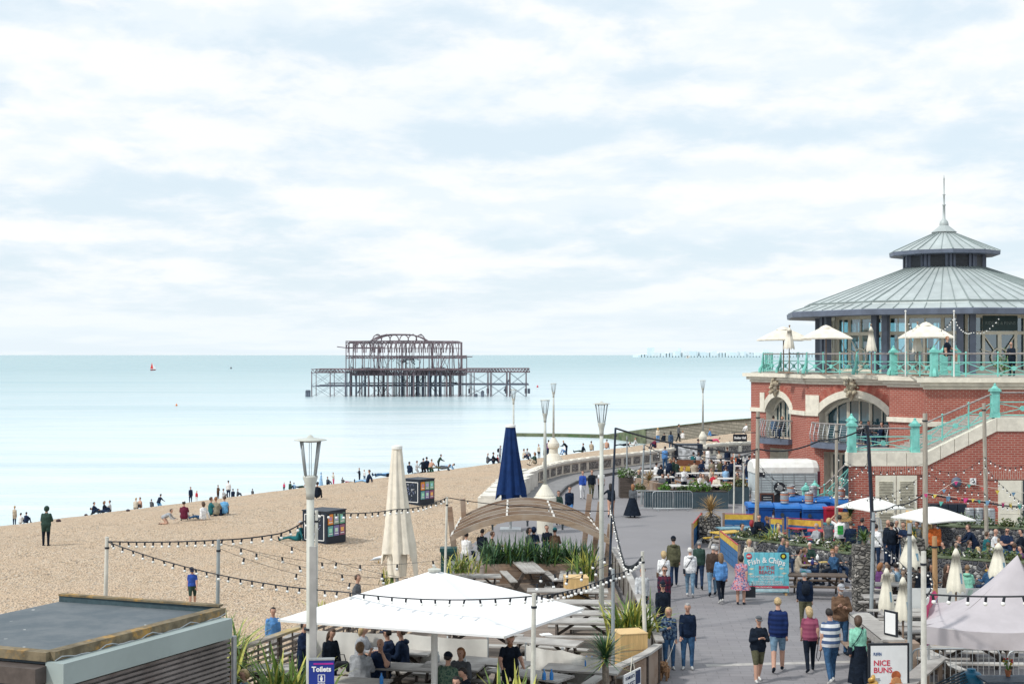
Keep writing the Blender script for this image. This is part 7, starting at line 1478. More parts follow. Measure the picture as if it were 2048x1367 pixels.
gd('woman in beige jacket at the dark brown table',1596,1095,top='bei',bot='ldn',hair='drk',face=70,long=.03);gd('brown-haired companion beside the woman in beige',1608,1094,top='brn',bot='dkd',hair='lbr',face=80);gd('woman in denim jacket eating at the dark brown table',1669,1097,top='dnm',bot='blk',hair='gin',face=-60,arms='hc',headv=(0,.35,1));gd('person behind the woman in the denim jacket',1672,1089,top='dgr',hair='bro',face=20,z0=.1)
gd('person in pale shirt with a backpack at the table by the pillar',1793,1125,top='lgr',bot='blk',hair='drk',face=178,bag=('pack','ldn'),slv=False);gd('person in purple beside the tall stone pillar',1758,1124,top='pur',bot='dkd',hair='gin',face=100,long=.1);gd('dark-haired woman in black by the wooden post',1859,1126,top='blk',bot='dkd',hair='drk',face=20,long=.1,skin=2);gd('long brown-haired woman beside the wooden post',1893,1127,top='dbr',bot='dkd',hair='bro',face=40,long=.2);gd('blond person in green hoodie behind the banner',1935,1129,top='mint',bot='dkd',hair='lbr',face=160,hood=True);gd('person in blue denim behind the banner near the gazebo peak',1979,1126,top='dnm',bot='dkd',hair='drk',face=200)
# pavilion
B='people on the pavilion balconies and terrace'
P_('man in black tee and shorts sitting on the terrace rail',1893,0,leg='sb',arms='dr',top='blk',bot='blk',hair='gin',face=60,slv=False,shorts=True,Y=72.2,z0=TZ,dz=.62,shoe='shw',fat=1.15,group=B,h=1.85);P_('man in black tracksuit and sunglasses on the upper terrace',2024,0,leg='st',arms='ph',top='blk',bot='blk',hair='bald',shades=True,face=-50,Y=72.6,z0=TZ,fat=1.1,group=B)
for lb,px,Y,z,tp,hr,fc_ in(('person in blue jacket with back to the left balcony rail',1547,88.1,3.3,'dnm','drk',150),('person at the right side of the left balcony',1566,87.0,3.3,'blk','gin',-60),('person in maroon on the large balcony',1706,81.2,3.35,'mar','drk',60),('dark-haired person second on the large balcony',1721,80.6,3.35,'blk','drk',30),('man facing outward on the large balcony',1737,80.0,3.35,'dgr','bro',0),('person in striped dark jumper at the right of the large balcony',1764,78.8,3.35,'dnv','drk',-70)):P_(lb,px,0,leg='sb',top=tp,hair=hr,face=fc_,Y=Y,z0=z,group=B,arms='ff',dz=.0)
# far seating terrace
Fs='people of the far seating terrace'
FARP=[('standing person in bright blue jacket by the sea wall',1330,892,'st','blu','dnm','drk',180,{}),('tall man in black standing left of the wall lamp',1396,877,'st','dnv','blk','drk',100,{}),('standing woman in white blouse amid the tables',1368,932,'st','wht','blk','gin',20,dict(arms='ph',long=.05)),('waiter in black waistcoat bending between tables',1336,916,'st','dnv','blk','bld',120,dict(spine=(0,.3,1))),('man in dark tee behind the waiter',1346,914,'st','dgn','dkd','bro',60,{}),('man in beige shirt seen from behind at a white table',1388,920,'sb','bei','dkd','drk',175,dict(fat=1.15)),('man in navy facing the man in beige',1403,918,'sb','nav','dkd','drk',0,{}),('person in taupe jacket seen from behind',1424,918,'sb','kha','dkd','bro',180,{}),('person in olive jacket right of the taupe jacket',1441,917,'sb','olv','dkd','drk',200,{}),('man in long dark coat standing by the right poles',1463,917,'st','dnv','blk','bro',175,dict(hem=.5)),('person in grey at the back of the far seating',1397,904,'sb','gry','dkd','bro',150,{}),('person in beige coat and sunglasses at the back',1408,901,'sb','bei','dkd','bro',0,dict(shades=True)),('person in long white shirt walking at the back',1415,893,'st','wht','wht','drk',110,{}),('person in pale top near the back wall',1439,900,'sb','crm','dkd','gin',180,{}),('man in black jacket and sunglasses at the back right',1478,907,'sb','blk','dkd','bro',0,dict(shades=True)),('dark-clad person at the back right next to the pavilion',1498,910,'sb','dnv','dkd','drk',180,{}),('blond person in grey-green at the left front of the far seating',1277,939,'sb','dgn','dkd','bld',60,{}),('white-haired person at the left front table',1296,948,'sb','brn','dkd','wht',60,{}),('dark-haired woman at the left front table',1325,946,'sb','dgr','dkd','drk',-30,dict(long=.1)),('grey-haired man in black jacket at the left front table',1338,946,'sb','blk','dkd','gry',-80,{}),('woman with sunglasses beside the woman in white',1400,945,'sb','wht','dkd','drk',30,dict(shades=True)),('person in khaki jacket with brown hair',1408,947,'sb','kha','dkd','lbr',-60,{}),('person with long brown hair seen from behind',1415,951,'sb','gry','dkd','bro',180,dict(long=.25)),('person in red jacket with pale hair',1427,943,'sb','red','dkd','bld',-60,{}),('man in black vest and cream sleeves at the front',1434,948,'sb','crm','blk','drk',-20,dict(fat=1.1)),('person in dark grey behind the left white tables',1279,932,'sb','dgr','dkd','gry',100,{}),('person in blue jeans by the horse trailer front',1497,925,'st','dnv','blu','drk',180,{})]
for lb,px,py,lg,tp,bt_,hr,fc_,ex in FARP:ex.setdefault('arms','ff' if lg=='sb' else 'dd');P_(lb,px,py,leg=lg,top=tp,bot=bt_,hair=hr,face=fc_,group=Fs,**ex)
for lb,px,py,lg,tp,bt_,hr,fc_ in(('person in dark green at the back of the far seating by the timber screen',1352,918,'sb','dgn','dkd','bro',180),('person in white at the far seating left of the yellow sign',1312,924,'sb','wht','dkd','drk',120),('person in black left of the yellow sign',1322,928,'sb','blk','dkd','drk',200),('person in pale blue among the middle tables of the far seating',1452,932,'sb','lbl','dkd','bro',170),('person in navy between the taupe jacket and the dark coat',1450,920,'sb','nav','dkd','gry',0),('person in brown near the right white table of the far seating',1476,944,'sb','brn','dkd','drk',-60),('person in charcoal at the right end of the far seating',1489,938,'sb','dgr','dkd','bro',180),('person in cream behind the red jacket',1421,934,'sb','crm','dkd','drk',40),('person in black behind the woman in the white blouse',1377,927,'sb','blk','dkd','bro',90),('standing person in dark jacket at the back wall of the far seating',1455,893,'st','dnv','dkd','bro',180),('person in rust jumper near the back right table',1466,905,'sb','org','dkd','drk',0),('seated person in teal left of the tall white shirt',1386,903,'sb','teal','dkd','drk',160)):P_(lb,px,py,leg=lg,top=tp,bot=bt_,hair=hr,face=fc_,group=Fs,arms='ff' if lg=='sb' else 'dd')
for lb,px,py,lg,tp,hr,fc_,z in(('person in white top beside the small palm at the drinkers',1752,1047,'st','wht','drk',140,0),('woman in yellow top behind the man in blue',1822,1045,'st','yel','lbr',-30,0),('person in black behind the striped shirt',1783,1044,'st','blk','drk',200,0),('person in grey at the flint wall right of the man in orange',1915,1070,'sb','dgr','bro',60,.2),('person in maroon at the nearer flint wall',1905,1128,'sb','mar','drk',150,0),('person in black tee left of the wooden post',1838,1128,'sb','blk','drk',60,0),('person in pale shirt near the stone pillar foot',1776,1128,'sb','crm','bro',170,0),('person in dark blue beyond the yellow table at the right edge',2028,1085,'sb','dnm','bro',170,0),('dark-haired person by the crimson table in black',2044,1057,'sb','blk','drk',-100,.3),('person in teal right of the leaning man in the dark coat',1972,1062,'sb','teal','bro',90,.2),('brunette in black at the yellow table behind the yucca',1553,1045,'sb','blk','bro',60,0),('man in grey seated behind the red table',1634,1046,'sb','gry','gry',-60,0),('person in navy seated left behind the plank screens',1482,1046,'sb','nav','drk',60,0)):gd(lb,px,py,leg=lg,top=tp,hair=hr,face=fc_,z0=z,bot='dkd',arms='dd' if lg=='st' else 'ff')
# people on the shingle
Bc='people on the shingle beach'
def bc(label,px,py,leg,top,bot='dkd',hair='drk',face=180,**k):k.setdefault('arms',{'st':'dd','wk':'zs','sg':'kk','sl':'bb','kn':'rr','xl':'kk','sb':'ff','cr':'rr'}[leg]);P_(label,px,py,leg=leg,top=top,bot=bot,hair=hair,face=face,beach=True,group=Bc,**k)
LYING=dict(spine=(0,-1,.12),headv=(0,-.6,.8),arms='bb',dz=-.24)
bc('hooded person in long dark green coat standing alone on the left',92,1092,'st','dgn','blk',None,182,hat='hood',hatc='dgn',hem=.4,arms='hh',fat=1.12)
bc('boy in blue and green tee and dark cap',385,1214,'wk','rbl','dgn','drk',15,h=1.3,child=True,slv=False,shorts=True,hat='cap',hatc='nav',shoe='wht',headv=(0,.4,1),hem=0)
bc('child crouching in grey at the left of the beach group',327,1049,'kn','gry','skn','bro',95,h=1.4,spine=(0,.9,.45));bc('person in maroon top and white cap sitting alone',368,1044,'sg','mar','lgr','drk',185,hat='cap',hatc='wht');bc('person in white top with legs aside in the beach group',406,1041,'sl','wht','dnm','bro',-130,long=.06);bc('man in teal top at the back of the beach group',421,1035,'sg','teal','dkd','bro',110);bc('man in khaki jacket in the beach group',431,1035,'sg','kha','dkd','gin',180,fat=1.15);bc('person in bright blue tee at the right of the beach group',448,1032,'sg','sky','dkd','bro',190,slv=False)
bc('person in long beige coat at the water edge on the far left',29,1050,'st','bei','dkd','bld',160,hem=.45);bc('person in white sitting at the far left crest',41,1048,'sg','wht','dkd','drk',180);bc('person in navy sitting at the far left crest',52,1047,'sg','nav','dkd','drk',170)
bc('person in black at the left of the reclining group on the crest',187,1029,'sg','dnv','dkd','drk',80);bc('person lying down in the crest group left of centre',198,1027,'sl','dgn','dkd','drk',90,**LYING);bc('woman in black reaching out in the crest group',208,1025,'sg','blk','dkd','lbr',90,long=.08,arms='or');bc('person in pale grey in the crest group',220,1024,'sg','lgr','dkd','drk',-80)
bc('person in cream at the crest right of the reclining group',271,1017,'sg','crm','dkd','bld',180);bc('shirtless person hugging their knees on the crest',281,1016,'sg','skn','dgr','drk',-40,slv=False);bc('person in black bending at the crest left of the standing man',317,1012,'kn','dnv','sky','drk',150,spine=(0,.5,1));bc('small dark seated figure left of the bending person',303,1013,'sg','dgr','dkd','drk',180,h=1.3)
bc('man in dark coat standing on the crest beside a child in red',381,1004,'st','nav','dkd','bro',40,hem=.3,h=1.7);bc('child in red coat standing on the crest',393,1003,'st','red','wht','bld',160,h=1.2,child=True);bc('person in brown standing on the crest with a towel',436,999,'st','brn','dbr','drk',60,h=1.5,arms='hh');bc('person in pale shirt sitting below the standing white shirt',446,996,'sg','lgr','gry','drk',100);bc('man in white tee on the crest, the tallest of his group',457,992,'st','wht','dkd','drk',180,h=1.8,fat=1.1,slv=False,arms='dd');bc('person in black right of the tall white tee',466,993,'sg','dnv','dkd','drk',200,h=1.5);bc('dark crouched figure at the right end of that crest group',475,992,'sg','dgr','dkd','lbr',100,h=1.4);bc('lone dark head showing over the crest',505,988,'sg','dgr','dkd','drk',180,h=1.1,child=True)
bc('small child in pink at the crest left of the near lamp',568,979,'st','pnk','blk','bld',170,h=1.0,child=True);bc('person in dark green leaning back on one hand on the crest',580,977,'sg','dgn','dkd','drk',150,arms='bk');bc('small person in pale blue on the crest beside the dark green one',588,976,'sg','lbl','dkd','bro',190,h=1.4);bc('person lying flat in dark clothes just left of the near lamp',599,975,'sl','dgn','dkd','drk',-90,**LYING)
bc('person in pale blue robe standing right of the near lamp',642,968,'st','lbl','lbl',None,100,hat='hood',hatc='lbl',skirt=('lbl',.8,.26),h=1.62);bc('dark seated figure beside the pale standing girl',655,967,'sg','dgr','dkd','drk',60);bc('girl in white and pink standing on the crest',667,966,'st','crm','pnk','gin',-60,h=1.45,arms='hh');bc('dark seated figure low on the crest, left of a reddish one',685,962,'sg','dgr','dkd','drk',180,h=1.25);bc('low reddish figure on the crest',697,962,'sl','rose','dkd','gin',90,h=1.25,**LYING);bc('thin person in black standing and looking at a phone',719,957,'st','blk','blk','bro',-60,arms='ph',h=1.6);bc('child in white standing right of the thin person in black',729,958,'st','wht','dnm','gin',-40,h=1.3,child=True)
bc('person in navy and pale jeans reclining below the crest',735,966,'sl','nav','lbl','bro',-90,spine=(0,-.35,1));bc('person in blue lying on the crest left of the cream parasol',767,952,'sl','lbl','dnm','drk',-90,**LYING);bc('person in dark blue lying beside the cream parasol',775,957,'sl','blk','dnm','drk',-90,**LYING);bc('black-clad person sitting in the shingle beside the near lamp',634,999,'sg','blk','blk','drk',170,h=1.7);bc('teal-clad person leaning against the nearer poster box',597,1083,'sl','teal','teal','drk',-100,spine=(0,-.3,1),hat='cap',hatc='lgr')
bc('person in navy beside the giant cream parasol on the crest',819,946,'sg','nav','dkd','drk',170);bc('pale kneeling figure right of the giant cream parasol',833,945,'kn','lgr','gry','bro',90,h=1.5);bc('person in black crouching at the crest, left of a pair',846,943,'kn','blk','blk','drk',150,h=1.7,arms='do');bc('person in black at the crest, right of a pair',853,941,'kn','dnv','blk','drk',180,h=1.8,arms='dd');bc('bare-backed person kneeling on the shingle',861,944,'kn','skn','grn','lbr',140,h=1.5,slv=False,spine=(0,.3,1),fat=1.2,hem=0);bc('person in dark teal bending forward on the crest',877,936,'st','dgn','blk','drk',80,h=1.45,spine=(0,.5,1),arms='rr');bc('person in light blue lying at the crest',893,937,'sl','lbl','dkd','drk',-90,**LYING);bc('dark-clad person lying with a green bag at the crest',884,942,'sl','dgr','olv','drk',-90,**LYING)
bc('dark-clad person sitting left of the navy parasol, leftmost',975,925,'sg','dgr','dkd','wht',90);bc('person in black sitting left of the navy parasol',986,924,'sg','blk','blk','drk',100);bc('child in red sitting beside the navy parasol',996,923,'sg','red','dkd','bro',-80,h=1.3);bc('person with grey top and backpack standing by the navy parasol',1000,917,'st','gry','blk','gry',90,bag=('pack','blk'),h=1.6)
bc('bare-armed person right of the navy parasol',1047,918,'sg','crm','dkd','bro',80,slv=False);bc('person in grey sweatshirt right of the navy parasol',1054,918,'sg','gry','dkd','bro',150,fat=1.1);bc('long-haired person in dark green jacket sitting near the wall',1070,931,'sg','dgn','crm','lbr',-60,long=.1,Y=None);bc('child in white and black standing near the pedestal lamp',1078,905,'st','crm','blk','drk',-30,h=1.3,child=True);bc('person in purple behind the wall lamp',1097,892,'st','pur','dkd','drk',180,h=1.6);bc('person in black leaning against the wall lamp pedestal',1089,912,'sg','blk','dkd','drk',90,h=1.9)
bc('person bending in black and white right of the wall lamp',1133,897,'st','blk','dkd','bld',-80,spine=(0,.7,.8),h=1.5,arms='rr');bc('person in white and blue sitting right of the wall lamp',1131,907,'sg','wht','blu','drk',-60);bc('person in black top reclining on the beach beyond the wall',1165,900,'sl','blk','dgn','drk',-80,spine=(0,-.2,1));bc('person in pale brown sitting beyond the wall',1183,898,'sg','bei','dkd','bro',170);bc('person in white sitting left of the slender lamp',1205,894,'sg','crm','skn','drk',180);bc('bare-armed person sitting left of the slender lamp',1213,894,'sg','skn','dgr','bro',170,slv=False)
bc('person in black lying by the groyne with a teal bag',1248,884,'sl','blk','blk','drk',-90,**LYING);bc('person in lilac reclining by the groyne',1268,880,'sl','lgr','wht','bro',-80,spine=(0,-.4,1));bc('long-haired woman in pale top and jeans standing near the groyne',1316,884,'st','crm','blu','bld',180,long=.2);bc('person in black sitting near the groyne behind the woman in jeans',1328,872,'sg','blk','blk','drk',180);bc('person in black striding across the beach near the groyne',1357,884,'wk','dgr','blk','drk',90,h=1.85);bc('person in white hooded top sitting near the groyne',1366,872,'sg','wht','gry','gin',-160);bc('person in maroon sitting behind the sea wall',1310,898,'sg','mar','dkd','gin',-60);bc('person in dark patterned clothes standing on the sea wall edge',1342,902,'st','leopard','leopard','drk',180,long=.12)
bc('person in blue reclining by the far wall lamp',1421,861,'sl','blu','dkd','gin',90,spine=(0,-.2,1));bc('person in pink lying near the pavilion',1426,886,'sl','pnk','blk','bro',-90,**LYING);bc('person in white sitting on the shingle next to the pavilion corner',1493,846,'sg','wht','wht','drk',-60)
grow_people()
q=MB();q.box((0,0,.17),(.40,.10,.36));q.path([(-.12,0,.33),(-.08,0,.52),(.08,0,.52),(.12,0,.33)],.012,5);p=G(1499,1200);tag(q.build('tote_bag',black,loc=(p.x,p.y,.12)),'black tote bag held by the woman in the floral dress','bag')
q=MB();q.path([(-.14,0,.02),(-.17,0,.12),(-.1,0,.2),(.1,0,.2),(.17,0,.12),(.14,0,.02)],[.05,.08,.08,.08,.08,.05],7);q.path([(-.1,0,.24),(-.05,0,.42),(.05,0,.42),(.1,0,.24)],.013,5);p=D(684,1338,33.4);tag(q.build('handbag',black,loc=(p.x,p.y,.95)),'black handbag carried by the woman in the black blouse','bag')
dg_=thing('dog','small shaggy tan dog at the feet of the woman in the patterned coat','dog',G(1329,1358),R(-14));dm=mat('tan_fur',(.30,.17,.09),.9,.45,18,bmp=.02)
q=MB();rng=random.Random(9)
q.path([(0,.22,.27),(0,.14,.28),(0,-.02,.27),(0,-.14,.30),(0,-.19,.36),(0,-.22,.42)],[.05,.10,.105,.115,.085,.075],9);q.ball((0,-.27,.45),.085,9,6);q.path([(0,-.31,.43),(0,-.39,.41)],[.05,.034],7);q.path([(0,.22,.3),(0,.30,.38),(0,.28,.47)],[.035,.03,.012],6)
for sg in(-1,1):
 q.path([(sg*.07,-.15,.27),(sg*.075,-.14,.14),(sg*.075,-.15,.03),(sg*.075,-.18,.02)],[.05,.035,.03,.028],6);q.path([(sg*.07,.15,.26),(sg*.08,.11,.16),(sg*.08,.17,.09),(sg*.08,.14,.02)],[.06,.04,.03,.028],6);q.path([(sg*.06,-.25,.52),(sg*.095,-.25,.47),(sg*.10,-.26,.40)],[.02,.03,.02],5)
for i in range(120):
 a=rng.uniform(0,6.28);y=rng.uniform(-.34,.26);r=.105 if y>-.2 else .08;z0_=.28 if y>-.17 else .45;c=Vector((r*math.cos(a),y,z0_+r*math.sin(a)));q.tube(c,c+Vector((.03*math.cos(a),rng.uniform(-.03,.03),.03*math.sin(a)-.025)),.012,.002,4)
q.build('dog_body',dm,dg_,smooth=True);q=MB();q.ball((0,-.425,.42),.018,6,4);q.ball((-.035,-.335,.475),.012,6,4);q.ball((.035,-.335,.475),.012,6,4);q.build('nose_and_eyes',eyem,dg_)
q=MB();a=Vector((dg_.location.x,dg_.location.y-.1,.40));b_=G(1352,1337)+Vector((0,0,.86));q.path([a.lerp(b_,i/8)+Vector((0,0,-.06*math.sin(math.pi*i/8)))for i in range(9)],.006,4);tag(q.build('dog_lead',canvas_cream,loc=(0,0,0)),'thin lead from the hand of the woman in the patterned coat to the tan dog','lead')
p=G(1638,1345);q=MB();q.path([(0,0,.95),(-.03,0,.7),(-.07,0,.42),(-.02,0,.32),(.04,0,.45),(.05,0,.7),(.02,0,.95)],.012,5);tag(q.build('dog_lead',black,loc=(p.x,p.y,0)),'looped dark dog lead hanging from the hand of the man in the striped tee','lead')
for o in list(C.objects):
 if o.get('label','').startswith('man in white tee with a green print'):
  q=MB();n=5;vs=[]
  for i in range(n+1):
   for j in range(n+1):x=-.12+.24*j/n;z=.95+.36*i/n+.12;vs.append((x,.150*o.scale.x+.045*(1-(x/.2)**2),z))
  q.add(vs,[(i*(n+1)+j,i*(n+1)+j+1,(i+1)*(n+1)+j+1,(i+1)*(n+1)+j)for i in range(n)for j in range(n)]);q.build('green_print',mat('print_bright_green',(.03,.32,.06),.7,.4,9),o)
 if o.get('label','').startswith('boy in blue'):
  pass
def bottle(p,h,r,col,label,cat='bottle'):
 q=MB();q.lathe([(r*.9,0),(r,.01),(r,h*.6),(r*.5,h*.75),(r*.38,h*.8),(r*.4,h),(0,h)],10);tag(q.build(cat,col,loc=p,smooth=True),label,cat)
bl=mat('blue_bottle',(.03,.22,.62),.3);cb1=mat('clear_plastic',(.55,.60,.62),.2);pu=mat('purple_flask',(.25,.04,.40),.4);glass_amber=mat('drink_amber',(.35,.14,.04),.3)
def on_t(px,py,z):return G(px,py,z)
TZ0=DK+.765
for px,py,m_,lb in((1088,1358,bl,'left blue bottle of the pair on the grey slatted table at the bottom edge'),(1103,1358,bl,'right blue bottle of the pair on the grey slatted table at the bottom edge'),(1173,1331,bl,'left blue bottle on the table beside the cordyline'),(1184,1331,bl,'right blue bottle on the table beside the cordyline'),(758,1330,bl,'blue bottle beside the man with glasses'),(765,1327,cb1,'clear jug beside the blue bottle at the table of the man with glasses'),(763,1366,bl,'blue bottle at the bottom edge under the umbrella'),(876,1322,cb1,'clear water bottle left of the person in the green coat'),(908,1362,cb1,'clear water bottle at the bottom edge by the dark-haired woman'),(895,1290,cb1,'white bottle on the table behind the ginger-haired woman'),(930,1330,cb1,'clear tumbler in front of the ginger-haired woman'),(752,1287,glass_amber,'amber drink on the table under the umbrella'),(735,1289,glass_amber,'reddish drink by the blond woman in grey')):bottle(on_t(px,py,TZ0),.24,.045,m_,lb)
for px,py,m_,lb,h in((1610,1126,pu,'purple flask on the dark brown table',.30),(1625,1128,mat('navy_flask',(.02,.03,.16),.4),'navy flask on the dark brown table',.22),(1635,1118,whitepaint,'white cup on the dark brown table',.2)):bottle(on_t(px,py,.765),h,.06,m_,lb)
for px,py,sx_,m_,lb in((1622,1122,.3,whiteflat,'white food wrapper beside the flasks'),(1648,1124,.34,mat('tray_yellow',(.55,.42,.15),.7),'yellow food tray in front of the woman in denim'),(1092,1269,.3,whiteflat,'white paper menu on the table behind the short windbreak'),(1152,1225,.3,whiteflat,'white paper menu on the second table from the front')):
 q=MB();q.box((0,0,.012),(sx_,.22,.024));q.box((.02,.02,.03),(sx_*.6,.12,.02));z=.765 if px>1300 else DK+.765;tag(q.build('paper_item',m_,loc=on_t(px,py,z),rz=.3),lb,'paper')
for px,py in((2025,1075),(2040,1078),(2015,1090)):bottle(G(px,py,.77),.22,.045,mat('dark_beer',(.05,.02,.015),.2)if px==2025 else glass_amber,{2025:'dark pint glass on the crimson table',2040:'amber pint glass at the right of the crimson table',2015:'amber glass on the yellow table at the right edge'}[px],'pint glass')
for px,py,lb,s in((117,1043,'dark bag lying on the crest right of the hooded person',.45),(172,1029,'small dark bag left of the reclining crest group',.35),(256,1022,'dark bag on the crest right of the reclining group',.4),(1053,600,'',0)):
 if not s:continue
 q=MB();q.path([(-.3,0,.12),(-.12,0,.18),(.12,0,.2),(.3,0,.1)],[.1,.2,.2,.08],8);q.path([(-.1,0,.3),(0,0,.48),(.1,0,.32)],.02,4);tag(q.build('bag',mat('dark_bag',(.05,.03,.04),.8),loc=GB(px,py)),lb,'bag').scale=(s,s,s*.8)
# poles and festoon lights
POLE='poles carrying the festoon lights'
def pole(label,pxt,pyt,pxb,Y,r,m,z0=0.0,pyb=None,name='festoon_pole'):
 a=D(pxt,pyt,Y);b_=Vector((D(pxb,709,Y).x,Y,z0));t_=thing(name,label,'pole',b_,0,POLE);q=MB();q.path([b_,b_.lerp(a,.5),a],[r,r*.95,r*.85],10);q.build('shaft',m,t_,world=True,smooth=False)
 q=MB();q.lathe([(r*1.0,-.30),(r*1.12,-.295),(r*1.12,-.255),(r*1.0,-.25)],10,a,caps=False);q.build('tie',black,t_,world=True);return t_
wpole=mat('whitewashed_pole',(.60,.60,.55),.7,.15,3,dirt=(.40,.38,.33,.5));oldwood=woodmat('tall_wood_pole',(.36,.33,.28),amt=.25,axis=2);bpole=mat('dark_blue_pole',(.018,.03,.055),.5,.2,3);mpole=mat('grey_metal_pole',(.30,.34,.36),.5,.12,3)
pole('white pole at the left end of the festoon lights on the shingle',214,1073,207,36,.055,wpole,.1);pole('grey pole second from the left on the shingle behind the kiosk',437,1078,433,35,.05,mpole,.1);pole('white pole behind the near lamp post carrying the left festoon',633,1020,631,36,.05,wpole,.1)
pole('thin pale pole at the left end of the timber arch',894,993,889,48,.045,wpole,.1);pole('white pole standing in front of the umbrella right corner',1068,1186,1064,29.0,.055,wpole,DK);pole('white pole rising from the flax by the nearer plywood box',1285,1102,1292,36.6,.055,wpole,0);pole('short grey pole next to the cordyline palm',1226,1137,1226,34.5,.045,mpole,DK);pole('tall slim dark-wrapped pole at the corner of the promenade terrace',1231,855,1217,49.5,.045,bpole,.1);pole('thin white pole beside the dark-wrapped pole',1222,1010,1218,50.5,.03,wpole,.1)
pole('tall wooden pole beside the blue bins',1516,822,1513,62,.095,oldwood);pole('tall wooden pole by the red bin',1673,850,1673,65,.085,oldwood);pole('black festoon pole in front of the staircase',1735,850,1748,58,.07,bpole);pole('thick wooden pole wrapped with dark cable',1850,826,1851,52.5,.10,oldwood);pole('tall wooden pole in front of the cream door',1968,806,1974,58,.085,oldwood);pole('slim pole left of the pair by the far slate planters',1469,905,1467,66,.04,wpole);pole('slim pole right of the pair by the blue bins',1487,912,1486,66.5,.04,wpole)
pole('grey pole by the tall stone pillar',1747,1024,1742,44.5,.06,mpole);pole('grey-blue pole in front of the near closed parasols',1819,1046,1820,35.5,.06,mpole);pole('white pole at the left corner of the gazebo',1847,1102,1848,31.0,.065,wpole);pole('orange wooden post behind the gazebo scarf',1869,1072,1872,37.5,.075,woodmat('orange_post',(.40,.25,.13),amt=.2,axis=2));pole('far slim pole at the left of the far seating',1254,872,1254,96,.055,mpole);pole('grey pole in front of the far seating tables',1288,888,1283,80,.06,mpole);pole('second far slim pole right of the left one',1301,899,1301,92,.05,mpole);pole('slim pole beside the staircase louvred doors',1817,1046,1818,47,.03,mpole)
FG='festoon light strings'
def festoon(label,pts_,sag,step,cr=.014,bs=1.0,cable=black,bulb_m=None,skipb=False,hang=True):
 """pts_: list of (px, py, Y); catenary-like sag (metres) between; a bulb every step metres"""
 P=[D(*p)for p in pts_];sg=sag if isinstance(sag,(list,tuple))else[sag]*(len(P)-1);path_=[];
 for a,b_,s in zip(P,P[1:],sg):
  n=14
  for i in range(n):t_=i/n;path_.append(a.lerp(b_,t_)-Vector((0,0,4*s*t_*(1-t_))))
 path_.append(P[-1]);t_=thing('festoon_string',label,'string lights',path_[0],0,FG);q=MB();q.path(path_,cr,5);q.build('cable',cable,t_,world=True)
 if skipb:return
 L=[0.0];
 for a,b_ in zip(path_,path_[1:]):L.append(L[-1]+(b_-a).length)
 n=min(98,int(L[-1]/step));proto=None
 for i in range(n):
  d=(i+.5)*L[-1]/n;k=max(j for j in range(len(L))if L[j]<=d);k=min(k,len(path_)-2);p=path_[k].lerp(path_[k+1],(d-L[k])/max(1e-6,L[k+1]-L[k]))
  if i==0:
   q=MB();q.lathe([(.016*bs,0),(.02*bs,-.01*bs),(.021*bs,-.075*bs),(.017*bs,-.08*bs)],7,m=0);q.ball((0,0,-.105*bs),.033*bs,8,6,m=1);o=q.build('bulb',[black,bulbglass],t_,smooth=True);proto=o
  else:o=proto.copy();C.objects.link(o);o.parent=t_
  o.location=p-t_.location;o.rotation_euler=(random.uniform(-.25,.25),random.uniform(-.25,.25),random.uniform(0,3))
festoon('thick dark festoon from the left white pole to the near lamp post',[(215,1082,36),(437,1079,35),(560,1066,35.4),(633,1024,36)],[.03,.03,.06],.24,.017,1.15);festoon('festoon sloping from the left white pole across the big umbrella',[(216,1083,36),(690,1183,31.5),(1068,1191,29.0)],[.22,.12],.37,.015,1.1)
festoon('festoon from the white umbrella pole up to the dark-wrapped pole',[(1068,1191,29.0),(1228,1147,34.5),(1285,1110,36.6)],[.10,.12],.33,.013,1.15);festoon('festoon from the near lamp over the shingle to the arch pole',[(633,1022,36),(790,1018,42),(894,994,48)],[.08,.1],.55,.014,1.15);festoon('thin string from the arch pole across the pergola to the tall dark pole',[(894,994,48),(1060,1012,49),(1222,1021,49.5)],[.06,.05],1.2,.014,.8)
festoon('festoon hanging down the dark-wrapped pole to the white flax pole',[(1222,1012,49.5),(1236,1075,45),(1250,1128,40),(1283,1112,36.6)],[.0,.05,.12],.30,.013,1.2)
for i,(a,b_,lb)in enumerate((((440,1085,35),(900,1115,40),'upper thin string with sparse bulbs over the shingle'),((470,1090,35),(890,1150,38),'middle thin string with sparse bulbs over the shingle'),((437,1095,35),(860,1165,36),'lower thin string with sparse bulbs over the shingle'),((540,1075,36),(1000,1165,36),'longest thin string with sparse bulbs reaching the planter'))):festoon(lb,[a,b_],.35,1.15,.005,1.25)
for i,(a,b_,lb)in enumerate((((1058,1168,33),(1235,1120,36),'thin string over the picnic tables, the lower one'),((1068,1152,34),(1222,1108,37),'thin string over the picnic tables, the upper one'))):festoon(lb,[a,b_],.12,.55,.005,1.2)
festoon('dark cable looping from the dark-wrapped pole to the wooden pole by the bins',[(1231,856,49.5),(1250,862,50),(1340,885,55),(1430,898,58),(1516,897,62),(1640,880,61),(1734,853,58)],[.0,.02,.1,.15,.25,.15],9,.035,skipb=True);festoon('dark cable down the black festoon pole in front of the staircase',[(1732,850,57.8),(1738,880,57.8),(1742,950,57.8),(1748,1080,57.8)],0,9,.045,skipb=True)
festoon('cable from the far slim poles towards the pavilion',[(1290,889,80),(1390,908,74),(1516,900,62)],.3,1.2,.02,1.0)
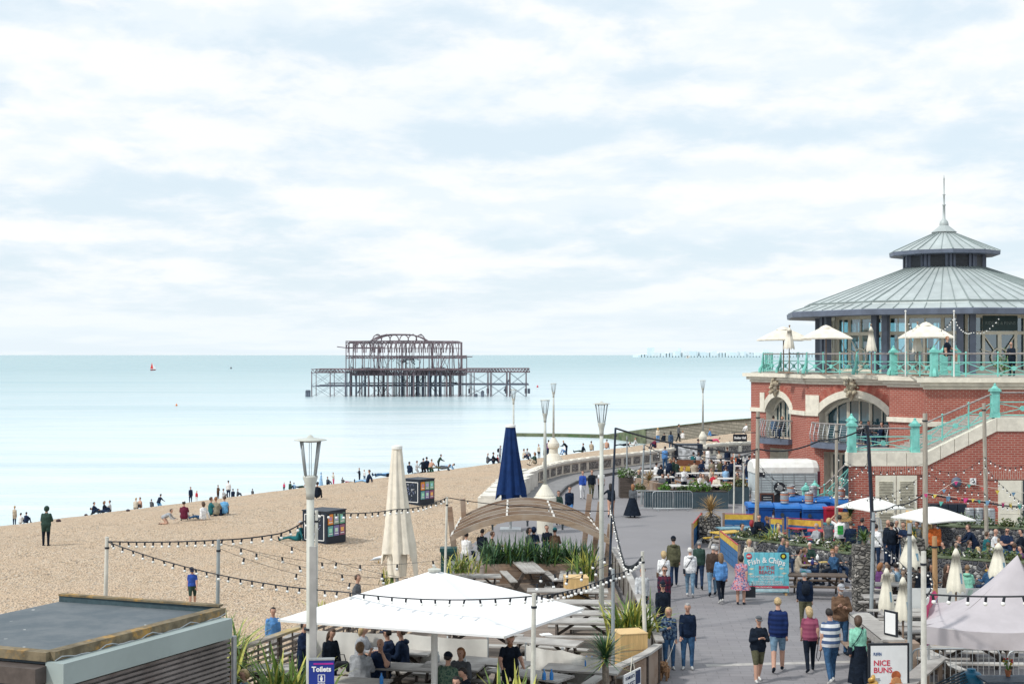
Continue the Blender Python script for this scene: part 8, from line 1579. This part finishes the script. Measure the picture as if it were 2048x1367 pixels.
ST=(('string of white bulbs from the wooden pole by the bins sagging across the horse trailer',[(1516,925,62),(1673,945,65),(1735,925,58)],[1.0,.4],.42),('upper string of bulbs in front of the staircase wall',[(1673,912,65),(1850,925,52.5),(1968,912,58),(2060,925,50)],[.5,.5,.3],.5),('string from the bins pole past the louvred doors to the cable-wrapped pole',[(1516,940,62),(1673,985,65),(1850,945,52.5)],[.7,.6],.5),('middle string of bulbs across the louvred doors',[(1673,965,65),(1850,985,52.5),(1968,935,58)],[.4,.4],.5),('string of bulbs rising from the cable-wrapped pole to the right edge',[(1850,940,52.5),(1968,985,58),(2060,1000,50)],[.2,.4],.45),('string of bulbs from the cream door pole down to the right edge',[(1968,925,58),(2010,975,54),(2060,1010,50)],[.1,.1],.35),('short string of bulbs over the blue bins',[(1516,930,62),(1600,970,62),(1700,950,62)],[.3,.35],.4),('faint string of bulbs from the hanging sign pole over the far seating',[(1300,900,92),(1400,905,88),(1500,870,86)],[.5,.6],.9),('second faint string of bulbs over the far seating',[(1254,874,96),(1380,895,95),(1500,850,88)],[.4,.6],.9))
for lb,p,sg,stp in ST:festoon(lb,p,sg,stp*1.8,.006,1.0)
festoon('thick dark festoon from the black pole up to the cable-wrapped pole',[(1746,1022,57),(1790,1010,55),(1850,985,52.5)],[.06,.12],.5,.022,1.0);festoon('thick dark festoon with bunting from the cable-wrapped pole to the right edge',[(1850,985,52.5),(1968,1003,54),(2065,1013,52)],.06,.9,.028,1.0)
festoon('festoon drooping from the black pole to the gazebo corner pole',[(1742,1062,50),(1790,1110,44),(1860,1142,38),(1866,1165,36),(1848,1187,31)],[.1,.25,.0,.1],.85,.012,1.0);festoon('festoon across the front of the purple gazebo',[(1848,1187,31),(2065,1191,29.5)],.03,.36,.02,1.5)
festoon('wrapped lights winding down the black pole by the stone pillar',[(1733,1085,50),(1740,1060,50),(1742,1020,52)],0,1.0,.016,1.0)
for(a,b_,c_,lb)in(((1815,640,73.3),(1850,665,76),(1908,632,70.8),'fairy lights sagging between the two white poles of the terrace'),((1908,630,70.8),(1945,660,74),(2000,630,76),'fairy lights right of the seated man under the eaves')):festoon(lb,[a,b_,c_],[.35,.35],.34,.005,1.1)
bunt=thing('bunting','string of small coloured bunting flags running right from the cable-wrapped pole','bunting',D(1850,985,52.4));bcol=[mat('flag_%d'%i,c,.8,.1)for i,c in enumerate(((.60,.06,.22),(.62,.48,.08),(.10,.42,.36),(.18,.34,.50),(.62,.12,.10)))]
for i in range(14):
 s=i/13;p=D(1853+200*s+random.uniform(-3,3),987+22*s+(12 if i%7==2 else 0),52.3);w=random.uniform(.06,.11);q=MB();tw=random.uniform(-.8,.8);d=Vector((math.cos(tw),math.sin(tw),0))*w;q.add([p-d,p+d,p+Vector((random.uniform(-.1,.1),0,-w*2.0))]+[p-d+Vector((0,.01,0)),p+d+Vector((0,.01,0)),p+Vector((0,.01,-w*2))],[(0,1,2),(5,4,3)]);q.build('flag',bcol[i%5],bunt,world=True)
q=MB();q.path([D(1851,985,52.35),D(1950,999,52.35),D(2060,1011,52.2)],.008,4);q.build('cord',canvas_cream,bunt,world=True)
b2=thing('bunting','string of sparse bunting flags from the wall lamp to the cream door pole','bunting',D(1895,960,60))
for i,(x,y)in enumerate(((1888,978),(1912,962),(1938,968),(1966,974),(1995,980),(2027,984))):p=D(x,y,59);q=MB();d=Vector((.09,0,0));q.add([p-d,p+d,p+Vector((0,0,-.17)),p-d+Vector((0,.01,0)),p+d+Vector((0,.01,0)),p+Vector((0,.01,-.17))],[(0,1,2),(5,4,3)]);q.build('flag',bcol[(i*2+3)%5],b2,world=True)
q=MB();q.path([D(1875,984,59),D(1911,961,59),D(1966,972,59),D(2055,986,59)],.008,4);q.build('cord',canvas_cream,b2,world=True)
